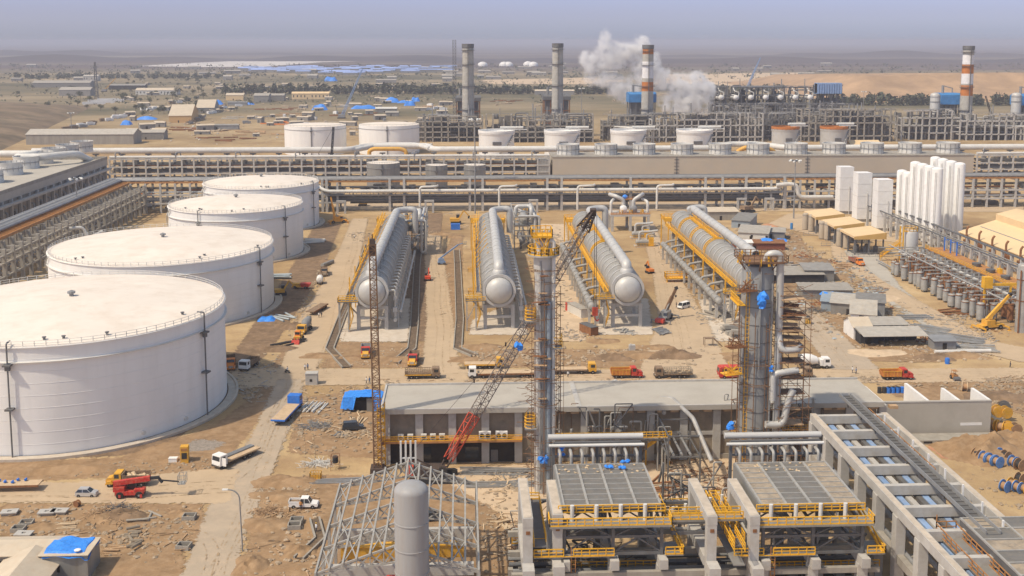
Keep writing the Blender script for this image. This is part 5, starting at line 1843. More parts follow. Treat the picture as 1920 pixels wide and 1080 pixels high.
# stacked goods on the yards
def goods(px,py,n,m,label,grp,L=8,spread=14):
	for k in range(n):
		o=tag(MB().tube((-L/2,0,.3),(L/2,0,.3),.3,6).tube((-L/2,.65,.3),(L/2,.65,.3),.3,6).tube((-L/2,.3,.82),(L/2,.3,.82),.3,6).obj('pipe_bundle',m),label,'pipes',grp)
		p=G(px,py)
		o.location=(p.x+rr.uniform(-spread,spread),p.y+rr.uniform(-spread,spread),0)
		o.rotation_euler=(0,0,rr.uniform(-.5,.5))
for i,(px,py,n,m) in enumerate([(330,243,9,'rust'),(420,262,10,'rust'),(460,222,8,'pipe_grey'),(520,205,9,'rust'),(560,215,9,'timber'),(620,200,9,'pipe_grey'),(660,215,8,'rust'),(480,250,8,'timber'),(700,240,6,'pipe_grey'),(830,200,8,'timber'),(950,190,6,'rust'),(515,232,6,'orange')]):
	goods(px,py,n,m,'bundle of pipes lying on the far yard among its pile','pipe bundles on the far yard',12,22)

# ---------------------------------------------------------------- masts and far cranes
def light_mast(px,py,ytop,label,Y=None):
	b=G(px,py)
	H_=CAM_H-(ytop-HORIZON)*b.y/FOC
	t=T('light_mast',label,'light mast',b,0,'high light masts')
	MB().tube((0,0,0),(0,0,H_),.38,8,.2).obj('pole','galv',t)
	MB().lathe([(1.6,H_-.5),(1.9,H_-.5),(1.9,H_-.1),(1.6,H_-.1)],14,cap0=False,cap1=False).bar((-1.7,0,H_-.3),(1.7,0,H_-.3),.2).bar((0,-1.7,H_-.3),(0,1.7,H_-.3),.2).obj('ring','galv_dark',t)
	lm=MB().rbox((0,0,0),(1.0,.8,.7),0,.4).mesh('lamp','lamp_glass')
	for k in range(6):
		a=k*math.pi/3
		inst('lamp',lm,t,(2.4*math.cos(a),2.4*math.sin(a),H_-.3),a)
light_mast(147,440,330,'tall light mast standing beside the concrete rack left of the tanks')
light_mast(135,262,208,'light mast by the workshop in front of the scrub hill')
light_mast(1090,240,165,'light mast left of the banded chimney')
light_mast(1618,220,172,'white headed mast in front of the sand plateau')
light_mast(1488,410,303,'thin tall mast left of the white cold boxes')
light_mast(891,400,222,'very thin mast rising through the middle of the main rack')

def far_crane(px,py,tx,ty,label,m='blue_pale',w=2.4,bays=22):
	b=G(px,py)
	t=T('lattice_crane',label,'crane',b)
	q=W(tx,ty,b.y+6)
	MB().box(-3,-3,1.2,4,3,4.4).obj('cab_house','galv',t)
	MB().box(-4,-3.6,0,4,-2.4,1.2).obj('track','dark',t)
	MB().box(-4,2.4,0,4,3.6,1.2).obj('track','dark',t)
	MB().lattice((1,0,3),(q.x-b.x,4,q.z),w,.9,bays,.38).obj('boom',m,t)
	MB().bar((q.x-b.x,4,q.z),(-6,0,14),.12).bar((-6,0,14),(-3,0,3),.4).obj('pendant_line','dark',t)
far_crane(640,222,681,127,'far lattice crane with a teal tipped boom above the twin white tanks')
far_crane(1398,172,1425,108,'faint blue lattice crane far off right of the steam',w=3.0)
far_crane(195,172,218,146,'small yellow crane by the far sheds at left','plant_yellow',1.6,10)
far_crane(1868,258,1846,180,'dark boomed crane right of the right hand chimney','dark',1.6,16)
far_crane(617,330,626,238,'dark slim boom crane behind the farthest big tank','dark',1.0,20)
tw=T('lattice_tower','thin dark lattice tower by the far sheds at left','tower',G(181,186))
MB().lattice((0,0,0),(0,0,52),5,1.6,14,.5).obj('mast','galv_dark',tw)
dom=tag(MB().lathe([(16,0),(16,5),(13,10),(7,13.4),(.2,14.6)],18).obj('storage_dome','white'),'white storage dome far beyond the middle chimneys','dome','white storage domes beyond the chimneys')
for k,(px,py) in enumerate(((905,124),(945,124),(953,124),(990,123),(1000,124))):
	o=dom if k == 0 else dom.copy()
	if k: col.objects.link(o)
	o.location=G(px,py)

# ================================================================ the substation building
def substation():
	Y=203.0
	e=W(718,766,Y)
	z=e.z
	x0,x1=e.x,W(1652,766,Y).x
	dep=G(740,723,z).y-Y
	L=x1-x0
	t=T('substation','long flat roofed concrete building with brown panels between pale columns','building',(x0,Y,0))
	mid=z*.47
	MB().box(.6,.75,0,L-.6,dep-.4,z-.9).obj('wall','concrete_brown',t)
	split=W(1085,766,Y).x-x0
	for a,b in ((-.5,split-.06),(split+.06,L+.3)):
		MB().box(a,-.9,z-.9,b,dep+.3,z-.05).obj('roof_slab','concrete_slab',t)
	up=MB().box(-.5,-.9,z-.05,L+.3,-.5,z+.12).box(-.5,dep,z-.05,L+.3,dep+.3,z+.35)
	up.box(-.5,-.5,z-.05,-.1,dep,z+.2)
	up.obj('parapet','concrete_pale',t)
	jt=MB().box(split-.5,-.9,z-.04,split+.5,dep,z+.13)
	jt.obj('joint_cover','concrete_pale',t)
	cm=MB().box(-.75,.2,0,.75,1.4,z-.9).mesh('column','concrete_pale')
	pm=MB().box(-.8,-.4,z-1.5,.8,.9,z-.92).mesh('bracket','timber')
	for k in range(16):
		x=W(720+62.1*k,800,Y).x-x0
		inst('column',cm,t,(x+.4,0,0))
		if k > 4:
			inst('bracket',pm,t,(x-1.6,0,0))
			inst('bracket',pm,t,(x+2.4,0,0))
	xb=W(978,830,Y).x-x0
	MB().box(xb+1,.5,mid-.4,L-.6,1.3,mid+.3).obj('band_beam','concrete_pale',t)
	MB().box(xb+1,.5,.1,L-.6,1.6,1.0).obj('plinth','concrete',t)
	# balcony with air conditioners over the glazed ground floor
	MB().box(-.4,-1.8,mid-.4,xb,1.2,mid).obj('balcony','rust_orange',t)
	MB().rail([(-.3,-1.7,mid),(xb,-1.7,mid)],1.0,1.5,.1).obj('balcony_rail','yellow',t)
	MB().box(.7,.62,.2,xb,.74,mid-.5).obj('recess_shade','hollow_shade',t)  # flat near-black panel painted as the shade of a recess
	wn_=MB().box(-1.3,.5,.9,1.3,.6,3.3).bar((0,.48,.9),(0,.48,3.3),.1).mesh('window','glass')
	for px in (796,885):
		inst('window',wn_,t,(W(px,850,Y).x-x0,0,0))
	MB().box(xb-6,.5,.2,xb-4.6,.6,2.6).obj('door','galv_dark',t)
	return x0,z,mid,dep
SUB=substation()

def ac_unit(px,big):
	x=W(px,825,203).x
	t=T('air_conditioner','','air conditioner',(x,201.6,SUB[2]),0,'air conditioners on the balcony')
	if big:
		t['label']='wide twin fan air conditioner on the balcony beside the red crane boom'
		MB().box(-1.15,0,.1,1.15,.8,1.5).obj('case','white',t)
		for s in (-.55,.55):
			MB().lathe([(.46,0),(.46,.04),(.1,.05)],14,(s,-.06,.8),'Y').obj('fan_grille','dark',t)
	else:
		t['label']='small single fan air conditioner on the balcony rail, left of the crane boom'
		MB().box(-.55,0,.1,.55,.7,1.2).obj('case','white_pipe',t)
		MB().lathe([(.4,0),(.4,.04),(.1,.05)],14,(0,-.06,.65),'Y').obj('fan_grille','galv_dark',t)
for px in (752,770,795,812,829):
	ac_unit(px,False)
for px in (909,940):
	ac_unit(px,True)

def transformer_bays():
	Y=214.0
	a,b=W(1656,760,Y),W(1859,760,Y)
	z=W(1750,752,Y).z
	t=T('transformer_bays','roofless grey concrete wall with white dividing walls beside the long building','wall',(a.x,Y,0))
	L=b.x-a.x
	MB().box(0,0,0,L,.5,z).obj('front_wall','concrete_slab',t)
	MB().box(.2,-.08,z-.25,L,0,z).obj('coping','concrete_pale',t)
	for px,back in ((1655,724),(1742,718),(1800,727),(1857,727)):
		x=W(px,752,Y).x-a.x
		d=max(6,min(15,G(px-40,back,z).y-Y))
		MB().box(x-.3,.5,0,x+.3,d,z).obj('dividing_wall','white',t)
	MB().box(L*.72,-.03,z*.28,L*.92,0,z*.36).obj('name_board','white',t)
	f=MB().box(-2,-5,0,L+4,-1,.9)
	f.obj('plinth','concrete',t)
	wm=MB().box(-.9,-5.04,.3,.9,-4.98,.7).mesh('vent_slot','hollow_shade')
	for k in range(8):
		inst('vent_slot',wm,t,(2+2.8*k,0,0))
transformer_bays()
for k,(px,l) in enumerate(((1655,'dark transformer drums in the first bay behind the grey wall'),(1672,'blue drums lying in the bay behind the grey wall'))):
	t=T('drum_stack',l,'drums',G(px,742,0)+Vector((0,2,0)))
	for j in range(5):
		MB().tube((j*1.1,0,0),(j*1.1,0,1.4),.5,10).obj('drum','dark' if k == 0 else 'blue',t)

# ================================================================ the two upright columns
def scaffold_ring(mb,r,z0,z1,n,dz,w=1.6,t=.09,boards=None,rr=random):
	for i in range(n):
		a=2*math.pi*i/n
		for q in (r,r+w):
			if rr.random() < .85:
				mb.bar((q*math.cos(a),q*math.sin(a),z0),(q*math.cos(a),q*math.sin(a),z1-rr.uniform(0,6)),t)
	z=z0+dz
	while z < z1:
		for i in range(n):
			if rr.random() < .8:
				a,b=2*math.pi*i/n,2*math.pi*(i+1)/n
				for q in (r,r+w):
					mb.bar((q*math.cos(a),q*math.sin(a),z),(q*math.cos(b)*1.02,q*math.sin(b)*1.02,z+rr.uniform(-.1,.1)),t*.8)
				mb.bar((r*math.cos(a),r*math.sin(a),z),((r+w+rr.uniform(0,.8))*math.cos(a),(r+w+.4)*math.sin(a),z),t*.8)
		z += dz*rr.uniform(.8,1.2)

def slim_column():
	rr=random.Random(3)
	Y=190.0
	b=W(1018,800,Y)
	t=T('process_column','slim upright column wrapped in rusty scaffold poles in front of the long building','column',(b.x,Y,0))
	ztop=W(1015,480,Y).z
	r=1.55
	MB().lathe([(r,0),(r,ztop*.55),(r,ztop-4),(r*1.15,ztop-2),(r*1.15,ztop)],28,cap0=False).obj('shell','vessel_pale',t)
	MB().lathe([(r+.1,ztop),(2.2,ztop+.1),(2.9,ztop+.2),(2.9,ztop+.5),(.5,ztop+.5)],28,cap0=False).obj('top_platform','steel_pale',t)
	MB().lathe(dome_prof(1.35,ztop+.4,ztop+2.6,.7),20,cap0=False).obj('dome_head','vessel_pale',t)
	hr=MB().rail([(2.8*math.cos(a),2.8*math.sin(a),ztop+.5) for a in [2*math.pi*i/14 for i in range(15)]],1.3,1,.13)
	for k in range(14):
		a=rr.uniform(0,6.28)
		hr.bar((2.5*math.cos(a),2.5*math.sin(a),ztop+.5),(2.1*math.cos(a),2.1*math.sin(a),ztop+rr.uniform(1,2.4)),.2)
	hr.obj('platform_rail','yellow',t)
	up=MB().box(-2.2,-2,ztop+3.6,1.4,1.6,ztop+3.8)
	up.rail([(-2.2,-2,ztop+3.8),(1.4,-2,ztop+3.8),(1.4,1.6,ztop+3.8),(-2.2,1.6,ztop+3.8),(-2.2,-2,ztop+3.8)],1.4,.8,.14)
	for k in range(8):
		up.bar((rr.uniform(-2.2,1.2),-2,ztop+.5),(rr.uniform(-2.2,1.2),-2,ztop+3.6),.14)
	up.obj('upper_cage','yellow',t)
	MB().pipe([(.4,-1.4,ztop+1),(.4,-1.4,ztop+3),(1.7,-1.5,ztop+3),(1.7,-1.5,2)],.34,10).obj('overhead_pipe','white_pipe',t)
	MB().pipe([(-.6,-1.6,ztop-.6),(-.6,-1.9,ztop-4),(-.6,-1.9,1)],.2,8).obj('side_pipe','galv',t)
	MB().pipe([(.9,-1.75,ztop-8),(.9,-1.75,3)],.42,10).obj('downcomer','blue_grey',t)
	MB().pipe([(1.75,-1.2,ztop-6),(1.75,-1.2,3)],.2,8).obj('side_pipe','galv',t)
	sc=MB()
	scaffold_ring(sc,2.1,0,ztop-2,8,2.3,1.0,.1,rr=rr)
	for k in range(110):
		a=rr.uniform(-3.3,.3)
		z=rr.uniform(4,ztop-2)
		q=rr.uniform(2.2,3.0)
		sc.bar((q*math.cos(a),q*math.sin(a),z),(q*math.cos(a)+rr.uniform(-2.4,2.4),q*math.sin(a),z+rr.uniform(-.3,.3)),.07)
	for k in range(4):
		x=2.2+.5*k
		sc.bar((x,-1,2),(x+rr.uniform(-.2,.2),-1,ztop*rr.uniform(.6,.85)),.07)
	sc.obj('scaffold','scaffold',t)
	for k in range(11):
		z=rr.uniform(3,ztop-3)
		MB().rbox((rr.uniform(-1.2,1.2),-2.2,z),(rr.uniform(1.2,2.8),.9,.1),rr.uniform(-.3,.3),rr.uniform(-.06,.06)).obj('scaffold_board','timber' if k % 2 else 'rust',t)
	for k,z in enumerate((W(990,590,Y).z,W(1042,640,Y).z,W(985,790,Y).z)):
		s=-1 if k != 1 else 1
		g=MB().box(s*1.4-.1,-2.4,z-.8,s*3.2+.1,.4,z-.6) if s > 0 else MB().box(-3.4,-2.4,z-.8,-1.3,.4,z-.6)
		g.obj('cage_floor','galv',t)
		c=MB()
		for j in range(7):
			a=R(-30+40*j)
			c.bar((s*2.4+1.0*math.cos(a),-1+1.1*math.sin(a),z-.6),(s*2.4+.9*math.cos(a),-1+1.0*math.sin(a),z+1.8),.1)
		for zz in (0,.6,1.2,1.8):
			c.pipe([(s*2.4+1.0*math.cos(a),-1+1.05*math.sin(a),z-.6+zz) for a in [2*math.pi*i/12 for i in range(13)]],.07,5,bend=.01)
		c.obj('ladder_cage','yellow',t)
	for px,py in ((972,650),(1019,862)):
		p=W(px,py,Y-2.5)
		q=MB()
		for j in range(5):
			q.rock((rr.uniform(-.5,.5),rr.uniform(-.3,.3),rr.uniform(-.5,.5)),rr.uniform(.5,.8),1)
		o=q.obj('blue_wrapping','blue_tarp',t)
		o.location=(p.x-b.x,-2.5,p.z)
slim_column()

def big_column():
	rr=random.Random(6)
	Y=195.0
	b=W(1413,800,Y)
	t=T('process_column','thick grey column with curved side pipes and rusty scaffold on its right','column',(b.x,Y,0))
	zt=W(1413,505,Y).z
	r=2.95
	MB().lathe([(r,0),(r,zt*.5),(r,zt),(r*.9,zt+.9),(r*.5,zt+1.5),(.1,zt+1.7)],36,cap0=False).obj('shell','grey_col',t)
	bd=MB()
	for k in range(1,12):
		z=zt*k/12
		bd.lathe([(r-.02,z-.06),(r+.08,z-.06),(r+.08,z+.06),(r-.02,z+.06)],36,cap0=False,cap1=False)
	bd.obj('shell_bands','galv_dark',t)
	fr=MB()
	for a in range(6):
		q=R(a*60+20)
		fr.bar((r*.9*math.cos(q),r*.9*math.sin(q),zt),((r+1.2)*math.cos(q),(r+1.2)*math.sin(q),zt+2.0),.2)
	fr.box(-r+.2,-r-.6,zt+1.7,r+1,r,zt+1.9)
	fr.rail([(-r-.8,-r-.6,zt+1.9),(r+1.6,-r-.6,zt+1.9),(r+1.6,r,zt+1.9),(-r-.8,r,zt+1.9),(-r-.8,-r-.6,zt+1.9)],1.3,1,.11)
	fr.obj('top_frame','scaffold',t)
	pt=MB()
	for k in range(16):
		a=rr.uniform(0,6.28)
		pt.bar(((r+.8)*math.cos(a),(r+.6)*math.sin(a),zt+1.2),((r+.4)*math.cos(a),(r+.6)*math.sin(a),zt+rr.uniform(2,3.4)),.22)
	pt.obj('yellow_fittings','yellow',t)
	MB().pipe([(1.2,-1,zt+1.4),(1.2,-2.4,zt+3.4),(3.4,-2.4,zt+3.4),(3.6,-2.2,zt-4),(3.6,-2.2,6)],.68,14,bend=1.6).obj('overhead_pipe','vessel_pale',t)
	z1,z2,z3=W(1450,648,Y).z,W(1450,690,Y).z,W(1450,760,Y).z
	MB().pipe([(3.6,-2.2,z1+3),(3.6,-3.4,z1),(7.0,-3.0,z1),(8.0,-1.4,z1+.1)],.62,12,bend=1.4).obj('side_pipe','vessel_pale',t)
	MB().pipe([(2.4,-3.6,z2-5),(2.4,-3.6,z2),(4.4,-3.8,z2+.4),(7,-3.4,z2+.6)],.6,12,bend=1.4).obj('side_pipe','vessel_pale',t)
	MB().pipe([(6.4,-3,z3+4),(5.4,-3,z3+1.6),(4.6,-3.4,z3-2.6),(1.2,-3.6,z3-2.4)],.68,14,bend=1.5).obj('side_pipe','vessel_pale',t)
	MB().pipe([(4.0,-2.6,z3-4),(5.4,-2.6,z3-6),(6.2,-2.4,2)],.6,12).obj('side_pipe','vessel_pale',t)
	MB().pipe([(1.9,-3.3,zt-2),(1.9,-3.3,1)],.16,8).obj('thin_pipe','galv',t)
	MB().pipe([(-.2,-3.15,zt+1),(-.2,-3.15,zt-18)],.12,6).obj('thin_pipe','galv',t)
	ld=MB()
	for s in (0,.6):
		ld.bar((-2.6+s,-2.2,2),(-2.6+s,-2.2,zt),.1)
	for k in range(50):
		ld.bar((-2.6,-2.2,2+k*.75),(-2.0,-2.2,2+k*.75),.06)
	ld.obj('ladder','yellow',t)
	for k,(px,py) in enumerate(((1380,650),(1400,545),(1372,700))):
		p=W(px,py,Y-3)
		g=MB().rbox((0,0,0),(3.6,2.2,.14),.3)
		g.rail([(-1.7,-1.2,.1),(1.7,-.6,.1)],1.2,.7,.1)
		for j in range(5):
			g.bar((rr.uniform(-1.5,1.5),rr.uniform(-.8,.8),.1),(rr.uniform(-1.5,1.5),rr.uniform(-.8,.8),rr.uniform(.8,2.2)),.14)
		o=g.obj('side_platform','rust' if k != 2 else 'yellow',t)
		o.location=(p.x-b.x,-3,p.z)
	MB().rail([(-r-1.2,-r,zt-6),(-r-1.2,r,zt-6)],1.3,.8,.13).box(-r-1.4,-r,zt-6.2,-r,r,zt-6).obj('yellow_gallery','yellow',t)
	sc=MB()
	for x in (3.6,5.0,6.4,8.0,9.2):
		for y in (-3.8,0,3.5):
			if rr.random() < .85:
				sc.bar((x,y,0),(x+rr.uniform(-.2,.2),y,zt*rr.uniform(.55,.93)),.09)
	z=2.0
	while z < zt*.9:
		for y in (-3.8,0,3.5):
			sc.bar((3.2,y,z),(9.6+rr.uniform(-.6,.6),y,z+rr.uniform(-.1,.1)),.08)
		for x in (3.6,6.4,9.2):
			sc.bar((x,-4.4,z),(x,3.9,z),.08)
		if rr.random() < .5:
			sc.bar((3.6,-3.8,z),(9.2,-3.8,z+2.2),.07)
		z += 2.1
	for k in range(90):
		a=rr.uniform(-2.6,0.5)
		z=rr.uniform(4,zt)
		sc.bar((3.2*math.cos(a),3.2*math.sin(a),z),(3.6*math.cos(a)+rr.uniform(-2,2),3.6*math.sin(a),z+rr.uniform(-.3,.3)),.07)
	scaffold_ring(sc,3.3,0,zt-6,10,4.2,1.0,.1,rr=rr)
	sc.obj('scaffold','scaffold',t)
	for k in range(11):
		z=5+k*(zt*.82)/11
		MB().rbox((6.2+rr.uniform(-.6,.6),-1.5,z),(4.6,3.2,.14),rr.uniform(-.1,.1)).obj('scaffold_board',rr.choice(('timber','rust','scaffold')),t)
	for k in range(7):
		z=W(1450,570+k*12,Y).z
		MB().rbox((5.6+rr.uniform(0,1),-1.0,z),(rr.uniform(2.5,4.4),2.6,.12),rr.uniform(-.5,.5)).obj('scaffold_board',rr.choice(('rust','timber','galv_dark')),t)
	for px,py,s in ((1432,566,1.2),(1370,796,.7),(1446,692,.45)):
		p=W(px,py,Y-4)
		q=MB()
		for j in range(7):
			q.rock((rr.uniform(-.6,.6)*s,rr.uniform(-.3,.3),rr.uniform(-.9,.9)*s),rr.uniform(.5,.9)*s,1.1)
		q.obj('blue_wrapping','blue_tarp',t).location=(p.x-b.x,-4,p.z)
big_column()

# ================================================================ cranes over the building
def boom_crane():
	f=W(822,893,196)
	tip=W(1112,398,214)
	t=T('crawler_crane','crane with a long lattice boom, red at the foot, leaning right across the building','crane',(f.x,f.y,0))
	o=Vector((f.x,f.y,0))
	o=Vector((f.x,f.y,0))
	A=Vector((0,0,f.z))
	B=tip-o
	k1=.22
	C=A+(B-A)*.06
	fl=MB()
	for s in (-.45,.45):
		fl.bar(A+Vector((s,0,0)),C+Vector((s*1.6,0,0)),.26)
	fl.bar(A.lerp(C,.5)-Vector((.6,0,0)),A.lerp(C,.5)+Vector((.6,0,0)),.16).obj('boom_legs','boom_dark',t)
	MB().lattice(C,A+(B-A)*k1,1.3,1.65,5,.17).obj('boom_foot','red_boom',t)
	MB().lattice(A+(B-A)*k1,A+(B-A)*.93,1.7,1.5,34,.14).obj('boom','boom_grey',t)
	MB().lattice(A+(B-A)*.93,B,1.9,.7,4,.26).rbox(B,(1.2,1,1.4),0,.3).obj('boom_head','boom_dark',t)
	MB().box(-5.5,-1.5,1.1,1.2,1.5,2.5).obj('house','boom_dark',t)
	MB().box(-6.2,-1.6,1.2,-4.6,1.6,3.0).obj('counterweight','red_boom',t)
	MB().prism([(.2,1.3),(1.8,1.3),(1.6,2.9),(.2,2.9)],-1.8,-.8,'XZ').obj('cab','glass',t)
	for s in (-2.1,2.1):
		MB().prism([(-3.6,.3),(-3.0,0),(3.0,0),(3.6,.3),(3.6,.8),(3.0,1.1),(-3.0,1.1),(-3.6,.8)],s-.45,s+.45,'XZ').obj('track','dark',t)
	gm=Vector((-5.5,0,4.6))
	ln=MB().bar(Vector((-4,0,2.4)),gm,.3).bar(Vector((-1,0,2.4)),gm,.22)
	ln.bar(gm,A+(B-A)*.62,.05).bar(A+(B-A)*.62,B,.05).rbox(gm.lerp(A+(B-A)*.62,.5),(.3,.3,.9),0,.5).rbox(gm.lerp(A+(B-A)*.62,.75),(.3,.3,.9),0,.5)
	ln.obj('gantry','boom_dark',t)
	hk=B+Vector((.3,-.6,-.5))
	zb=W(1108,592,213).z
	MB().bar(hk,(hk.x,hk.y,zb+1.6),.09).bar(hk+Vector((.4,0,0)),(hk.x+.4,hk.y,zb+1.6),.09).obj('hoist_rope','dark',t)
	h=MB().rbox((hk.x+.2,hk.y,zb+.8),(1.1,.7,1.7)).pipe([(hk.x+.2,hk.y,zb),(hk.x+.2,hk.y,zb-.8),(hk.x+.7,hk.y,zb-1.3),(hk.x+1.0,hk.y,zb-.8)],.14,6)
	h.obj('hook_block','red_boom',t)
boom_crane()

def upright_boom():
	f=G(709,884)
	t=T('lattice_mast','rusty lattice boom standing almost upright at the left end of the long building','crane',f)
	tip=W(698,452,f.y+1)-Vector(f)
	MB().lattice((0,0,0),tip*.985,1.5,1.2,46,.15).obj('boom','mast_brown',t)
	MB().rbox(tip-Vector((0,0,1.2)),(1.0,1.0,3.2)).bar(tip,tip+Vector((0,0,1.3)),.2).obj('boom_head','boom_dark',t)
	MB().box(-1.4,-1.4,0,1.4,1.4,1.0).obj('base','boom_dark',t)
	MB().bar(tip,(1.0,-.8,3),.05).obj('hoist_rope','dark',t)
upright_boom()
sc_=T('scaffold_tower','yellow scaffold stair tower at the left corner of the long building','scaffold',G(716,878))
q=MB()
for x in (-.7,.7):
	for y in (-.7,.7):
		q.bar((x,y,0),(x,y,13),.13)
for k in range(9):
	z=1.4*k+.6
	q.bar((-.7,-.7,z),(.7,-.7,z+1.4),.12)
	q.bar((-.7,-.7,z),(.7,-.7,z),.1)
	q.bar((-.7,.7,z),(.7,.7,z),.1)
	q.box(-.6,-.5,z,.6,.5,z+.06)
q.obj('frame','yellow',sc_)

# ================================================================ open steel shed in the foreground
def steel_shed():
	z=10.0
	fl,fr_=G(592,1076,z),G(898,1074,z)
	bl,brr=G(624,912,z),G(884,912,z)
	y0,y1=fl.y,bl.y
	x0,x1=fl.x,fr_.x
	L,Wd=y1-y0,x1-x0
	t=T('steel_shed','unclad grey steel shed frame with gabled lattice trusses and no roof sheets','shed frame',(x0,y0,0))
	rise=3.9
	pale='steel_pale'
	cm=MB().bar((0,0,0),(0,0,z),.42).mesh('column',pale)
	n=4
	for i in range(n+1):
		for x in (0,Wd):
			inst('column',cm,t,(x,L*i/n,0))
	tr=MB()
	nn=12
	top=lambda k: z+rise*(1-abs(2*k-1))
	for i in range(nn):
		a,b=i/nn,(i+1)/nn
		tr.bar((Wd*a,0,top(a)),(Wd*b,0,top(b)),.26)
		bo=lambda k: z-.2+(rise-2.2)*(1-abs(2*k-1))
		tr.bar((Wd*a,0,bo(a)),(Wd*b,0,bo(b)),.24)
		tr.bar((Wd*a,0,bo(a)),(Wd*b,0,top(b)),.17)
		tr.bar((Wd*a,0,top(a)),(Wd*b,0,bo(b)),.17)
		tr.bar((Wd*b,0,bo(b)),(Wd*b,0,top(b)),.17)
	tm=tr.mesh('truss',pale)
	for i in range(n+1):
		inst('truss',tm,t,(0,L*i/n,0))
	pm=MB().bar((0,-.6,0),(0,L+.4,0),.26).mesh('purlin',pale)
	for i in range(nn+1):
		inst('purlin',pm,t,(Wd*i/nn,0,top(i/nn)+.28))
	for j,(ya,yb) in enumerate(((0,L/n),(L*.25,L*.5),(L*.75,L))):
		b=MB()
		for i in range(0,nn):
			a,c=i/nn,(i+1)/nn
			if i % 2 == j % 2:
				b.bar((Wd*a,ya,top(a)+.1),(Wd*c,yb,top(c)+.1),.14)
				b.bar((Wd*c,ya,top(c)+.1),(Wd*a,yb,top(a)+.1),.14)
		b.obj('roof_bracing',pale,t)
	for x in (0,Wd):
		s=MB()
		for zz in (3.2,6.5,9.8):
			s.bar((x,0,zz),(x,L,zz),.26)
		s.bar((x,0,.3),(x,L/n,6.3),.18).bar((x,L/n,.3),(x,0,6.3),.18)
		s.bar((x,L*.75,.3),(x,L,6.3),.18)
		s.obj('side_girt',pale,t)
	for k,y in enumerate((L*.38,L*.78)):
		MB().box(.6,y,3.6,Wd-.6,y+.8,5.4).obj('concrete_beam','concrete_pale',t)
	vm=MB()
	for x in (-1.5,-.5,.5,1.5):
		vm.bar((Wd/2+x*.8,L+.5,z+rise-2),(Wd/2+x*.8,L+.5,z+rise+3.4),.3)
	vm.bar((Wd/2-1.2,L+.5,z+rise+.5),(Wd/2+1.2,L+.5,z+rise+.5),.2)
	vm.obj('vent_posts','white_pipe',t)
	return x0,y0,Wd,L
SH=steel_shed()
cr=T('gantry_beam','yellow bridge crane girder lying inside the steel shed frame','girder',(SH[0]+1.5,SH[1]+16,4))
MB().box(0,0,0,SH[2]-3.6,1.0,1.9).obj('girder','plant_yellow',cr)
MB().box(0,-.2,1.9,SH[2]-3.6,1.2,2.1).obj('top_flange','plant_yellow',cr)
MB().box(1,.1,-4,1.6,.7,0).box(SH[2]-6,.1,-4,SH[2]-5.4,.7,0).obj('stand','steel',cr)
rt_=T('red_tank','red horizontal tank under the front of the steel shed frame','tank',(SH[0]+9,SH[1]+8.5,0))
MB().lathe([(.1,-.5),(.8,-.35),(1.15,0),(1.15,5),(.8,5.35),(.1,5.5)],20,(0,0,4.0),'X').obj('shell','red',rt_)
MB().box(.6,-.9,0,1.1,.9,3.1).box(3.9,-.9,0,4.4,.9,3.1).bar((.8,0,.3),(4.1,0,.3),.3).obj('saddle','steel',rt_)

def round_vessel():
	Y=140.0
	b=W(772,1000,Y)
	zt=W(772,903,Y).z
	t=T('upright_vessel','smooth grey upright vessel with a domed top in front of the steel shed','vessel',(b.x,Y,0))
	r=(W(804.5,1000,Y).x-W(740,1000,Y).x)/2
	MB().lathe(dome_prof(r,0,zt-1.25,1.25,8),56,cap0=False).obj('shell','grey_paint',t)
	for py in (976,1024,1069,1120):
		z=W(772,py,Y).z
		MB().lathe([(r-.01,z-.09),(r+.07,z-.07),(r+.07,z+.07),(r-.01,z+.09)],56,cap0=False,cap1=False).obj('hoop','grey_paint',t)
round_vessel()

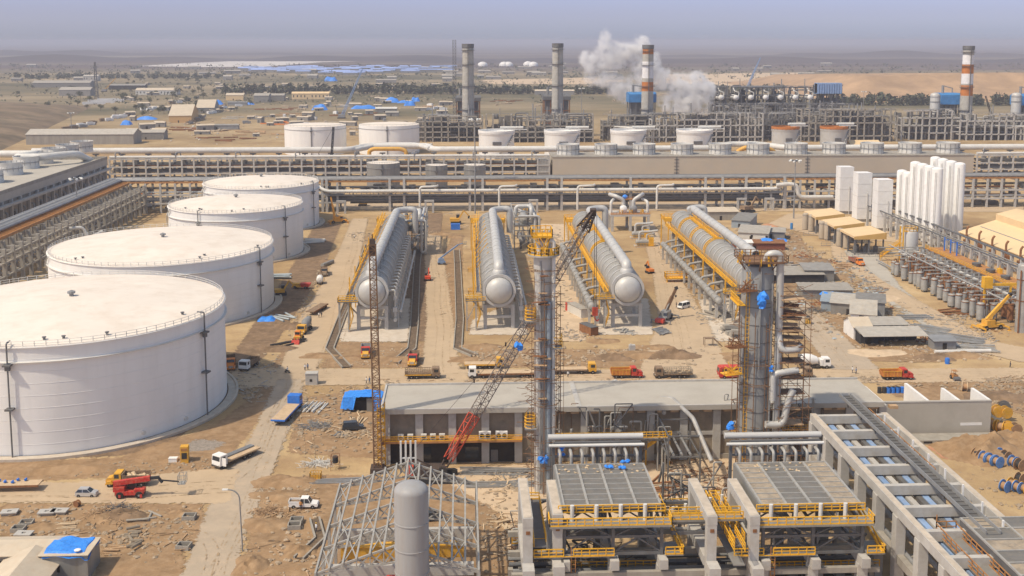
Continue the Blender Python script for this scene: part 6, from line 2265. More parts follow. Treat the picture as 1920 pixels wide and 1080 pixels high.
# ================================================================ air cooler tables with yellow railings
def cooler_table(pl,pr,pyf,label,z=16.0,dusty=False,back=872):
	a,b=G(pl,pyf,z),G(pr,pyf,z)
	y0=a.y
	dep=G(pl-16,back,z).y-y0
	w=b.x-a.x
	t=T('air_cooler',label,'air cooler',(a.x,y0,0))
	wz=z-2.0
	MB().box(0,0,z-.9,w,dep,z-.25).obj('fan_deck','galv_dark',t)
	n=4
	for i in range(n):
		x0,x1=w*i/n+.18,w*(i+1)/n-.18
		MB().box(x0,.1,z-.2,x1,dep-.1,z-.08).obj('screen','mesh_dusty' if dusty and i in (0,3) else 'mesh',t)
	fr=MB()
	for i in range(n+1):
		fr.box(w*i/n-.18 if i else -.1,0,z-.25,w*i/n+.18 if i < n else w+.1,dep,z+.12)
	fr.obj('bay_rail','steel_pale',t)
	rb=MB()
	for i in range(n):
		for k in range(1,8):
			rb.bar((w*i/n+.2,dep*k/8,z-.02),(w*(i+1)/n-.2,dep*k/8,z-.02),.14)
	rb.box(-.1,-.1,z-.3,w+.1,.1,z+.1).box(-.1,dep-.1,z-.3,w+.1,dep+.1,z+.1).box(w/2-.08,.1,z-.3,w/2+.08,dep-.1,z+.06)
	rb.obj('bay_ribs','steel_pale',t)
	sw=MB().box(-.3,0,z-2.2,-.12,dep,z)
	sw.obj('side_sheet','cladding',t)
	# walkway in front
	MB().box(-2.2,-2.6,wz-.3,w+1.2,-.1,wz).obj('walkway','cladding',t)
	MB().rail([(-2.2,-2.5,wz),(w+1.2,-2.5,wz),(w+1.2,-.2,wz)],1.15,1.25,.13).rail([(-2.2,-2.5,wz),(-2.2,-.2,wz)],1.15,1.2,.13).obj('front_rail','yellow',t)
	MB().rail([(-.8,-.3,wz+1.0),(w+.6,-.3,wz+1.0)],1.1,1.25,.13).obj('inner_rail','yellow',t)
	sm=MB().lathe([(.3,wz),(.3,wz+2.3)],8).mesh('stub_pipe','white_pipe')
	for i in range(4):
		inst('stub_pipe',sm,t,(w*(i+.5)/4-.6,-.7,0))
	# steel table under the fans
	zc=9.0
	cm=MB().bar((0,0,zc),(0,0,wz-.3),.45).mesh('leg','steel')
	pm=MB().box(-.7,-.7,0,.7,.7,zc-1.4).box(-.62,-1.9,zc-1.4,.62,2.5,zc).mesh('pier','concrete_pale')
	for x in (0,w/2,w):
		for y in (-1.2,dep*.5,dep):
			inst('leg',cm,t,(x,y,0))
			inst('pier',pm,t,(x+.05,y,0))
	bm=MB()
	for y in (-1.2,dep*.5,dep):
		for zz in (zc+.25,zc+2.8):
			bm.bar((0,y,zz),(w,y,zz),.3,.4)
		for i in range(2):
			u,v=w*i/2,w*(i+1)/2
			bm.bar((u,y,zc+.4),((u+v)/2,y,zc+2.6),.2).bar((v,y,zc+.4),((u+v)/2,y,zc+2.6),.2)
			bm.bar((u,y,zc+2.8),((u+v)/2,y,wz-.6),.18).bar((v,y,zc+2.8),((u+v)/2,y,wz-.6),.18)
	for x in (0,w/2,w):
		for zz in (zc+.25,wz-.6):
			bm.bar((x,-1.2,zz),(x,dep,zz),.3,.4)
	bm.obj('bracing','steel',t)
	fm=MB().lathe([(1.6,wz-.4),(1.6,wz+.6)],18,cap0=False,cap1=False).mesh('fan_ring','galv_dark')
	for i in range(4):
		for k in range(2):
			inst('fan_ring',fm,t,(w*(i+.5)/4,dep*(k+.5)/2,0))
	# lower platform with yellow rail and ladders
	lz=zc+.5
	MB().box(-4.4,-2.4,lz-.2,w*.52,-1.6,lz).obj('lower_walkway','cladding',t)
	MB().rail([(-4.4,-2.4,lz),(-.2,-2.4,lz)],1.1,1.2,.13).rail([(1.2,-2.4,lz),(w*.5,-2.4,lz)],1.1,1.2,.13).bar((-4.4,-2.4,lz),(w*.5,-2.4,lz),.1).obj('lower_rail','yellow',t)
	MB().box(w+.4,-2.4,lz-.2,w+3.0,1.6,lz).obj('side_platform','cladding',t)
	MB().rail([(w+.4,-2.4,lz),(w+3.0,-2.4,lz),(w+3.0,1.6,lz)],1.1,1.2,.13).obj('side_rail','yellow',t)
	st=MB()
	for d in (0,.9):
		st.bar((w+2.8,-1.9+d,lz),(w+.9,5+d,wz),.14,.3)
		st.bar((w+2.8,-1.9+d,lz+1),(w+.9,5+d,wz+1),.12)
	for k in range(12):
		p=Vector((w+2.8,-1.9,lz)).lerp(Vector((w+.9,5,wz)),k/12)
		st.box(p.x-.2,p.y,p.z,p.x+.2,p.y+.9,p.z+.05)
	st.obj('stair','yellow',t)
	# side walkway on the left
	MB().box(-4.4,-2.4,lz+1.4,-2.6,dep*.9,lz+1.6).obj('side_walkway','steel',t)
	MB().rail([(-4.4,-2.4,lz+1.6),(-4.4,dep*.9,lz+1.6),(-2.6,dep*.9,lz+1.6)],1.1,1.4,.13).rail([(-2.6,-1,lz+1.6),(-2.6,dep*.8,lz+1.6)],1.1,1.4,.13).bar((-4.4,0,lz+1.6),(-2.6,0,lz+1.6),.1).obj('side_walkway_rail','yellow',t)
	ld=MB()
	for s in (0,.6):
		ld.bar((.9+s,-2.2,2),(.9+s,-2.2,lz+1.2),.12)
	for k in range(12):
		ld.bar((.9,-2.2,2.2+k*.6),(1.5,-2.2,2.2+k*.6),.07)
	ld.obj('ladder','rust_orange',t)
	# header rack behind with hooped outlet pipes
	hb=dep+3.0
	hd=MB()
	for x in (0,w/2,w):
		hd.bar((x,hb,0),(x,hb,z+2.4),.45)
	hd.bar((0,hb,z+2.4),(w,hb,z+2.4),.4).bar((0,hb,z+.2),(w,hb,z+.2),.3)
	hd.obj('header_frame','steel',t)
	MB().tube((-.8,hb+1,z+3.0),(w+.5,hb+1,z+3.0),.5,12).obj('header_pipe','vessel_pale',t)
	MB().tube((-.8,hb-.6,z+2.2),(w+.5,hb-.6,z+2.2),.25,10).obj('header_pipe','white_pipe',t)
	hm2=MB().pipe([(0,hb-2.4,z-.4),(0,hb-2.4,z+1.5),(0,hb,z+1.5),(0,hb,z+.2)],.24,8).mesh('outlet_pipe','steel_pale')
	for i in range(8):
		inst('outlet_pipe',hm2,t,(w*(i+.5)/8,0,0))
	db=MB()
	for k in range(40):
		db.rock((rnd.uniform(.3,w-.3),rnd.uniform(dep*.75,dep-.2),z+.02),rnd.uniform(.08,.3),.4)
	db.obj('litter','plank',t)
	return t,a,w,dep
C1=cooler_table(1057,1240,948,'left air cooler table with grey screens, litter and yellow railings')
C2=cooler_table(1428,1616,946,'right air cooler table with two sand dusted screens and yellow railings',dusty=True,back=868)
for i,(px,py) in enumerate(((1055,856),(1140,877),(1165,878),(1172,868))):
	q=MB()
	for j in range(5):
		q.rock((rnd.uniform(-.5,.5),rnd.uniform(-.4,.4),.2+(j*.35 if i == 0 else 0)),rnd.uniform(.3,.5),.9)
	tag(q.obj('blue_sheet_scrap','blue_tarp'),('tall blue sheet scrap hung behind the left air cooler','small blue scrap left of the crossed blue ones on the cooler','blue scrap lying on the left air cooler screens','blue scrap at the back edge of the left air cooler')[i],'tarpaulin').location=G(px,py,16.1)

def portal_pair(px,pyf,pyb,label,z=15.6,w=1.35,mark=True):
	"""a concrete portal running back from the viewer, with a rust stained plate"""
	a=G(px,pyf,z)
	L=G(px-36,pyb,z).y-a.y
	t=T('concrete_portal',label,'portal',(a.x,a.y,0),0,None)
	MB().box(-w/2,0,0,w/2,w*1.1,z-1.35).obj('column','concrete_pale',t)
	MB().box(-w/2,L-w,0,w/2,L,z-1.35).obj('column','concrete_pale',t)
	MB().box(-w/2-.04,-.04,z-1.35,w/2+.04,L+.04,z).obj('beam','concrete_pale',t)
	MB().box(-w*.6,-2.4,7.6,w*.6,-.02,9.0).obj('corbel','concrete_pale',t)
	MB().box(-w*.6,.02+w*1.1,7.6,w*.6,L-w-.02,9.0).obj('lower_beam','concrete_pale',t)
	if mark:
		MB().box(-.28,-.07,z-2.4,.28,-.02,z-1.9).obj('plate','rust',t)
	cp=MB().box(-w/2+.1,.2,z+.01,w/2-.1,L-.2,z+.06)
	cp.obj('dust_cap','rust_top',t)
for px,f,b_,l in ((990,972,897,'pale concrete portal left of the left air cooler'),(1046,965,900,'pale concrete portal tucked behind the left air cooler walkway'),(1336,968,897,'pale concrete portal standing between the two air coolers'),(1416,968,897,'pale concrete portal along the left side of the right air cooler')):
	portal_pair(px,f,b_,l)

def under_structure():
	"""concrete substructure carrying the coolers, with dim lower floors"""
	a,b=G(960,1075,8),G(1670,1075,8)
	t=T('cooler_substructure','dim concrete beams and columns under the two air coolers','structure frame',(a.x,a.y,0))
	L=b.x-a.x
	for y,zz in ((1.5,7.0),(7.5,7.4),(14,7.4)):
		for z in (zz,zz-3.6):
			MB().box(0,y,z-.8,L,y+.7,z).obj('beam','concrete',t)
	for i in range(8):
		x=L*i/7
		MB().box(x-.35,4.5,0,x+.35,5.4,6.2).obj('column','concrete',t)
	MB().box(.5,3,.8,L-.5,16,1.0).obj('slab','hollow_shade',t)  # near-black slab, painted as the deep shade beneath the coolers
	for k in range(9):
		MB().tube((0,3.2+1.3*k,3.6+(k % 3)*.4),(L,3.2+1.3*k,3.6+(k % 3)*.4),rnd.uniform(.15,.35),8).obj('pipe',rnd.choice(('galv','steel_pale','steel')),t)
	# steel link walkway with yellow rails between the coolers
	x0=C1[1].x+C1[2]+1.6-a.x
	x1=C2[1].x-2.5-a.x
	y=C1[1].y-a.y
	MB().box(x0,y-.5,13.4,x1,y+1.4,13.7).obj('link_walkway','cladding',t)
	MB().rail([(x0,y-.4,13.7),(x1,y-.4,13.7)],1.1,1.3,.13).obj('link_rail','yellow',t)
	MB().rail([(x0,y+1.3,13.7),(x1,y+1.3,13.7)],1.1,1.3,.13).obj('link_rail','yellow',t)
	for k in range(4):
		MB().bar((x0,y+3.4*k,11.6),(x1,y+3.4*k,11.6),.35,.5).obj('steel_beam','steel',t)
	xm=W(1368,960,a.y+y).x-a.x
	MB().box(xm-.8,y-6,9.4,xm+.8,y+12,9.6).obj('long_walkway','cladding',t)
	for s in (-.75,.75):
		MB().rail([(xm+s,y-6,11.6),(xm+s,y+12,11.6)],1.1,1.4,.13).obj('long_rail','yellow',t)
	for k in range(5):
		p=Vector((x0+(x1-x0)*(k+.5)/5,y+4+k,12.2))
		MB().lathe([(.25,0),(.25,1.5)],8,p).obj('stub_pipe','white_pipe',t)
under_structure()

def pipe_maze():
	rr=random.Random(12)
	for k,(px0,px1,py,z1,l) in enumerate(((1245,1400,985,12,'thicket of thin pipes and valves between the two air coolers'),(1010,1260,862,13,'pipe thicket behind the left air cooler'),(1370,1560,852,14,'pipe thicket behind the right air cooler'),(960,1050,1040,9,'pipe thicket at the left foot of left air cooler'),(1060,1250,1075,7,'dark pipework below the left air cooler'),(1430,1650,1075,7,'dark pipework below the right air cooler'))):
		a,b=G(px0,py,3),G(px1,py,3)
		t=T('pipework',l,'pipework',(a.x,a.y,0))
		w=b.x-a.x
		for j,m in enumerate(('steel','steel_pale','scaffold')):
			q=MB()
			q.tube((0,j,z1*.5),(w,j,z1*.5),.14,6)
			for i in range(14):
				x,y,z=rr.uniform(0,w),rr.uniform(0,7),rr.uniform(2,z1)
				r=rr.uniform(.07,.2) if m != 'scaffold' else .06
				q.pipe([(x,y,0),(x,y,z),(max(0,min(w,x+rr.uniform(-4,4))),y,z),(max(0,min(w,x+rr.uniform(-4,4))),y+rr.uniform(0,3),z*rr.uniform(.3,.8))],r,6)
			struct(q.obj('pipes',m,t),'stuff')
		MB().rail([(0,-.4,z1*.55),(w,-.4,z1*.55)],1.1,1.2,.13).obj('rail','yellow',t)
		v=MB().lathe([(.3,0),(.3,.7),(.12,.9)],8).bar((-.35,0,.9),(.35,0,.9),.08).mesh('valve','galv')
		for i in range(8):
			inst('valve',v,t,(rr.uniform(0,w),rr.uniform(0,6),z1*.5))
pipe_maze()

def pipe_trestle():
	o=G(1282,905)
	t=T('pipe_trestle','slender grey pipe trestle with a looped pipe between the two air coolers','pipe trestle',o)
	f=MB()
	for x in (-3,3):
		for y in (0,9,18):
			f.bar((x,y,0),(x,y,9),.3)
	for z in (5,9):
		for x in (-3,3):
			f.bar((x,0,z),(x,18,z),.24)
		for y in (0,9,18):
			f.bar((-3,y,z),(3,y,z),.24)
	f.bar((-3,0,5),(-3,9,9),.16).bar((3,9,5),(3,18,9),.16)
	f.obj('frame','steel',t)
	MB().pipe([(4,-5,6),(2.4,4,11),(.5,15,11.2),(-2,16,11),(-2,10,10)],.42,12).obj('loop_pipe','pipe_grey',t)
	for k in range(3):
		MB().tube((-2+k*1.6,0,5.4),(-2+k*1.6,18,5.4),.25,8).obj('pipe','galv',t)
pipe_trestle()
ys=T('yellow_stair','small yellow stair against the brown wall of the long building','stair',(W(1232,835,201).x,201.2,0))
q=MB()
for d in (0,.9):
	q.bar((-2.2,-d,SUB[2]-1.6),(1.2,-d,SUB[2]+.6),.14,.35).bar((-2.2,-d,SUB[2]-.5),(1.2,-d,SUB[2]+1.7),.1)
q.rail([(1.2,-.9,SUB[2]+.6),(2.6,-.9,SUB[2]+.6)],1.1,.7,.1)
q.box(1.2,-.9,SUB[2]+.5,2.6,.2,SUB[2]+.6)
q.bar((2.4,-.4,0),(2.4,-.4,SUB[2]+.5),.2).bar((-2.2,-.4,0),(-2.2,-.4,SUB[2]-1.5),.2)
for k in range(9):
	q.box(-2.2+k*.38,-.9,SUB[2]-1.6+k*.245,-1.85+k*.38,0,SUB[2]-1.55+k*.245)
q.obj('flight','yellow',ys)

# ================================================================ concrete rack slanting away on the right
def right_rack():
	z=15.0
	pl=G(1735,1000,z)
	x0=pl.x
	y0,y1=G(1735,1002,z).y-14,G(1524,778,z).y
	x1=G(1665,780,z).x
	w=x1-x0
	L=y1-y0
	t=T('pipe_rack','big pale concrete rack on the right with blue and grey strips between its beams','pipe rack',(x0,y0,0))
	n=8
	cm=MB().box(-.7,-.8,0,.7,.8,z-1.4).mesh('column','concrete_pale')
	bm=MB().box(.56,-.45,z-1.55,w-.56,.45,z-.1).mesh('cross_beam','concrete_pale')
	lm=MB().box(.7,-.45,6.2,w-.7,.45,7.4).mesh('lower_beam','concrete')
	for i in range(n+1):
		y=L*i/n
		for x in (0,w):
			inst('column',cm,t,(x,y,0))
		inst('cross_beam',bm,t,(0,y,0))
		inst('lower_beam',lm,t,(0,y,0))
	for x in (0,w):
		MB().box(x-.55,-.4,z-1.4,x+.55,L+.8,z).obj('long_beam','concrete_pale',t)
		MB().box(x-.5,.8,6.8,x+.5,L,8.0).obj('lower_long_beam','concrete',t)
		MB().box(x-.4,-.3,z+.01,x+.4,L+.7,z+.05).obj('dust_cap','rust_top',t)
	hm_=MB().box(-.9,.3,z-3.3,-.72,1.5,z-1.4).mesh('haunch','concrete_pale')
	for k,(x,m,ww) in enumerate(((1.6,'galv',.5),(3.0,'blue_strip',.9),(4.4,'concrete_pale',.9),(6.0,'galv_dark',.8),(7.0,'blue_strip',.9),(8.4,'galv',.8),(10.2,'timber',.4),(11.2,'blue_strip',.8),(12.2,'galv_dark',.6))):
		if x < w-.9:
			MB().box(x-ww/2,0,z-2.2,x+ww/2,L,z-1.8).obj('pipe_strip',m,t)
	for k in range(5):
		x=1.0+k*(w-2)/4
		MB().tube((x,0,7.9),(x,L,7.9),.35,8).obj('rack_pipe',rnd.choice(('galv','steel','pipe_grey')),t)
	tx=w*.64
	tb=MB().box(tx-.92,12,z+.5,tx+.92,L+8,z+.65)
	for s in (-1.0,1.0):
		MB().box(tx+s-.07,12,z+.66,tx+s+.07,L+8,z+1.3).obj('tray_side','galv',t)
	for i in range(44):
		y=12+i*(L-4)/43
		tb.bar((tx-1,y,z+.68),(tx+1,y,z+.68),.2)
		if i % 5 == 0:
			tb.bar((tx-.8,y,z-.1),(tx-.8,y,z+.45),.25).bar((tx+.8,y,z-.1),(tx+.8,y,z+.45),.25)
	tb.obj('tray_walkway','galv_dark',t)
	sm=MB().bar((0,0,z-2),(0,0,z+1.8),.24).mesh('white_post','white')
	for i in range(8):
		inst('white_post',sm,t,(tx+2.3,14+i*6,0))
	MB().rail([(tx+1.6,L*.55,z),(tx+1.6,L,z)],1.1,2,.1).obj('rust_rail','rust_orange',t)
	return x0,y0,w,L,z
RR=right_rack()

def near_cooler():
	z=15.8
	a=G(1800,972,z)
	x0=a.x
	t=T('air_cooler','dusty air cooler deck of grey and sand panels in the lower right corner','air cooler',(x0,a.y,0))
	w,dep=22,26
	MB().box(0,-dep,z-1.2,w,0,z-.2).obj('fan_deck','galv_dark',t)
	n=8
	for i in range(n):
		for k in range(4):
			x=.1+k*w/4
			y=-dep+dep*i/n
			MB().box(x+.12,y+.15,z-.18,x+w/4-.12,y+dep/n-.15,z-.06).obj('screen',rnd.choice(('mesh','mesh_dusty','mesh')),t)
	rb=MB()
	for i in range(n+1):
		rb.bar((0,-dep+dep*i/n,z),(w,-dep+dep*i/n,z),.22)
	for k in range(5):
		rb.bar((.1+k*w/4,-dep,z+.02),(.1+k*w/4,0,z+.02),.26)
	rb.obj('bay_rail','steel_pale',t)
	MB().box(-3.4,-dep,z-2.2,-.3,0,z-2.0).obj('walkway','cladding',t)
	for s in (-3.3,-.5):
		MB().rail([(s,-dep,z-2.0),(s,0,z-2.0)],1.3,1.5,.12).obj('walkway_rail','rust_orange',t)
	MB().rail([(-3.3,0,z-2.0),(-.5,0,z-2.0)],1.6,1.2,.12).bar((-3.3,0,z-2),(-3.3,0,z+.6),.12).obj('end_rail','rust_orange',t)
	for x in (-3,w/2,w):
		for y in (-dep+1,-dep/2,-1):
			MB().bar((x,y,0),(x,y,z-2.2),.5).obj('leg','steel',t)
	MB().pipe([(-4.6,-9,6),(-4.6,-9,z-1.4),(-2.6,-7.5,z-1.4),(-1.8,-7,z-3)],.55,14,bend=1.4).obj('bent_pipe','pipe_grey',t)
near_cooler()

# ================================================================ right hand side: cold boxes, cylinders, hall, vessel rows
def cold_box(Y,label):
	t=T('cold_box',label,'tower',(181,Y,0),0,'white cold boxes')
	h,w=22.5,3.2
	MB().box(-w,-w,1.5,w,w,h).obj('casing','white',t)
	MB().box(-w-.04,-w-.04,h-.25,w+.04,w+.04,h+.06).obj('cap','white',t)
	b=MB()
	for z in (6.5,12,17.5):
		b.box(-w-.06,-w-.06,z,w+.06,w+.06,z+.14)
	b.bar((w*.4,-w-.2,0),(w*.4,-w-.2,h*.6),.25)
	b.obj('panel_seams','white_pipe',t)
	MB().box(-w+.3,-w+.3,0,w-.3,w-.3,1.5).obj('plinth','concrete',t)
	MB().pipe([(w,0,7),(w+2.6,0,7),(w+2.6,4,7),(w+2.6,4,0)],.4,8).rail([(w,-2,5),(w+4,-2,5),(w+4,3,5)],1.1,1.3,.12).obj('side_pipe','galv',t)
cold_box(457,'nearest of the three white square towers, on the right')
cold_box(481,'middle one of the three white square towers')
cold_box(504,'farthest of the three white square towers, partly behind a cream shed')

def cream_shed(Y,label):
	t=T('open_shed',label,'shed',(149.3,Y-65,0),0,'cream open sheds with silos')
	MB().prism([(0,6.6),(0,7.4),(12.2,8.8),(12.2,6.6)],0,16,'XZ').obj('roof','cream',t)
	MB().prism([(-.1,6.2),(-.1,7.3),(12.3,8.7),(12.3,6.2)],-.2,-.02,'XZ').box(12.22,-.2,6.2,12.5,16,8.6).obj('fascia','cream_trim',t)
	pm=MB().box(-.25,-.25,0,.25,.25,6.8).mesh('post','steel')
	for x in (.6,6,11.6):
		for y in (.6,8,15.4):
			inst('post',pm,t,(x,y,0))
	q=MB()
	for k in range(5):
		q.lathe(dome_prof(.9,0,2.6,.5,3),10,(2+k*2,4+(k % 2)*4,0),cap0=False)
	q.box(1,3,0,11,10,.3)
	q.obj('machines','galv_dark',t)
	MB().rail([(-6,-3,0),(14,-3,0)],1.6,2.2,.1).obj('fence','galv',t)
for y,l in ((468,'nearest cream open sided shed left of the white square towers'),(491,'middle cream open sided shed left of the white square towers'),(514,'farthest cream open sided shed left of the white square towers')):
	cream_shed(y,l)
first=None
for k,(px,py) in enumerate(((1510,431),(1521,434),(1541,448),(1551,450),(1574,462),(1587,466))):
	l=('back left tan silo of the farthest pair','tan silo touching the farthest cream shed','left tan silo of the middle pair','right tan silo of the middle pair','left tan silo of the nearest pair','right tan silo of the nearest pair, widest looking')[k]
	t=T('silo',l,'silo',G(px,py),0,'tan silos by the cream sheds')
	MB().lathe(dome_prof(1.35,.4,7.0,.5),18,cap0=False).obj('shell','silo_tan',t)
	MB().lathe([(1.42,6.4),(1.42,6.6)],18,cap0=False,cap1=False).lathe([(1.1,0),(1.1,.4)],12).obj('band','galv',t)

for k,(X,Y,z) in enumerate(((188,454,27),(188,447.5,27),(188.4,441.5,32),(188.4,434.5,32),(188.4,427.5,32),(188.4,420.5,32),(205,460,32),(205,452.5,32),(205,444.5,32),(205,436.5,32))):
	l=('shorter white cylinder at the left end of the tall cluster','second shorter white cylinder at the left of the tall cluster','first full height white cylinder of the front row','second full height white cylinder of the front row','third full height white cylinder of the front row','last white cylinder of the front row, nearest the viewer',
		 'farthest white cylinder of the back row','second white cylinder of the back row','third white cylinder of the back row','rightmost white cylinder of the back row, beside the beige hall')[k]
	t=T('storage_cylinder',l,'cylinder',(X,Y,0),0,'tall white cylinders')
	MB().lathe(dome_prof(2.15,.8,z-.9,.9),28,cap0=False).obj('shell','white',t)
	MB().lathe([(1.7,0),(1.7,.9)],16).obj('skirt','concrete',t)
	MB().bar((-1.6,-1.7,.5),(-1.6,-1.7,z-2),.12).bar((-1.2,-2.0,.5),(-1.2,-2.0,z-2),.12).obj('ladder','white_pipe',t)

def beige_hall():
	t=T('beige_hall','big beige hall with raised ridge and dark flues along its wall at right','hall',(191,332,0))
	MB().prism([(0,0),(44,0),(44,8.6),(22,15.4),(0,8.6)],0,72,'XZ').obj('wall','cream',t)
	MB().prism([(-.5,8.46),(-.5,8.76),(14,13.2),(14,12.9)],-.4,72.4,'XZ').obj('roof','cream',t)
	MB().prism([(14,12.6),(14,15.6),(22,17.6),(30,15.6),(30,12.6)],-.4,72.4,'XZ').obj('ridge_monitor','cream',t)
	MB().box(6.8,-.3,10.7,7.6,70,11.15).obj('roof_gutter','galv',t)
	fm=MB().pipe([(-1.2,0,2),(-1.2,0,11.2),(-.4,0,12.2)],.4,8).box(-2,-.8,5.8,-.2,.8,7.2).mesh('flue','rust')
	for k in range(7):
		inst('flue',fm,t,(0,4+k*10,0))
	MB().box(-.15,0,8.0,0,72,8.4).obj('eave_trim','cream_trim',t)
beige_hall()

def side_rack():
	t=T('pipe_rack','low white posted rack with an orange deck running back past the beige hall','pipe rack',(177,290,0))
	L=178
	pm=MB().box(-.45,-.45,0,.45,.45,9.0).box(-.3,-.3,6.4,8,.3,7.2).box(7.4,-.45,0,8.3,.45,9.0).mesh('portal','concrete_pale')
	for i in range(28):
		inst('portal',pm,t,(2,i*L/27,0))
	MB().box(1.7,0,9.0,2.2,L,9.4).obj('edge_beam','steel',t)
	MB().box(9.4,0,9.0,10.2,L,9.5).obj('edge_beam','steel',t)
	for k in range(3):
		MB().tube((4+k*2,0,7.7),(4+k*2,L,7.7),.25,8).obj('rack_pipe',rnd.choice(('galv','pipe_grey')),t)
	MB().box(-5.6,0,5.0,1.2,100,5.4).obj('deck','rust_orange',t)
	MB().rail([(-5.5,0,5.4),(-5.5,100,5.4)],1.1,2.2,.1).obj('deck_rail','yellow',t)
	tr=MB()
	for i in range(26):
		y0,y1=i*4,(i+1)*4
		tr.bar((-5.5,y0,0),(-5.5,y0,5),.3).bar((-5.5,y0,.6),(-5.5,y1,4.6),.16)
	tr.bar((-5.5,0,4.8),(-5.5,104,4.8),.3)
	tr.obj('deck_truss','steel',t)
	em=MB().lathe([(1.3,0),(1.5,.8),(1.5,1.2),(.5,1.4)],12).mesh('fan_unit','galv_dark')
	for k in range(7):
		inst('fan_unit',em,t,(-2.4,6+k*10,5.4))
	ym=MB().box(-.5,-1,0,.5,1,1.6).bar((0,0,1.5),(0,0,2.6),.2).mesh('yellow_unit','yellow')
	for k in range(4):
		inst('yellow_unit',ym,t,(.2,4+k*17,5.4))
	bm=MB().bar((0,0,0),(0,0,5),.35).bar((0,0,4),(1.6,0,4),.25).mesh('blue_stand','blue')
	for k in range(3):
		inst('blue_stand',bm,t,(-1,84+k*5,5.4))
side_rack()

def tower_tank():
	o=G(1705,489)
	t=T('upright_tank','upright grey tank with yellow top railing and yellow stair at its left','tank',o)
	MB().lathe(dome_prof(2.75,.4,11.2,.7),28,cap0=False).obj('shell','vessel_pale',t)
	MB().rail([(2.6*math.cos(a),2.6*math.sin(a),11.6) for a in [2*math.pi*i/12 for i in range(13)]],1.3,1,.14).box(-3.6,-2,0,-3.2,-1.6,13).box(-3.6,1,0,-3.2,1.4,13).bar((-3.4,-1.8,11.5),(2,-1.8,11.5),.3).obj('top_rail','yellow',t)
	s=MB()
	for d in (0,1):
		s.bar((-11,d,1.5),(-3.4,d,7),.16,.4).bar((-11,d,2.7),(-3.4,d,8.2),.14)
		s.bar((-11,d,0),(-11,d,2.7),.16)
	for k in range(14):
		s.box(-11+k*.54,0,1.5+k*.39,-10.6+k*.54,1,1.56+k*.39)
	s.obj('stair','yellow',t)
tower_tank()

def vessel_row(X,ya,yb,n,r,h,m,label,grp,jit=.2,cap='rust'):
	rr=random.Random(int(X*3))
	t0=T('filter_vessel',label,'vessel',(X,ya,0),0,grp)
	MB().lathe(dome_prof(r,.8,h,r*.5,4),16,cap0=False).obj('shell',m,t0)
	MB().lathe([(r+.12,h-.2),(r+.12,h+.05),(r,h+.05)],16,cap0=False,cap1=False).pipe([(0,0,h),(0,0,h+1.3),(1.4,0,h+1.3),(1.4,0,h-1.6)],.2,6).obj('top_pipe',cap,t0)
	lg=MB()
	for a in (0,2.1,4.2):
		lg.bar((r*.8*math.cos(a),r*.8*math.sin(a),0),(r*.8*math.cos(a),r*.8*math.sin(a),1.2),.2)
	lg.lathe([(r*.8,.7),(r*.8,.9)],12).obj('legs','steel',t0)
	for i in range(1,n):
		k=rr.uniform(.72,1.05)
		dup(t0,(X+rr.uniform(-jit,jit)*3,ya+(yb-ya)*i/(n-1)+rr.uniform(-1.2,1.2),0),rr.uniform(-1,1),sc=(k,k,rr.uniform(.7,1.1)))
vessel_row(151,304,369,15,1.1,5.4,'vessel','grey domed filter vessel in the front row along the pale paved strip','grey filter vessels in the front row')
vessel_row(155.5,305,370,14,.9,5.0,'galv','slimmer grey vessel in the second row behind the filter vessels','slim vessels in the second row')
vessel_row(159.5,303,372,14,.9,5.6,'rust','rust brown vessel in the third row of the vessel field','rusty vessels in the third row')
vessel_row(163,305,374,13,.8,5.0,'galv','thin grey upright vessel in the back row by the orange deck','thin vessels in the back row')
def manifold():
	t=T('pipe_manifold','long pale pipe manifold on frames between the vessel rows and orange deck','pipework',(161,300,0))
	for k,(x,z,r) in enumerate(((0,4.2,.55),(5.6,4.6,.5),(6.8,2.4,.4),(-8.6,1.4,.3),(-4,6.9,.25))):
		MB().tube((x,0,z),(x,88,z),r,10).obj('header_pipe','vessel_pale' if k < 3 else 'pipe_grey',t)
	fm=MB().box(-.2,-.2,0,.2,.2,6.6).box(7,-.2,0,7.4,.2,6.6).box(-.2,-.2,3.4,7.4,.2,3.7).box(-8.8,-.15,6.2,7.4,.15,6.5).mesh('frame','steel_pale')
	vm=MB().lathe([(.5,0),(.5,1.2),(.2,1.6)],8,(0,0,4.4)).pipe([(0,0,3),(3,0,3),(3,0,.4)],.22,6).mesh('valve','galv')
	for i in range(18):
		inst('frame',fm,t,(0,1+i*5,0))
		inst('valve',vm,t,(0,3+i*4.8,0))
		inst('valve',vm,t,(5.6,2+i*4.9,.4))
	sc=MB()
	rr=random.Random(8)
	for k in range(120):
		x,y,z=rr.uniform(-10,6),rr.uniform(0,86),rr.uniform(1,7)
		d=rr.choice(((2.6,0,0),(0,3.5,0),(0,0,3)))
		sc.bar((x,y,z),(x+d[0],y+d[1],max(0,z-d[2])),.13)
	struct(sc.obj('scaffold','scaffold',t),'stuff')
manifold()
t=T('process_column','plain grey column rising at the right edge beside the yellow crane','column',G(1914,622))
MB().lathe(dome_prof(1.7,0,19,.9),22,cap0=False).obj('shell','vessel',t)
MB().lathe([(1.8,9),(1.8,9.3)],22,cap0=False,cap1=False).lathe([(1.8,15),(1.8,15.3)],22,cap0=False,cap1=False).bar((-1.6,-1.4,0),(-1.6,-1.4,18),.3).obj('bands','rust',t)
t=T('lifting_frame','yellow lifting frame over the vessel rows near the right edge','frame',G(1868,588))
MB().bar((-4,0,0),(-4,0,9),.5).bar((4,0,0),(4,0,9),.5).bar((-4.3,0,9),(9,0,9),.6,.8).box(-4.6,-1,8,-2,1,11.4).obj('beam','yellow',t)

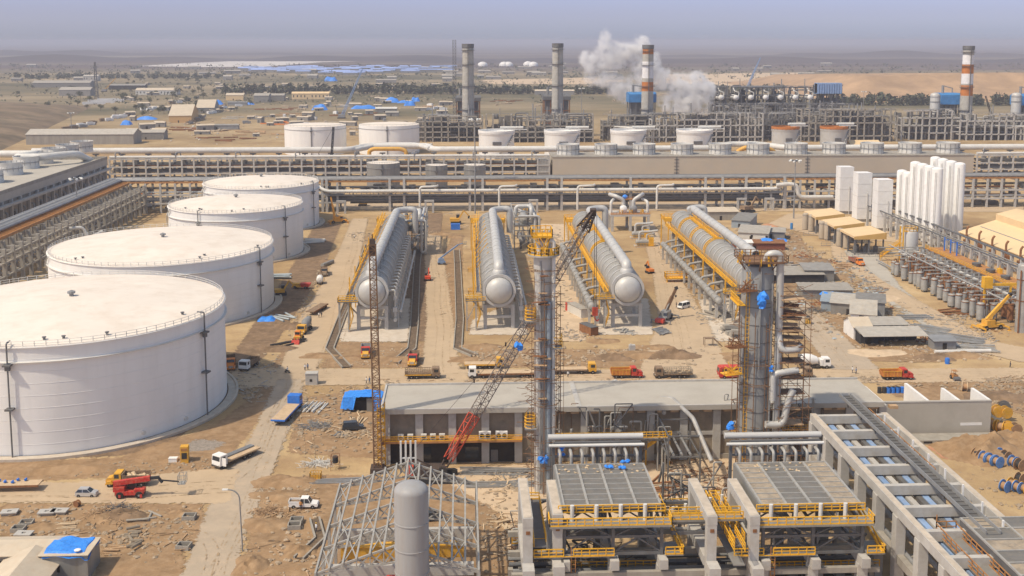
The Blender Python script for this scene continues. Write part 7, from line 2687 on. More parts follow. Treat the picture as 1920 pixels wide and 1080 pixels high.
# ================================================================ site sheds and shacks
def shack(px,py,w,d,h,roof,wall,label,rz=0.0,pitch=.1,open_front=False,wins=0):
	"""corrugated lean-to: sheeted walls, one sloped roof, opening"""
	t=T('tin_shack',label,'shed',G(px,py),rz)
	wl=MB()
	if open_front:
		ribbed(wl,-w/2,w/2,d,0,h+d*pitch*.9)
		for x in (-w/2+.1,-w/6,w/6,w/2-.1):
			wl.bar((x,.1,0),(x,.1,h),.14)
		wl.bar((-w/2,.1,h-.05),(w/2,.1,h-.05),.12)
		wl.bar((-w/2,d,.1),(-w/2,.1,.1),.12)
	else:
		wl.box(-w/2+.02,.02,0,w/2-.02,d-.02,h)
		wl.prism([(.02,h),(d-.02,h),(d-.02,h+d*pitch*.95)],-w/2+.02,w/2-.02,'YZ')
		ribbed(wl,-w/2,w/2,0,0,h)
	wl.obj('wall',wall,t)
	r=MB()
	n=max(3,int(w/.8))
	lo=[[(-w/2-.4+(w+.8)*i/n,-.5,h-.5*pitch+.05+(.07 if i % 2 else 0)) for i in range(n+1)],[(-w/2-.4+(w+.8)*i/n,d+.4,h+(d+.4)*pitch+.05+(.07 if i % 2 else 0)) for i in range(n+1)]]
	r.quadgrid(lo,closed=False)
	r.box(-w/2-.4,-.5,h-.5*pitch-.02,w/2+.4,-.42,h-.5*pitch+.1)
	r.obj('roof',roof,t)
	if not open_front:
		MB().box(-w*.12,-.13,0,-w*.12+1.1,-.09,min(2,h*.85)).obj('doorway','hollow_shade',t)
		wm=MB().box(-.45,-.13,h*.45,.45,-.09,h*.75).mesh('window','hollow_shade')
		for i in range(wins):
			inst('window',wm,t,(w*(.5+i)/wins-w*.3,0,0))
	return t
shack(1356,413,14,8,4,'tan_roof','concrete','tan roofed site hut beside the far end of the rightmost vessel')
shack(1388,428,8,14,3.4,'tin','container_blue','grey blue container behind the rightmost vessel',-.5)
shack(1412,452,12,12,3.4,'tin_roof','white_pipe','white walled hut with a pale tin roof behind a brick red cabin',-.35,wins=2)
shack(1448,448,10,7,3,'tin_roof','tin','low tin hut touching the white walled one',-.3)
shack(1424,470,20,5,3.0,'rust','brick_red','long brick red cabin near the open vessel pipe',-.08)
shack(1396,471,6,4,3.4,'white','white','small white cabin at the left end of the brick red one',-.1)
shack(1496,531,18,9,3.0,'tin_roof','dark','black sheeted shack right of the thick column top')
shack(1536,528,10,8,4.0,'tin','tin','tall grey tin shack joined to the black one',-.1)
shack(1551,562,16,7,3.2,'tin_roof','tin','wide ribbed tin shack in the middle of the right hand yard',-.06)
shack(1571,586,10,9,3.2,'container_blue','container_blue','bluish tin shack in front of the wide ribbed one',-.4)
shack(1596,592,12,9,3.6,'tin_roof','tin','grey tin shack between the bluish one and the white arched hut',-.4)
shack(1632,592,8,8,4.2,'tin','galv','dark ribbed tin store behind the white arched hut',-.35)
gable_hut('arched_hut','white ended hut with a rounded pale roof on the right hand yard','hut',G(1618,606),7,9,2.8,'tin_roof','white',-.35,pitch=.35)
shack(1652,634,15,6,3.8,'tin_roof','tin','long tin roofed workshop with a white end wall',0)
gable_hut('white_annex','white end annex of the long tin roofed workshop','hut',G(1606,639)+Vector((2,1,0)),5,8,3.6,'tan_roof','white',0)
shack(1678,650,17,6,3.0,'tin_roof','dark','open tin roofed shelter in front of the long workshop',0,.14,True)
shack(1630,645,5,4,3.0,'tin_roof','dark','small dark lean to at the left end of the open shelter',0,.14)
shack(1772,657,6,4,2.6,'galv','galv','small grey steel box store right of the open shelter')
# foreground huts, lower left
f=G(96,1046,0)
gable_hut('site_hut','long tan roofed hut cut by the left edge, behind the blue tarpaulin hut','hut',G(20,1078,0),16,6,3.2,'tan_roof','tin',0,pitch=.16)
gable_hut('site_hut','front tan roofed hut with a ridge at the lower left corner','hut',G(92,1110,0),12,8.4,2.6,'tan_roof','tin',math.pi/2,pitch=.2)
def tarp_hut():
	t=T('tarp_hut','grey hut with a blue tarpaulin tied over its roof at lower left','hut',G(121,1088,0))
	w,d,h=7.2,5.6,4.0
	wl=MB().box(-w/2+.03,.03,0,w/2-.03,d,h)
	ribbed(wl,-w/2,w/2,0,0,h,.4,.05)
	wl.obj('wall','cladding',t)
	MB().box(-w/2-.2,-.3,h,w/2+.2,d+.2,h+.12).obj('roof','tan_roof',t)
	MB().box(-1.6,-.1,1.3,-.6,-.06,2.4).obj('window','hollow_shade',t)
	rr=random.Random(2)
	n,k=16,12
	rings=[]
	for i in range(n):
		row=[]
		for j in range(k):
			u,v=i/(n-1),j/(k-1)
			x=-w/2+.4+u*(w-.3)+.12*math.sin(v*9)
			y=-.4+v*(d+.3)+.12*math.sin(u*8)
			z=h+.22+.10*math.sin(u*11+v*4)*math.sin(v*7)+rr.uniform(0,.06)+.25*max(0,1-abs(u-.35)*4)
			if v < .12:
				z -= .5
			if u > .93:
				z -= .5
			row.append((x,y,z))
		rings.append(row)
	MB().quadgrid(rings,closed=False).obj('tarpaulin','blue_tarp',t)
	MB().lathe([(.45,0),(.5,.14),(.3,.2)],14,(w*.27,0.6,h+.45)).obj('weight','white',t)
tarp_hut()
def blue_shack():
	t=T('tarp_shack','ragged blue tarpaulin shack with a dark doorway beside the long building','shack',G(680,772),.0)
	MB().box(-4.4,0,0,-2.6,4,2.6).box(.9,0,0,4.4,4,3.0).box(-4.4,3.6,0,4.4,4,3).obj('wall','cladding',t)
	MB().box(-2.6,.8,0,.9,1.0,2.4).obj('doorway','hollow_shade',t)
	rr=random.Random(3)
	rings=[]
	n,k=18,9
	for i in range(n):
		row=[]
		for j in range(k):
			u,v=i/(n-1),j/(k-1)
			z=3.1+.5*math.sin(u*3.1)+rr.uniform(-.14,.14)
			x,y=-4.9+u*9.8,-.5+v*5
			if j == 0 and (u < .3 or u > .72):
				z=.5+rr.uniform(-.3,.5)
			if i in (0,n-1):
				z=1.0+rr.uniform(-.5,.6)
			row.append((x+rr.uniform(-.1,.1),y,z))
		rings.append(row)
	MB().quadgrid(rings,closed=False).obj('tarpaulin','blue_tarp',t)
blue_shack()
bx=T('switch_box','pale concrete kiosk standing by the road left of the blue shack','kiosk',G(585,720))
MB().box(-1.4,-1,0,1.4,1,2.7).box(-1.5,-1.1,2.7,1.5,1.1,2.9).obj('body','concrete_pale',bx)
MB().box(-.4,-1.05,.9,.2,-1.01,1.5).obj('hatch','hollow_shade',bx)
yk=T('yellow_kiosk','tall yellow cabin standing alone beside the nearest tank','cabin',G(347,866),.1)
MB().box(-.75,-.75,0,.75,.75,2.3).prism([(-.8,2.3),(.8,2.3),(.75,3.3),(-.75,3.3)],-.75,.75,'XZ').obj('body','plant_yellow',yk)
MB().box(-.5,-.8,.9,.5,-.76,2.1).obj('dark_panel','dark',yk)
MB().box(-.6,-.8,2.5,.6,-.76,3.0).obj('window','rust_orange',yk)
tag(MB().box(-.8,-.5,0,.8,.5,.8).box(-.85,-.55,.8,.85,.55,.9).obj('white_crate','white'),'white crate lying left of the yellow cabin','crate').location=G(325,866)
# street lamp
sl=T('street_lamp','thin curved street lamp beside the road at lower left','street lamp',G(455,1034),0)
MB().pipe([(0,0,0),(-.25,0,9.4),(-1.0,0,10.3),(-2.2,0,10.5)],.11,8,bend=1.2).obj('pole','galv',sl)
MB().rbox((-2.5,0,10.5),(.9,.35,.18)).obj('lamp_head','lamp_glass',sl)

# ================================================================ concrete channels beside the vessels
def channel(pix,w,label,h=.55):
	P=[G(*p) for p in pix]
	t=T('drain_channel',label,'channel',P[0],0)
	o=P[0]
	mid=[p-o for p in P]
	for s in (-1,1):
		mb=MB()
		L=[]
		for i,p in enumerate(mid):
			d=(mid[min(i+1,len(mid)-1)]-mid[max(0,i-1)]).normalized()
			nn=Vector((-d.y,d.x,0))
			L.append(p+nn*s*(w/2+(1.0 if i in (0,len(mid)-1) and False else 0)))
		for a,b in zip(L,L[1:]):
			mb.bar(a+Vector((0,0,h/2)),b+Vector((0,0,h/2)),.3,h)
		mb.obj('side_wall','concrete',t)
	fl=MB()
	row=[]
	for i,p in enumerate(mid):
		d=(mid[min(i+1,len(mid)-1)]-mid[max(0,i-1)]).normalized()
		nn=Vector((-d.y,d.x,0))*w/2*.98
		row.append([p-nn+Vector((0,0,.25)),p+nn+Vector((0,0,.25))])
	fl.quadgrid(row,closed=False).obj('bed','gutter',t)
channel([(650,690),(618,655),(664,535),(690,460)],2.2,'drain channel left of the leftmost vessel, bent at its near end')
channel([(740,682),(772,655),(777,610),(782,500),(790,430)],2.2,'curved drain channel right of the leftmost vessel')
channel([(890,668),(858,655),(862,600),(858,500),(856,470)],2.2,'drain channel left of the second vessel')
channel([(560,1050),(600,1012),(590,975)],1.6,'curved concrete channel left of the open steel shed')

# ================================================================ vehicles (built along +x, wheels on the ground)
_wc={}
def wheel(t,x,y,r=.52,w=.36):
	if (r,w) not in _wc:
		_wc[r,w]=(MB().lathe([(r*.55,-w/2),(r*.92,-w/2),(r,-w*.3),(r,w*.3),(r*.92,w/2),(r*.55,w/2)],16,axis='Y').mesh('wheel','rubber'),MB().lathe([(.05,-w/2-.02),(r*.5,-w/2+.02),(r*.56,0),(r*.5,w/2-.02),(.05,w/2+.02)],12,axis='Y').mesh('rim','galv'))
	a,b=_wc[r,w]
	o=inst('wheel',a,t,(x,y,r))
	inst('rim',b,o,(0,0,0))

def wheels(t,xs,half=1.0,r=.52,w=.36):
	for x in xs:
		for s in (-half,half):
			wheel(t,x,s,r,w)

def lights(t,x,y,z):
	m=MB().lathe([(.13,0),(.11,.06),(.02,.07)],10,axis='X').mesh('headlight','lamp_glass')
	for s in (-y,y):
		inst('headlight',m,t,(x,s,z))

def cab_over(t,x,m,z0=.75,h=2.0,w=2.3,d=1.9,open_door=False):
	c=MB().prism([(x,z0),(x+d,z0),(x+d,z0+h*.45),(x+d-.18,z0+h),(x,z0+h)],-w/2,w/2,'XZ').obj('cab',m,t)
	MB().prism([(x+d-.02,z0+h*.5),(x+d+.02,z0+h*.5),(x+d-.13,z0+h*.9),(x+d-.17,z0+h*.9)],-w/2+.15,w/2-.15,'XZ').obj('windscreen','glass',c)
	sw=MB().box(x+.5,-w/2-.015,z0+h*.5,x+d-.35,w/2+.015,z0+h*.86)
	sw.obj('side_windows','glass',c)
	MB().box(x+d,-w/2,z0-.25,x+d+.12,w/2,z0+.08).obj('bumper','chassis',t)
	if open_door:
		MB().rbox((x+d-.5,w/2+.5,z0+.9),(.08,1.1,1.6),.15).obj('door',m,c)
	lights(t,x+d+.02,w*.36,z0+.3)

def cab_bonnet(t,x,m,m2=None):
	"""normal control tipper cab with a rounded bonnet"""
	c=MB().prism([(x,.8),(x+1.5,.8),(x+1.5,1.9),(x+1.25,2.75),(x,2.75)],-1.12,1.12,'XZ').obj('cab',m,t)
	MB().prism([(x+1.5,.8),(x+2.85,.8),(x+2.9,1.4),(x+2.6,1.75),(x+1.5,1.9)],-.78,.78,'XZ').obj('bonnet',m2 or m,t)
	MB().prism([(x+1.5,.7),(x+2.7,.7),(x+2.55,1.25),(x+1.8,1.3)],-1.15,-.79,'XZ').prism([(x+1.5,.7),(x+2.7,.7),(x+2.55,1.25),(x+1.8,1.3)],.79,1.15,'XZ').box(x+2.72,-1.1,.55,x+2.9,1.1,.8).obj('wings',m2 or m,t)
	MB().prism([(x+1.49,1.95),(x+1.53,1.95),(x+1.33,2.6),(x+1.29,2.6)],-.95,.95,'XZ').obj('windscreen','glass',c)
	MB().box(x+.35,-1.135,1.8,x+1.2,1.135,2.55).obj('side_windows','glass',c)
	MB().box(x+2.88,-.5,.85,x+2.93,.5,1.45).obj('grille','chrome',t)
	lights(t,x+2.86,.95,1.05)

def chassis(t,x0,x1):
	MB().box(x0,-.5,.62,x1,.5,.92).box(x0+.4,-.9,.5,x0+1.4,.9,.85).box(0,-.95,.5,.9,.95,.9).obj('chassis','chassis',t)

def tipper_body(t,x0,x1,m,m2=None,z0=1.0,h=1.25,w=2.4,load=None):
	b=MB()
	b.box(x0,-w/2,z0,x1,w/2,z0+.15)
	b.box(x0,-w/2,z0+.15,x1,-w/2+.1,z0+h).box(x0,w/2-.1,z0+.15,x1,w/2,z0+h)
	b.box(x1-.1,-w/2+.1,z0+.15,x1,w/2-.1,z0+h*1.25)
	b.box(x1,-w/2+.1,z0+h*1.15,x1+.7,w/2-.1,z0+h*1.25)
	b.prism([(x0,z0+.15),(x0+.1,z0+.15),(x0-.15,z0+h*.95),(x0-.25,z0+h*.95)],-w/2+.1,w/2-.1,'XZ')
	body=b.obj('tipper_body',m,t)
	rb=MB()
	n=6
	for i in range(n):
		x=x0+.15+(x1-x0-.4)*i/(n-1)
		for s in (-w/2-.05,w/2-.05):
			rb.box(x,s,z0,x+.12,s+.1,z0+h+.04)
	for s in (-w/2-.07,w/2-.06):
		rb.box(x0,s,z0+h,x1,s+.13,z0+h+.12)
	rb.obj('body_ribs',m2 or m,body)
	MB().box(x0+.1,-w/2+.1,z0+.16,x1-.1,w/2-.1,z0+.2).obj('body_floor','bed_brown',body)
	if load:
		q=MB()
		for k in range(26):
			q.rock((rnd.uniform(x0+.5,x1-.5),rnd.uniform(-w/3,w/3),z0+rnd.uniform(.5,1.2)),rnd.uniform(.3,.55))
		q.obj('load',load,body)

def vehicle(name,label,cat,px,py,rz,grp=None):
	return T(name,label,cat,G(px,py),rz,grp)

LEFT,CAM,AWAY,RIGHT=math.pi,-math.pi/2,math.pi/2,0.0

def dump_truck(px,py,rz,label,cab,body,body2=None,bonnet=None,load=None,grp='tipper trucks on the site'):
	t=vehicle('dump_truck',label,'dump truck',px,py,rz,grp)
	chassis(t,-3.6,2.0)
	cab_bonnet(t,1.1,cab,bonnet)
	tipper_body(t,-3.7,.9,body,body2,load=load)
	wheels(t,(3.2,-1.3,-2.6),.95)
	return t
dump_truck(686,666,CAM+.06,'red and yellow tipper with a grey body facing the viewer by the leftmost vessel','red','galv',bonnet='plant_yellow')
dump_truck(775,680,CAM-.04,'red and yellow tipper facing the viewer at the mouth of the middle lane','red','bed_brown',bonnet='plant_yellow')
dump_truck(1174,708,RIGHT,'yellow bodied tipper with a red cab, on the road behind the slim column','red','red_yellow','plant_yellow')
dump_truck(1680,711,RIGHT,'red cabbed tipper with yellow rimmed body, rightmost on the cross road','red','red_yellow','plant_yellow')
dump_truck(1606,496,CAM+.2,'orange brown tipper on the pale track below the cream sheds','orange','bed_brown','red')
dump_truck(608,515,CAM+.15,'brown tipper carrying a grey pipe beside the third tank','bed_brown','bed_brown')
dump_truck(433,688,CAM+.2,'orange tipper half hidden behind the nearest tank','orange','bed_brown')
dump_truck(242,910,LEFT,'yellow and brown tipper parked behind the red telehandler','plant_yellow','bed_brown',load='plank')
def cabover_dump(px,py,rz,label,cab,body):
	t=vehicle('dump_truck',label,'dump truck',px,py,rz,'tipper trucks on the site')
	chassis(t,-3.6,2.6)
	cab_over(t,1.6,cab)
	tipper_body(t,-3.7,1.3,body,h=1.0)
	wheels(t,(2.5,-1.4,-2.6),.95)
cabover_dump(467,690,CAM-.25,'white cabbed tipper facing the viewer beside the nearest tank','white','bed_brown')

def flat_truck(px,py,rz,label,cab,deck,L=6.5,stakes=None,load=None,low=None,od=False,cargo=None):
	t=vehicle('flatbed_truck',label,'truck',px,py,rz,'flat and stake bodied trucks')
	chassis(t,-L*.62,2.6)
	cab_over(t,2.0,cab,open_door=od)
	x0,x1=-L*.65,1.8
	d=MB().box(x0,-1.25,1.15,x1,1.25,1.35).obj('deck',deck,t)
	sd=MB().box(x0-.04,-1.3,1.05,x1+.04,-1.22,1.32).box(x0-.04,1.22,1.05,x1+.04,1.3,1.32).box(x0-.08,-1.3,1.05,x0,1.3,1.32)
	sd.obj('deck_edge',low or deck,d)
	if stakes:
		s=MB()
		for i in range(13):
			x=x0+(x1-x0)*i/12
			for y in (-1.22,1.22):
				s.bar((x,y,1.35),(x,y,2.35),.09)
		for z in (1.5,1.85,2.3):
			for y in (-1.22,1.22):
				s.bar((x0,y,z),(x1,y,z),.12)
			s.bar((x0,-1.22,z),(x0,1.22,z),.12)
			s.bar((x1,-1.22,z),(x1,1.22,z),.12)
		s.obj('stake_sides',stakes,d)
	if load:
		q=MB()
		for k in range(34):
			q.rock((rnd.uniform(x0+.4,x1-.4),rnd.uniform(-.9,.9),1.45+rnd.uniform(0,.5)),rnd.uniform(.2,.5))
		q.obj('load',load,d)
	wheels(t,(3.0,-L*.25,-L*.25-1.25),1.0)
	return t,x0,x1
flat_truck(795,709,RIGHT,'rusty stake sided truck with a yellow underframe behind the left end of the long building','bed_brown','bed_brown',7.0,'bed_brown',low='plant_yellow')
flat_truck(1257,708,LEFT,'grey brown truck loaded with scrap on the cross road, facing left','bed_brown','bed_brown',8.0,'bed_grey',load='plank')
flat_truck(1492,709,RIGHT,'grey brown flat truck with a yellow corner right of the thick column','bed_brown','bed_grey',8.0,low='plant_yellow',load='plank')
B_=flat_truck(544,776,AWAY-.16,'blue cabbed flatbed lorry with a bare tan deck driving away on the grey road','blue','bed_tan',10.5,low='blue')[0]
B_.scale=(1.2,1.2,1.2)
t_,x0_,x1_=flat_truck(434,868,CAM-.62,'white cabbed flatbed with an open door, half its deck stacked with grey pipes','white','bed_tan',10.0,od=True)
for k in range(5):
	o=tag(MB().tube((x0_+.3,0,0),(x1_-.2,0,0),.14,8).obj('steel_pipe','galv'),'grey pipe lying on the deck of the white cabbed flatbed','pipe','pipes on the white flatbed')
	o.location=t_.location+Vector((math.cos(CAM-.62-math.pi/2)*(.25+.24*k),math.sin(CAM-.62-math.pi/2)*(.25+.24*k),1.5))
	o.rotation_euler=(0,0,CAM-.62)
def trailer_truck(px,py,rz,label,cab,deck,L=12,cab2=True,low=None):
	t=vehicle('trailer_truck',label,'trailer truck',px,py,rz)
	if cab2:
		chassis(t,-1,3)
		cab_over(t,2.0,cab)
		wheels(t,(3.0,.2),1.0)
	d=MB().box(-L,-1.25,1.15,1.6,1.25,1.4).box(-L,-.4,.75,1.0,.4,1.15).obj('trailer_deck',deck,t)
	MB().box(-L-.04,-1.29,1.0,1.64,-1.22,1.36).box(-L-.04,1.22,1.0,1.64,1.29,1.36).box(-L-.06,-1.29,1.0,-L,1.29,1.36).obj('deck_edge',low or 'rust',d)
	wheels(t,(-L+1.2,-L+2.5,-L+3.8),1.0)
	return t
trailer_truck(908,708,LEFT,'white and red cabbed lorry pulling a long empty trailer behind the crane boom','white','bed_tan',13)
trailer_truck(1088,700,RIGHT,'yellow tractor lorry with a tan trailer just right of the slim column','plant_yellow','bed_tan',9,low='bed_brown')
trailer_truck(60,918,0.02,'long tan flat trailer with blue parts on its deck at the left edge','white','bed_tan',12,cab2=False)
for k in range(9):
	o=tag(MB().rock((0,0,.22),.34,.8).tube((-.3,0,.3),(.3,0,.3),.2,8).obj('blue_fitting','blue'),'small blue pipe fitting lying on the tan flat trailer','fitting','blue fittings on the flat trailer')
	o.location=G(60,918)+Vector((-10.5+k*1.15+rnd.uniform(-.3,.3),rnd.uniform(-.7,.8),1.4))
	o.rotation_euler=(0,0,rnd.uniform(0,6))
trailer_truck(586,590,CAM-.28,'long low trailer in the queue by the second tank','bed_brown','bed_brown',9,cab2=False)
trailer_truck(916,690,RIGHT,'yellow edged trailer parked behind the long lorry near the second vessel','plant_yellow','bed_tan',6,low='plant_yellow')

def mixer(px,py,rz,label,cab,drum):
	t=vehicle('mixer_truck',label,'concrete mixer',px,py,rz,'concrete mixer trucks')
	chassis(t,-3.8,2.6)
	cab_over(t,1.9,cab)
	d=MB()
	prof=[(.45,-2.7),(.8,-2.5),(1.25,-.9),(1.3,.5),(.95,1.9),(.3,2.2)]
	rings=[]
	for r,k in prof:
		rings.append([(k*.98-1.3,r*math.cos(a),2.35-k*.17+r*math.sin(a)) for a in [2*math.pi*i/20 for i in range(20)]])
	d.quadgrid(rings,True,True,True)
	d.obj('drum',drum,t)
	MB().prism([(-4.4,2.2),(-3.4,2.9),(-3.2,3.5),(-4.0,3.6)],-.6,.6,'XZ').bar((-4.2,0,2.3),(-4.9,0,1.0),.4).bar((-3.4,-.7,.9),(-3.4,-.7,2.6),.16).bar((-3.4,.7,.9),(-3.4,.7,2.6),.16).obj('chute','galv_dark',t)
	MB().box(1.2,-1.1,.9,1.8,1.1,2.4).obj('water_tank',drum,t)
	wheels(t,(2.8,-1.4,-2.7),1.0)
mixer(1527,690,RIGHT,'white concrete mixer right of the thick column','white','white')
mixer(572,622,CAM-.18,'yellow cabbed mixer with a grey drum queuing by the second tank','plant_yellow','galv')
t=vehicle('loader','yellow and red wheeled loader leading the queue by the tank road','loader',559,640,CAM-.1)
MB().box(-2.4,-.9,.7,1.6,.9,1.7).obj('body','plant_yellow',t)
MB().prism([(-.6,1.7),(.9,1.7),(.7,3.0),(-.5,3.0)],-.7,.7,'XZ').obj('cab','orange',t)
MB().box(-.3,-.74,2.0,.6,.74,2.75).box(.78,-.6,2.0,.84,.6,2.8).obj('windows','glass',t)
MB().bar((1.2,-.5,1.5),(2.9,-.5,.7),.2).bar((1.2,.5,1.5),(2.9,.5,.7),.2).prism([(2.7,.2),(3.6,.1),(3.5,.5),(3.0,1.2),(2.7,1.1)],-1.1,1.1,'XZ').obj('bucket','red',t)
wheels(t,(1.2,-1.6),.95,.62,.45)

def car(px,py,rz,label,name,cat,m,L=3.8,w=1.65,roof=(.12,.3,.72,.9),h=1.5,bon=.95,pickup=False,r=.32,clear=.28,dark='glass'):
	t=vehicle(name,label,cat,px,py,rz)
	x=lambda k:-L/2+L*k
	b=MB().prism([(x(0),clear+.1),(x(.03),bon-.05),(x(roof[0]),bon),(x(roof[3]),bon),(x(.97),bon-.12),(x(1),clear+.25),(x(.98),clear),(x(.02),clear)],-w/2,w/2,'XZ')
	body=b.obj('body',m,t)
	c=MB()
	lo,hi=w/2-.04,w/2-.2
	A=[(x(roof[0]),bon),(x(roof[1]),h),(x(roof[2]),h),(x(roof[3]),bon)]
	c.quadgrid([[(a,-lo if z == bon else -hi,z) for a,z in A],[(a,lo if z == bon else hi,z) for a,z in A]],True,True,True)
	c.obj('cabin_glass',dark,t)
	MB().box(x(roof[1])-.02,-hi-.02,h-.03,x(roof[2])+.05,hi+.02,h+.04).obj('roof',m,t)
	pl=MB()
	for y in (-1,1):
		for (xa,za),(xb,zb) in zip(A,A[1:]):
			pl.bar((xa,y*(lo if za == bon else hi)*1.01,za),(xb,y*(lo if zb == bon else hi)*1.01,zb),.07)
		pl.bar((x((roof[1]+roof[2])/2),y*lo*1.01,bon),(x((roof[1]+roof[2])/2),y*hi*1.01,h),.08)
	pl.obj('pillars',m,t)
	if pickup:
		bed=MB().box(x(.02),-w/2+.1,bon-.02,x(roof[0])-.1,w/2-.1,bon+.01).obj('bed_floor','bed_brown',t)
		MB().box(x(.0),-w/2,bon,x(roof[0])-.08,-w/2+.1,bon+.35).box(x(0),w/2-.1,bon,x(roof[0])-.08,w/2,bon+.35).box(x(0)-.02,-w/2,bon,x(0)+.08,w/2,bon+.35).obj('bed_sides',m,t)
	MB().box(x(1)-.06,-w/2+.05,clear,x(1)+.06,w/2-.05,clear+.22).obj('bumper','chassis' if m != 'silver' else 'silver',t)
	lights(t,x(1)-.08,w*.36,bon-.28)
	wheels(t,(x(.18),x(.82)),w/2-.08,r,.22)
	return t
car(163,930,RIGHT-.05,'small silver hatchback on the road left of the red telehandler','hatchback_car','car','silver',roof=(.02,.16,.58,.76))
car(570,951,RIGHT-.03,'white twin cab pickup parked left of the open steel shed','pickup_truck','pickup','white',5.2,1.8,(.38,.42,.66,.76),1.85,1.05,True,.38,.42)
car(662,806,.12,'black off road car parked below the blue tarpaulin shack','suv_car','car','black_paint',4.6,1.8,(.03,.08,.66,.78),1.85,1.08,False,.38,.4)
car(1282,578,LEFT+.7,'small white van right of the truck crane','van','van','white',4.4,1.75,(.02,.05,.8,.95),2.0,1.1,False,.33,.3)
car(1350,430,RIGHT,'grey car parked by the tan roofed site hut','hatchback_car','car','silver',roof=(.02,.16,.58,.76))
car(1470,448,2.4,'dark pickup parked left of the tan silos','pickup_truck','pickup','black_paint',5,1.8,(.38,.42,.66,.76),1.8,1.05,True,.36,.4)
car(810,975,.1,'dark car parked under the open steel shed roof','hatchback_car','car','black_paint',roof=(.02,.16,.58,.76))
b=vehicle('red_bus','bright red bus half hidden by the thick column','bus',1376,708,LEFT)
MB().prism([(-4,.5),(3.8,.5),(4.05,1.4),(3.8,2.8),(3.4,3.0),(-4,3.0)],-1.2,1.2,'XZ').obj('body','red',b)
MB().box(-3.6,-1.22,1.6,3.2,1.22,2.5).prism([(4.0,1.5),(4.03,1.5),(3.85,2.6),(3.82,2.6)],-1.0,1.0,'XZ').obj('windows','glass',b)
lights(b,4.0,.9,.95)
wheels(b,(2.6,-2.4),1.05,.48,.3)

def telehandler():
	t=vehicle('telehandler','bright red telehandler with a long black tipped boom reaching right','telehandler',246,931,RIGHT+.03)
	MB().box(-2.6,-1.1,.7,2.4,1.1,1.35).box(-2.9,-1.0,1.3,-.9,1.0,2.2).box(.8,-1.1,1.3,2.6,-.3,1.75).obj('body','red',t)
	c=MB().prism([(-.7,1.35),(.9,1.35),(.75,2.75),(-.5,2.75)],.15,1.05,'XZ').obj('cab','glass',t)
	MB().box(-.55,.1,2.75,.8,1.1,2.87).obj('cab_roof','red',t)
	MB().bar((-2.9,-.3,2.7),(3.6,-.3,3.5),.75,.8).obj('boom','red',t)
	MB().bar((3.5,-.3,3.48),(5.2,-.3,3.6),.45,.5).bar((5.0,-.3,3.6),(5.7,-.3,2.6),.4).bar((5.1,-.3,3.1),(8.6,-.3,2.7),.16,.24).obj('boom_tip','dark',t)
	bk=MB().box(8.6,-1.1,2.4,9.9,.6,2.5).rail([(8.6,-1.1,2.5),(9.9,-1.1,2.5),(9.9,.6,2.5),(8.6,.6,2.5),(8.6,-1.1,2.5)],1.6,.8,.07,toe=False)
	bk.obj('work_basket','steel_pale',t)
	MB().box(-1.9,-1.35,.35,-1.5,-1.1,.9).box(1.9,-1.4,.3,2.3,-1.1,.9).obj('stabiliser','red',t)
	wheels(t,(1.7,-1.7),1.05,.68,.5)
telehandler()

def rough_crane(px,py,rz,boom_px,boom_py,label,m='plant_yellow',outr=True,boom_m=None,boom_dy=0):
	o=G(px,py)
	t=T('mobile_crane',label,'mobile crane',o,rz,'mobile cranes')
	MB().box(-3.8,-1.2,.8,3.8,1.2,1.5).obj('carrier',m,t)
	MB().box(-2.2,-1.2,1.5,.6,1.2,2.9).prism([(.6,1.5),(2.2,1.5),(2.0,3.0),(.6,3.0)],.2,1.2,'XZ').obj('superstructure',m,t)
	MB().prism([(1.0,2.0),(2.2,2.0),(2.06,2.8),(1.0,2.8)],.15,1.25,'XZ').obj('cab_glass','glass',t)
	tip=W(boom_px,boom_py,o.y+boom_dy)-Vector(o)
	tip=Matrix.Rotation(-rz,3,'Z') @ tip
	A=Vector((-1.6,-.2,2.9))
	MB().bar(A,A.lerp(tip,.6),.85,.95).bar(A.lerp(tip,.58),tip,.6,.7).obj('boom',boom_m or m,t)
	MB().bar(A+Vector((2.0,0,-.9)),A.lerp(tip,.4),.3).obj('boom_ram','galv',t)
	MB().rbox(tip,(.9,.8,.9),0,.4).bar(tip,tip+Vector((.3,0,-2.2)),.07).rbox(tip+Vector((.3,0,-2.4)),(.4,.4,.6)).obj('boom_head','dark',t)
	if outr:
		q=MB()
		for x in (-4.0,4.0):
			q.bar((x,-2.9,.9),(x,2.9,.9),.35)
			for y in (-2.9,2.9):
				q.bar((x,y,.9),(x,y,.1),.22)
				q.rbox((x,y,.06),(.8,.8,.12))
		q.obj('outriggers',m,t)
	wheels(t,(2.4,-2.4),1.15,.72,.5)
rough_crane(1857,617,.25,1894,552,'yellow rough terrain crane, boom raised to the right, beside the vessel rows')
rough_crane(634,418,.3,620,368,'orange yellow crane with boom leaning left behind the tanks','orange_crane')
rough_crane(1247,601,CAM-.5,1268,540,'red and grey truck crane with a dark boom right of the third vessel','galv',True,'mast_brown',2)
o=bpy.data.objects['mobile_crane.002']
MB().box(3.8,-1.25,.6,5.6,1.25,1.7).obj('front_cab','red',o)
t=vehicle('boom_lift','grey blue boom lift with its arm raised to the right between the first two vessels','boom lift',828,496,0.1)
MB().box(-1.4,-1,.5,1.4,1,1.2).box(-1.2,-.8,1.2,.9,.8,2.2).obj('base','lift_blue',t)
MB().bar((-1.0,0,2.0),(6.2,1,7.0),.5).bar((6.0,1,7.0),(8.0,1,7.6),.3).obj('arm','lift_blue',t)
MB().box(7.8,.3,7.2,9.2,1.7,7.3).rail([(7.8,.3,7.3),(9.2,.3,7.3),(9.2,1.7,7.3)],1,.7,.08).obj('basket','galv',t)
wheels(t,(1.0,-1.0),.95,.45,.35)
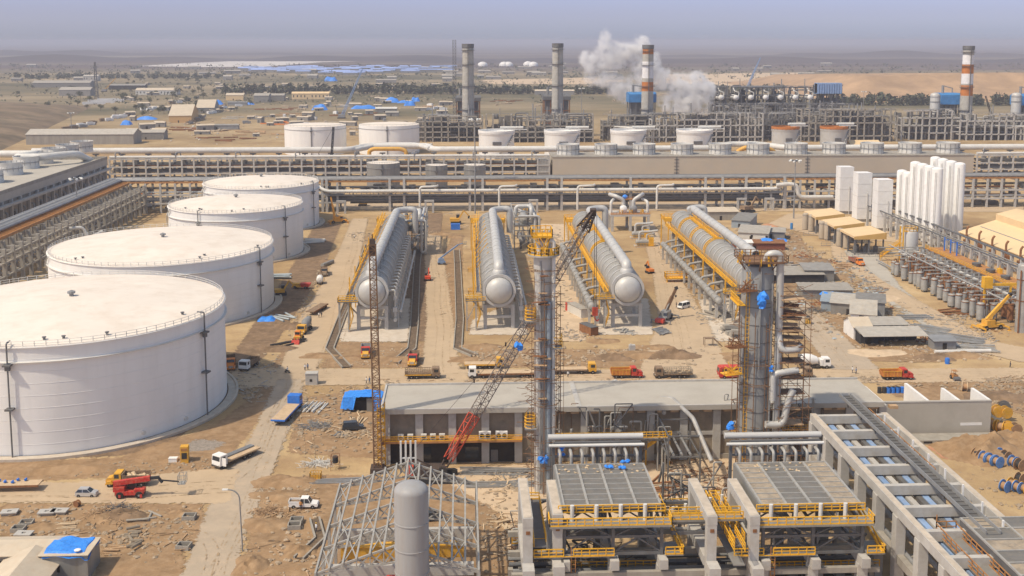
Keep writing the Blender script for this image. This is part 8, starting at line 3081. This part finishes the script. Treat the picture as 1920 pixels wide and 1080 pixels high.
def digger(px,py,rz,label,m,s=1.0,name='excavator'):
	t=vehicle(name,label,'excavator',px,py,rz)
	for y in (-.95,.95):
		MB().prism([(-1.5,.25),(-1.2,0),(1.2,0),(1.5,.25),(1.5,.5),(1.2,.75),(-1.2,.75),(-1.5,.5)],y-.22,y+.22,'XZ').obj('track','dark',t)
	MB().box(-1.7,-1.0,.85,1.0,1.0,1.7).obj('house',m,t)
	MB().prism([(.1,1.7),(1.1,1.7),(1.0,2.6),(.1,2.6)],.1,.95,'XZ').obj('cab','glass',t)
	MB().bar((.8,-.3,1.5),(2.2,-.3,3.9),.35,.4).bar((2.2,-.3,3.9),(3.6,-.3,2.4),.28,.3).obj('boom',m,t)
	MB().prism([(3.4,2.4),(3.9,2.3),(3.8,1.6),(3.3,1.7)],-.75,.15,'XZ').obj('bucket','dark',t)
	t.scale=(s,s,s)
	return t
digger(802,526,AWAY,'bright red mini excavator between the first two vessels','orange_red',1.0)
digger(1402,398,.4,'dark brown excavator far off under the main rack','bed_brown',1.9)
digger(1218,512,AWAY+.3,'orange machine with a red tail by the yellow fence of the rightmost vessel','orange',1.0)
digger(855,420,RIGHT,'yellow excavator at the far end of the lane, beside a blue box','plant_yellow',1.6)
digger(680,386,LEFT,'yellow excavator under the main rack behind the leftmost vessel','plant_yellow',1.4)
digger(527,553,RIGHT+.2,'yellow digger peeping out from behind the second tank','plant_yellow',1.2)
digger(1000,412,LEFT,'yellow and red excavator behind the slim column top','plant_yellow',1.5)
t=vehicle('site_dumper','yellow and red dumper beside the second tank','dumper',565,541,RIGHT-.1)
MB().box(-3,-1,.6,1,1,1.1).box(-2.8,-.9,1.1,-.4,.9,1.8).obj('body','plant_yellow',t)
MB().prism([(.2,.7),(2.8,.8),(3.2,1.9),(-.2,1.9)],-1.05,1.05,'XZ').obj('skip','red',t)
wheels(t,(1.6,-1.8),.9,.5,.4)
t=vehicle('water_tanker','white tank trailer parked by the third tank','tanker',600,532,CAM+.1)
MB().lathe([(.1,-2.1),(.9,-1.9),(1.15,-1.5),(1.15,1.5),(.9,1.9),(.1,2.1)],16,(0,0,1.7),'X').obj('tank','white',t)
MB().box(-2.2,-.5,.5,2.6,.5,.75).box(-1.4,-.9,.6,1.2,.9,1.0).obj('chassis','chassis',t)
wheels(t,(-.8,.6),.85,.42,.3)
t=vehicle('forklift','yellow forklift on the grey track right of the thick column','forklift',1515,608,CAM-.3)
MB().box(-1.5,-.7,.4,.9,.7,1.3).obj('body','plant_yellow',t)
fr_=MB()
for x in (-.7,.6):
	for y in (-.55,.55):
		fr_.bar((x,y,1.2),(x,y,2.3),.08)
fr_.box(-.8,-.6,2.3,.7,.6,2.38).obj('guard','dark',t)
MB().bar((1.0,-.35,.1),(1.0,-.35,2.4),.12).bar((1.0,.35,.1),(1.0,.35,2.4),.12).bar((1.0,-.35,2.3),(1.0,.35,2.3),.1).box(1.05,-.4,.1,2.1,-.28,.16).box(1.05,.28,.1,2.1,.4,.16).bar((1.05,-.4,.3),(1.05,.4,.3),.12).obj('mast','dark',t)
wheels(t,(.5,-1.0),.6,.34,.25)
t=vehicle('roller','small yellow and brown road roller at right on the cross road','roller',1790,712,CAM)
MB().box(-1.2,-.6,.5,.6,.6,1.3).box(-.9,-.55,2.2,.5,.55,2.28).bar((-.8,-.5,1.2),(-.8,-.5,2.2),.07).bar((.4,-.5,1.2),(.4,-.5,2.2),.07).bar((-.8,.5,1.2),(-.8,.5,2.2),.07).obj('body','rust_orange',t)
MB().lathe([(.1,-.7),(.55,-.7),(.55,.7),(.1,.7)],16,(1.1,0,.55),'Y').obj('drum','steel',t)
wheels(t,(-.7,),.6,.5,.35)
mc=vehicle('motorcycle','motorcycle with a rider on the road by the nearest tank','motorcycle',539,700,2.6)
wheels(mc,(.6,-.6),.0001,.3,.1)
MB().bar((-.6,0,.4),(.5,0,.75),.18).bar((.6,0,.3),(.45,0,1.0),.07).bar((.42,-.3,1.0),(.42,.3,1.0),.05).box(-.7,-.12,.7,.1,.12,.82).obj('frame','dark',mc)

# ================================================================ people
def person(px,py,rz,label,shirt,helmet=None,arm=.2,stride=.25,sc=1.0,z=0.0,sit=False):
	t=T('person',label,'person',G(px,py,z),rz)
	V,E_,Rr=[],[],[]
	def n(p,r,par=None):
		V.append(p); Rr.append(r)
		if par is not None:
			E_.append((par,len(V)-1))
		return len(V)-1
	pel=n((0,0,.95),.14)
	ch=n((0,0,1.25),.15,pel)
	sh=n((0,0,1.43),.12,ch)
	nk=n((0,0,1.53),.05,sh)
	n((.01,0,1.62),.085,nk)
	n((.02,0,1.72),.075,len(V)-1)
	for s in (-1,1):
		hip=n((0,s*.09,.88),.1,pel)
		if sit:
			kn=n((.42,s*.14,.85),.075,hip)
			an=n((.36,s*.14,.42),.05,kn)
		else:
			kn=n((s*stride*.35,s*.1,.48),.07,hip)
			an=n((s*stride*.6,s*.1,.07),.045,kn)
		n((V[an][0]+.17,s*.11,V[an][2]-.03),.035,an)
		sd=n((0,s*.19,1.42),.065,sh)
		el=n((arm*.3*(1 if s > 0 else -.4),s*.25,1.14),.048,sd)
		wr=n((arm*(1 if s > 0 else .3)+.08,s*.24,.92),.036,el)
		n((arm*(1 if s > 0 else .3)+.12,s*.235,.83),.034,wr)
	me=D.meshes.new('body')
	me.from_pydata(V,E_,[])
	o=D.objects.new('body',me)
	col.objects.link(o)
	o.parent=t
	sk=o.modifiers.new('skin','SKIN')
	for i,d in enumerate(me.skin_vertices[0].data):
		d.radius=(Rr[i],Rr[i])
		d.use_root=i == 0
	o.modifiers.new('sub','SUBSURF').levels=1
	dg=bpy.context.evaluated_depsgraph_get()
	mesh=D.meshes.new_from_object(o.evaluated_get(dg))
	o.modifiers.clear()
	o.data=mesh
	mesh.materials.clear()
	for k in (shirt,'trousers','skin'):
		mesh.materials.append(M[k])
	for p in mesh.polygons:
		c=p.center
		p.use_smooth=True
		p.material_index=2 if c.z > 1.5 or (abs(c.y) > .2 and c.z < .98) else 1 if c.z < .95 else 0
	MB().lathe([(.105,1.70),(.10,1.76),(.06,1.81),(.01,1.82)],12,(.015,0,0)).obj('helmet' if helmet else 'hair',helmet or 'hair',t)
	t.scale=(sc,sc,sc)
	return t
for a in [(598,596,1.2,'person in white walking on the road by the leftmost channel','shirt_white'),(603,595,1.0,'person in dark clothes walking beside the one in white','trousers'),
		  (572,695,-1.4,'person in pale shirt standing on the junction left of the kiosk','shirt_white'),(577,694,-1.2,'second person at the junction, in a blue shirt','shirt_blue'),
		  (687,720,.4,'person standing left of the lattice boom behind the blue shack','shirt_white'),(693,720,2.4,'person in blue right next to the lattice boom','shirt_blue'),
		  (1065,708,-1.5,'person in a white shirt on the road right of the slim column','shirt_white'),(1598,700,.3,'person in white with a partner on the road right of the mixer','shirt_white'),
		  (1605,702,2.8,'person in blue on the road right of the mixer','shirt_blue'),(1894,690,-.5,'lone person on the road near the right edge','trousers'),(1268,577,.2,'person beside the small white van','trousers'),
		  (660,446,.5,'person standing on the road below the orange yellow crane','trousers'),(665,448,.9,'second person below the orange yellow crane','shirt_white'),(1382,560,.1,'person walking near rightmost vessel legs','shirt_blue')]:
	person(*a)
person(564,956,-1.3,'person in orange and grey leaning at the white pickup door','shirt_orange',None,.35)
person(593,999,.8,'person with a yellow helmet working beside the curved channel','shirt_white','helmet',.45,.4)
r_=person(539,700,2.6,'rider in a pale shirt sitting on the motorcycle','shirt_white',None,.5,0,1.0,-.12,True)

# ================================================================ loose material on the ground
def rubble(name,pix,n,r0,r1,m,planks=0,pm='plank',seed=0):
	"""loose stones and offcuts strewn over a patch, too many to count"""
	rr=random.Random(seed+n)
	P=[G(*p) for p in pix]
	xs,ys=[p.x for p in P],[p.y for p in P]
	def inside(x,y):
		c=False
		for a,b in zip(P,P[1:]+P[:1]):
			if (a.y > y) != (b.y > y) and x < a.x+(b.x-a.x)*(y-a.y)/(b.y-a.y):
				c=not c
		return c
	cl=[(rr.uniform(min(xs),max(xs)),rr.uniform(min(ys),max(ys)),rr.uniform(1.5,6)) for _ in range(max(4,n // 22))]
	def spot():
		for _ in range(40):
			if rr.random() < .75:
				c=rr.choice(cl)
				x,y=rr.gauss(c[0],c[2]),rr.gauss(c[1],c[2]*.7)
			else:
				x,y=rr.uniform(min(xs),max(xs)),rr.uniform(min(ys),max(ys))
			if inside(x,y):
				return x,y
		return P[0].x,P[0].y
	mb=MB()
	for _ in range(int(n*1.3)):
		x,y=spot()
		r=r0+(r1-r0)*rr.random() ** 2.5
		mb.rock((x,y,r*.2),r)
	struct(mb.obj(name,m),'stuff')
	if planks:
		mb=MB()
		for _ in range(int(planks*.6)):
			x,y=spot()
			L,a=rr.uniform(.5,2.8)*(1 if n < 800 else 4),rr.gauss(0,.9)
			mb.bar((x,y,rr.uniform(.05,.3)),(x+L*math.cos(a),y+L*math.sin(a),rr.uniform(.05,.5)),rr.uniform(.06,.22),.1)
		struct(mb.obj('scattered_offcuts',pm),'stuff')
Z=[([(560,730),(715,725),(712,850),(545,850)],420,.1,.7,'boulder',160,'plank'),([(470,920),(600,900),(590,1080),(450,1090)],300,.1,.6,'boulder',50,'timber'),
	 ([(20,950),(380,950),(330,1070),(180,1040),(0,1000)],520,.1,.6,'boulder',120,'timber'),([(80,880),(400,850),(400,880),(60,900)],220,.08,.4,'boulder',0,'plank'),
	 ([(860,650),(1340,650),(1340,686),(870,686)],520,.12,.8,'boulder',60,'plank'),([(710,712),(1650,708),(1650,722),(710,722)],320,.15,.8,'boulder',90,'timber'),
	 ([(1020,420),(1090,470),(1140,640),(1020,640)],320,.15,.7,'boulder',170,'pipe_grey'),([(1210,420),(1300,540),(1400,650),(1330,640),(1230,480)],240,.12,.6,'boulder',130,'pipe_grey'),
	 ([(1340,425),(1480,430),(1640,540),(1700,640),(1520,640),(1480,520),(1400,480)],1100,.15,1.0,'boulder',420,'plank'),([(1480,470),(1600,480),(1680,560),(1540,560)],420,.15,1.0,'tin',200,'rust'),
	 ([(1660,560),(1840,600),(1880,660),(1700,655)],420,.12,.7,'boulder',260,'galv'),([(1500,645),(1850,640),(1880,680),(1650,680)],320,.12,.7,'boulder',60,'plank'),
	 ([(1660,725),(1920,705),(1920,790),(1870,780),(1850,735)],380,.12,.7,'boulder',120,'timber'),([(900,900),(985,900),(985,1080),(905,1080)],320,.08,.5,'boulder',130,'plank'),
	 ([(1235,860),(1390,860),(1390,930),(1250,930)],300,.1,.5,'boulder',120,'rust'),([(420,700),(530,640),(600,500),(620,470),(560,640),(470,770)],420,.12,.6,'boulder',90,'pipe_grey'),
	 ([(810,890),(990,885),(990,905),(820,905)],90,.1,.4,'boulder',60,'galv'),([(640,440),(690,400),(700,500),(660,520)],90,.15,.6,'boulder',40,'pipe_grey'),
	 ([(800,400),(880,400),(870,640),(830,640)],240,.12,.5,'boulder',40,'plank'),([(980,420),(1050,420),(1060,560),(1000,560)],180,.15,.7,'boulder',120,'steel_pale'),
	 ([(1670,480),(1900,590),(1900,640),(1830,610)],200,.12,.6,'boulder',110,'rust'),([(640,640),(850,640),(850,690),(620,690)],160,.1,.4,'boulder',0,'plank'),
	 ([(1740,820),(1920,800),(1920,960),(1850,940)],260,.12,.6,'boulder',60,'timber'),([(250,175),(860,180),(860,265),(200,262)],900,.6,2.6,'boulder',420,'rust'),
	 ([(880,160),(1560,165),(1500,205),(900,215)],300,.8,3.0,'boulder',60,'timber'),([(200,230),(840,240),(840,272),(260,272)],320,.4,1.6,'tin_roof',200,'timber')]
for i,(p,n,a,b_,m,k,pm) in enumerate(Z):
	rubble('rubble',p,n,a,b_,m,k,pm,i)
def scrub(n,seed):
	rr=random.Random(seed)
	mb=MB()
	for _ in range(n):
		px=rr.uniform(-40,1960)
		py=122+75*rr.random() ** 1.3
		if py > 160 and (px > 860 or px < 100) and rr.random() < .7:
			continue
		p=G(px,py)
		r=rr.uniform(1.2,4.2)*(1 if py > 150 else 1.8)
		leaf_mass(mb,(p.x,p.y,r*.5),r*1.5,r,r*.55,7,r*.5,rr)
	struct(mb.obj('far_scrub','leaf_belt'),'stuff')
scrub(2600,3)

def pile(px,py,n,L,r,m,label,grp,rz=0.0,spread=2.5,name='steel_pipe',jig=.12,flat=False):
	"""separate pipes, poles or beams lying together"""
	rr=random.Random(int(px*3+py))
	me=(MB().box(-L/2,-r,0,L/2,r,r*1.4) if flat else MB().tube((-L/2,0,r),(L/2,0,r),r,8)).mesh(name,m)
	o0=G(px,py)
	for k in range(n):
		o=D.objects.new(name,me)
		col.objects.link(o)
		tag(o,label,name.split('_')[-1],grp)
		d=(k-n/2)*spread/max(1,n)*2
		o.location=o0+Vector((-math.sin(rz)*d+rr.uniform(-.5,.5),math.cos(rz)*d,rr.choice((0,0,r*1.5))))
		o.rotation_euler=(0,rr.uniform(-.02,.02),rz+rr.gauss(0,jig))
for a in [(585,765,12,6.5,.16,'white_pipe','pale pole lying in the bundle left of the blue tarpaulin shack','pale poles left of the blue shack',1.35,2.6,'steel_pole',.05),
		  (604,788,9,3.5,.12,'timber','timber baulk in the stack in front of the blue tarpaulin shack','timber by the blue shack',.3,1.6,'timber_baulk',.5,True),
		  (668,790,10,4.2,.12,'plank','plank propped in the row below the blue tarpaulin shack','planks below the blue shack',1.5,2.0,'wood_plank',.1,True),
		  (640,815,12,2.6,.1,'galv','grey cylinder in the rack left of the black car','cylinders left of the black car',1.2,1.4,'gas_cylinder',.05),
		  (520,521,6,9,.35,'pipe_blue','pale blue grey pipe in the stack by the second tank','pipes by the second tank',.05,2.2,'steel_pipe',.04),
		  (590,452,5,9,.3,'white_pipe','white pipe on the ground right of the farthest tank','white pipes by the farthest tank',.1,5,'steel_pipe',.3),
		  (535,595,4,8,.3,'pipe_blue','pipe on the bank at the foot of the second tank','pipes at the foot of second tank',-.7,3,'steel_pipe',.25),
		  (612,497,1,8,.75,'pipe_grey','fat grey pipe carried over the brown tipper','pipe on the brown tipper',1.2,1,'steel_pipe',.0),
		  (540,645,3,9,.3,'dark','dark hose curving on the bank below the second tank','hoses below the second tank',.7,2,'rubber_hose',.1),
		  (1170,622,12,4.5,.18,'steel_pale','pale offcut lying under the third vessel','offcuts under the third vessel',.7,2.6,'steel_offcut',.6,True),
		  (1240,622,14,4,.2,'galv','grey offcut in the scrap heap right of the third vessel','scrap right of the third vessel',.2,3.4,'steel_offcut',.7,True),
		  (1350,590,10,9,.3,'concrete','grey slab strip on the ground left of the rightmost vessel legs','slabs by the rightmost vessel',-.9,4,'concrete_strip',.1,True),
		  (1380,625,5,6,.8,'concrete','broad grey slab in front of the rightmost vessel','broad slabs by the rightmost vessel',.1,5,'concrete_slab',.1,True),
		  (1735,620,16,11,.2,'galv','grey beam in the large spread of beams left of the yellow crane','beams left of the yellow crane',-.75,6,'steel_beam',.08,True),
		  (1715,595,10,9,.2,'galv','grey beam in the small stack above the large spread','beams above the large spread',.02,2.6,'steel_beam',.06,True),
		  (1795,640,16,13,.22,'galv','pale steel beam in the fan of beams right of the grey box store','beams right of the grey box store',-.65,6,'steel_beam',.1,True),
		  (1760,640,8,10,.2,'rust','rusty beam beside the fan of pale beams','rusty beams on the right yard',-.6,3,'steel_beam',.1,True),
		  (1830,655,8,10,.25,'steel_pale','pale trunking at the near edge of the right hand beam yard','trunking on the right yard',-.25,3,'steel_trunking',.1,True),
		  (1790,586,6,9,.25,'rust','rusty pipe near the foot of the filter vessels','rusty pipes by the filter vessels',.1,3,'steel_pipe',.2),
		  (1800,660,1,15,.5,'white_pipe','long white pipe on the bank right of the grey box store','white pipe on the bank',-.02,1,'steel_pipe',0),
		  (1490,500,12,5,.3,'tin_roof','bent roofing sheet in the scrap yard behind the black shack','roofing sheets in the yard',.3,8,'roof_sheet',.8,True),
		  (1580,500,14,6,.25,'timber','timber in the long heap beside the orange brown tipper','timber beside the orange tipper',-.5,8,'timber_baulk',.5,True),
		  (930,883,5,14,.16,'galv','long steel section on the ground right of the crane foot','sections right of the crane foot',-.03,2,'steel_section',.04,True),
		  (940,908,4,14,.2,'galv','long grey section right of the open steel shed','sections by the steel shed',0,1.4,'steel_section',.02,True),
		  (615,902,4,13,.16,'galv','long grey section lying left of the open steel shed','sections left of the shed',.03,1.2,'steel_section',.02,True),
		  (125,985,5,3.2,.16,'plank','pale plank in the stack by the concrete pits','planks by the concrete pits',.12,1.4,'wood_plank',.06,True),
		  (280,970,4,3.6,.2,'concrete','short concrete pipe right of the brush heap','concrete pipes by the brush heap',-.5,2.2,'concrete_pipe',.6),
		  (250,1010,9,2.2,.26,'concrete_brown','brown pipe stub in the scatter above the blue tarpaulin hut','pipe stubs in the lower left',.4,4,'pipe_stub',1.0),
		  (215,1032,6,2.6,.15,'timber','timber scrap right of the blue tarpaulin hut','timber by the tarpaulin hut',.05,1.8,'timber_baulk',.2,True),
		  (950,990,10,2.4,.2,'plank','broken board in the heap right of the steel shed','boards right of the steel shed',.5,3,'wood_plank',.9,True),
		  (1240,915,6,8,.2,'rust','rusty bar on the ground between the air coolers','bars between the air coolers',.6,4,'steel_bar',.3)]:
	pile(*a)
tag(MB().box(-2,-1.1,0,2,1.1,2.3).box(-2.05,-1.15,2.3,2.05,1.15,2.45).obj('blue_crate','blue'),'bright blue box beside the yellow excavator','box').location=G(854,430)

def reel(px,py,r,m,label,grp,lean=0,rz=None,z=0):
	t=T('cable_reel',label,'cable reel',G(px,py,0)+Vector((0,0,z)),rnd.uniform(-.8,.8) if rz is None else rz,grp)
	for y in (-r*.5,r*.5):
		MB().lathe([(r*.12,y-.06),(r,y-.06),(r,y+.06),(r*.12,y+.06)],22,(0,0,r),'Y').obj('flange',m,t)
	MB().lathe([(r*.62,-r*.48),(r*.62,r*.48)],18,(0,0,r),'Y').obj('drum','wood_reel' if m != 'wood_reel' else 'dark',t)
for k,(px,py,z,m) in enumerate(((1862,806,0,'plant_yellow'),(1876,810,0,'plant_yellow'),(1890,812,0,'plant_yellow'),(1903,815,0,'wood_reel'),(1869,800,2.2,'plant_yellow'),(1884,802,2.2,'plant_yellow'),(1866,790,0,'galv'),(1882,790,2.0,'galv_dark'))):
	reel(px,py,1.25,m,{'plant_yellow': 'yellow cable reel in the heap at the end of the grey wall','wood_reel': 'bare wooden cable reel at the near side of the yellow heap','galv': 'grey cable reel at the back of the yellow heap','galv_dark': 'dark cable reel on top at the back of the yellow heap'}[m],'cable reels by the grey wall',z=z)
for k,(px,py,m) in enumerate(((1832,862,'wood_reel'),(1846,868,'coil_blue'),(1858,872,'coil_blue'),(1870,876,'coil_blue'),(1868,858,'coil_blue'),(1885,866,'wood_reel'),(1900,876,'coil_blue'),(1912,882,'wood_reel'))):
	reel(px,py,1.15,m,'blue faced cable reel in the group on the sand mound' if m == 'coil_blue' else 'wooden cable reel in the group on the sand mound','cable reels on the sand mound',rz=.4)
for k,(px,py,m) in enumerate(((1884,922,'coil_blue'),(1898,918,'plant_yellow'),(1908,924,'coil_blue'),(1920,926,'plant_yellow'),(1912,908,'wood_reel'))):
	reel(px,py,1.1,m,{'coil_blue': 'blue cable reel in the nearest group at the right edge','plant_yellow': 'yellow cable reel in the nearest group at the right edge','wood_reel': 'wooden cable reel behind the nearest group at the right edge'}[m],'cable reels at the right edge',rz=.5)
reel(1808,733,1.1,'plank','pale wooden cable reel lying in the yard right of the dividing walls',None,rz=1.2)
for px,py,l in ((200,948,'small upright reel at the left end of the brush heap'),):
	reel(145,950,.6,'rust',l,None)

def pit(px,py,label,lid=False):
	t=T('concrete_pit',label,'manhole',G(px,py),rnd.uniform(-.15,.15),'precast manhole pieces at lower left')
	b=MB()
	if lid:
		b.box(-1.4,-.9,.5,-.35,.9,.7).box(.35,-.9,.5,1.4,.9,.7).box(-.35,-.9,.5,.35,-.3,.7).box(-.35,.3,.5,.35,.9,.7)
		b.obj('slab','concrete_pale',t)
		MB().box(-1.2,-.7,0,1.2,.7,.5).obj('base','concrete',t)
	else:
		b.box(-1.1,-.9,0,1.1,-.72,.8).box(-1.1,.72,0,1.1,.9,.8).box(-1.1,-.72,0,-.92,.72,.8).box(.92,-.72,0,1.1,.72,.8)
		b.obj('ring','concrete',t)
		MB().box(-.92,-.72,.02,.92,.72,.12).obj('bottom','hollow_shade',t)
for a in ((35,996,'open concrete pit ring, the nearer of the two at left'),(50,985,'open concrete pit ring behind its nearer twin at left'),(45,1006,'pale slab with a square hole lying at lower left',True),(18,965,'slab with a hole on a base at the left edge',True),(88,965,'left slab of the pair on bases left of the brush heap',True),(112,963,'right slab of the pair on bases left of the brush heap',True),(355,973,'pit ring in the sand left of the street lamp'),(345,1028,'sunken pit ring lower down, left of the street lamp'),(552,990,'twin celled pit ring left of the steel shed'),(556,980,'back cell of the twin pit left of the steel shed')):
	pit(*a)
def brush(px,py,w,h,m,label):
	rr=random.Random(int(px))
	mb=MB()
	for k in range(150):
		x,y=rr.gauss(0,w/3),rr.gauss(0,w/5)
		z=max(.05,h*(1-(abs(x)/w)-abs(y)/w)*rr.random())
		a=rr.uniform(0,6.28)
		L=rr.uniform(.6,2.0)
		mb.bar((x,y,z),(x+L*math.cos(a),y+L*math.sin(a),max(.03,z+rr.uniform(-.6,.5))),.07)
	tag(mb.obj('brush_heap',m),label,'brush heap').location=G(px,py)
brush(200,968,7,1.9,'timber','tangled brown brush heap below the red telehandler')
brush(222,962,4,2.0,'steel','grey wire tangle at the right side of the brush heap')
brush(505,960,4,.9,'timber','low brushwood heap left of the curved channel')
brush(590,800,5,.9,'galv','grey scrap wire heap left of the black car')
brush(600,870,4,.6,'white_pipe','white scrap heap above the yellow box')
brush(1525,585,6,1.6,'steel','dark scrap heap above the yellow forklift')
t=T('yellow_skip','small yellow cage on the sand left of the steel shed','cage',G(592,897))
MB().rail([(-1,-.7,0),(1,-.7,0),(1,.7,0),(-1,.7,0),(-1,-.7,0)],1.3,.5,.08).box(-1,-.7,.05,1,.7,.12).box(-1,-.68,.1,1,-.62,1.0).obj('cage','plant_yellow',t)
t=T('water_tank','black water tank on a thin stand above the steel shed','tank',G(629,880))
MB().lathe(dome_prof(.55,1.4,2.5,.25),14).obj('tank','dark',t)
f=MB()
for x in (-.8,.8):
	for y in (-.8,.8):
		f.bar((x,y,0),(x,y,2.8),.07)
for z in (1.35,2.8):
	f.bar((-.8,-.8,z),(.8,-.8,z),.07).bar((-.8,.8,z),(.8,.8,z),.07).bar((-.8,-.8,z),(-.8,.8,z),.07).bar((.8,-.8,z),(.8,.8,z),.07)
f.obj('stand','rust',t)
t=T('yellow_fence','yellow railed platform standing left of the rightmost vessel','platform',G(1276,530))
MB().rail([(-5,0,1.4),(5,0,1.4),(5,3,1.4),(-5,3,1.4),(-5,0,1.4)],1.9,1,.16).box(-5,0,1.2,5,3,1.4).bar((-4.6,.3,0),(-4.6,.3,1.3),.3).bar((4.6,.3,0),(4.6,.3,1.3),.3).obj('frame','yellow',t)
t=T('site_cabin','long white cabin with a red end left of the third vessel','cabin',G(1085,590),-1.2)
MB().box(-5,-1.3,0,4,1.3,2.6).obj('body','white_pipe',t)
MB().box(-6.5,-1.25,0,-5,1.25,2.5).obj('end','red',t)
MB().box(-5.2,-1.45,2.6,4.2,1.45,2.75).obj('roof','tin_roof',t)
t=T('rust_container','rusty brown container in front of the third vessel, at left','container',G(1104,625),-1.1)
b=MB().box(-3,-1.2,0,3,1.2,2.4)
ribbed(b,-3,3,-1.22,0,2.4,.4,.06)
b.obj('body','rust',t)
MB().box(-3.1,-1.3,2.4,3.1,1.3,2.5).obj('roof','galv_dark',t)
t=T('stair_table','small timber stair and table frame left of the thick column','stair',G(1338,650))
f=MB()
for x in (-2.4,0):
	for y in (0,1.6):
		f.bar((x,y,0),(x,y,2.2),.14)
f.bar((-2.4,0,2.2),(0,0,2.2),.14).bar((-2.4,1.6,2.2),(0,1.6,2.2),.14).bar((0,0,2.2),(2.4,0,0),.14,.25).bar((0,1.6,2.2),(2.4,1.6,0),.14,.25).box(-2.4,0,2.2,0,1.6,2.3)
f.obj('frame','bed_brown',t)
t=T('concrete_block','pale concrete block on the spoil bank in front of the third vessel','block',G(1185,658))
MB().box(-.8,-.6,0,.8,.6,1.7).box(-.5,-.4,1.7,-.2,.4,1.9).obj('block','concrete_pale',t)
tag(MB().lathe([(.55,0),(.6,.4),(.6,1.2),(.5,1.5)],14).obj('blue_drum','blue'),'blue drum on the bank right of the open shelter','drum').location=G(1776,682)
tag(MB().lathe([(.55,0),(.6,.5),(.6,2.4),(.5,2.8)],14).obj('blue_tank','blue_sheet'),'tall dark blue tank left of the farthest tan silos','tank').location=G(1484,430)
for k,(px,py,l) in enumerate(((1437,466,'blue tarpaulin on the roof of the low tin hut'),(1466,452,'blue tarpaulin beside the dark pickup'),(1553,572,'blue scrap of tarpaulin on the bluish tin shack'),(500,600,'blue and grey sheet on the bank of the second tank'))):
	o=tarp(px,py,5,4,.9,l,40+k)
	if k in (0,2):
		o.location.z=3.2
tag(MB().rock((0,0,.3),2.2,.5).obj('pale_slab','concrete_pale'),'pale rounded sheet lying by the yellow box behind the long building','sheet').location=G(1154,722)
t=T('yellow_box','small yellow crate on the verge behind the long building','crate',G(1178,722))
MB().box(-1.6,-.6,0,1.6,.6,1.1).rail([(-1.6,-.6,1.1),(1.6,-.6,1.1)],.3,.8,.08,False,False).obj('crate','plant_yellow',t)
rr=random.Random(77)
for k in range(3):
	rubble('rubble',[(1440,440),(1600,500),(1700,600),(1560,640),(1490,560)],150,.25,.9,('tin','rust','pipe_blue')[k],0,'plank',90+k)
proto2=shed(300,238,9,6,4,'tan_roof','tin','small pale store on the busy yards left of the chimneys',0,0,'small stores on the far yards')
for k in range(95):
	dup(proto2,G(rr.uniform(230,850),rr.uniform(158,258)),rr.uniform(-.5,.5),sc=(rr.uniform(.5,1.9),rr.uniform(.6,1.4),rr.uniform(.6,1.2)))
for k in range(70):
	dup(protos[k % 2],G(rr.choice((rr.uniform(230,480),rr.uniform(30,440))),rr.uniform(150,216)),rr.uniform(0,6),sc=rr.uniform(.5,1.3))
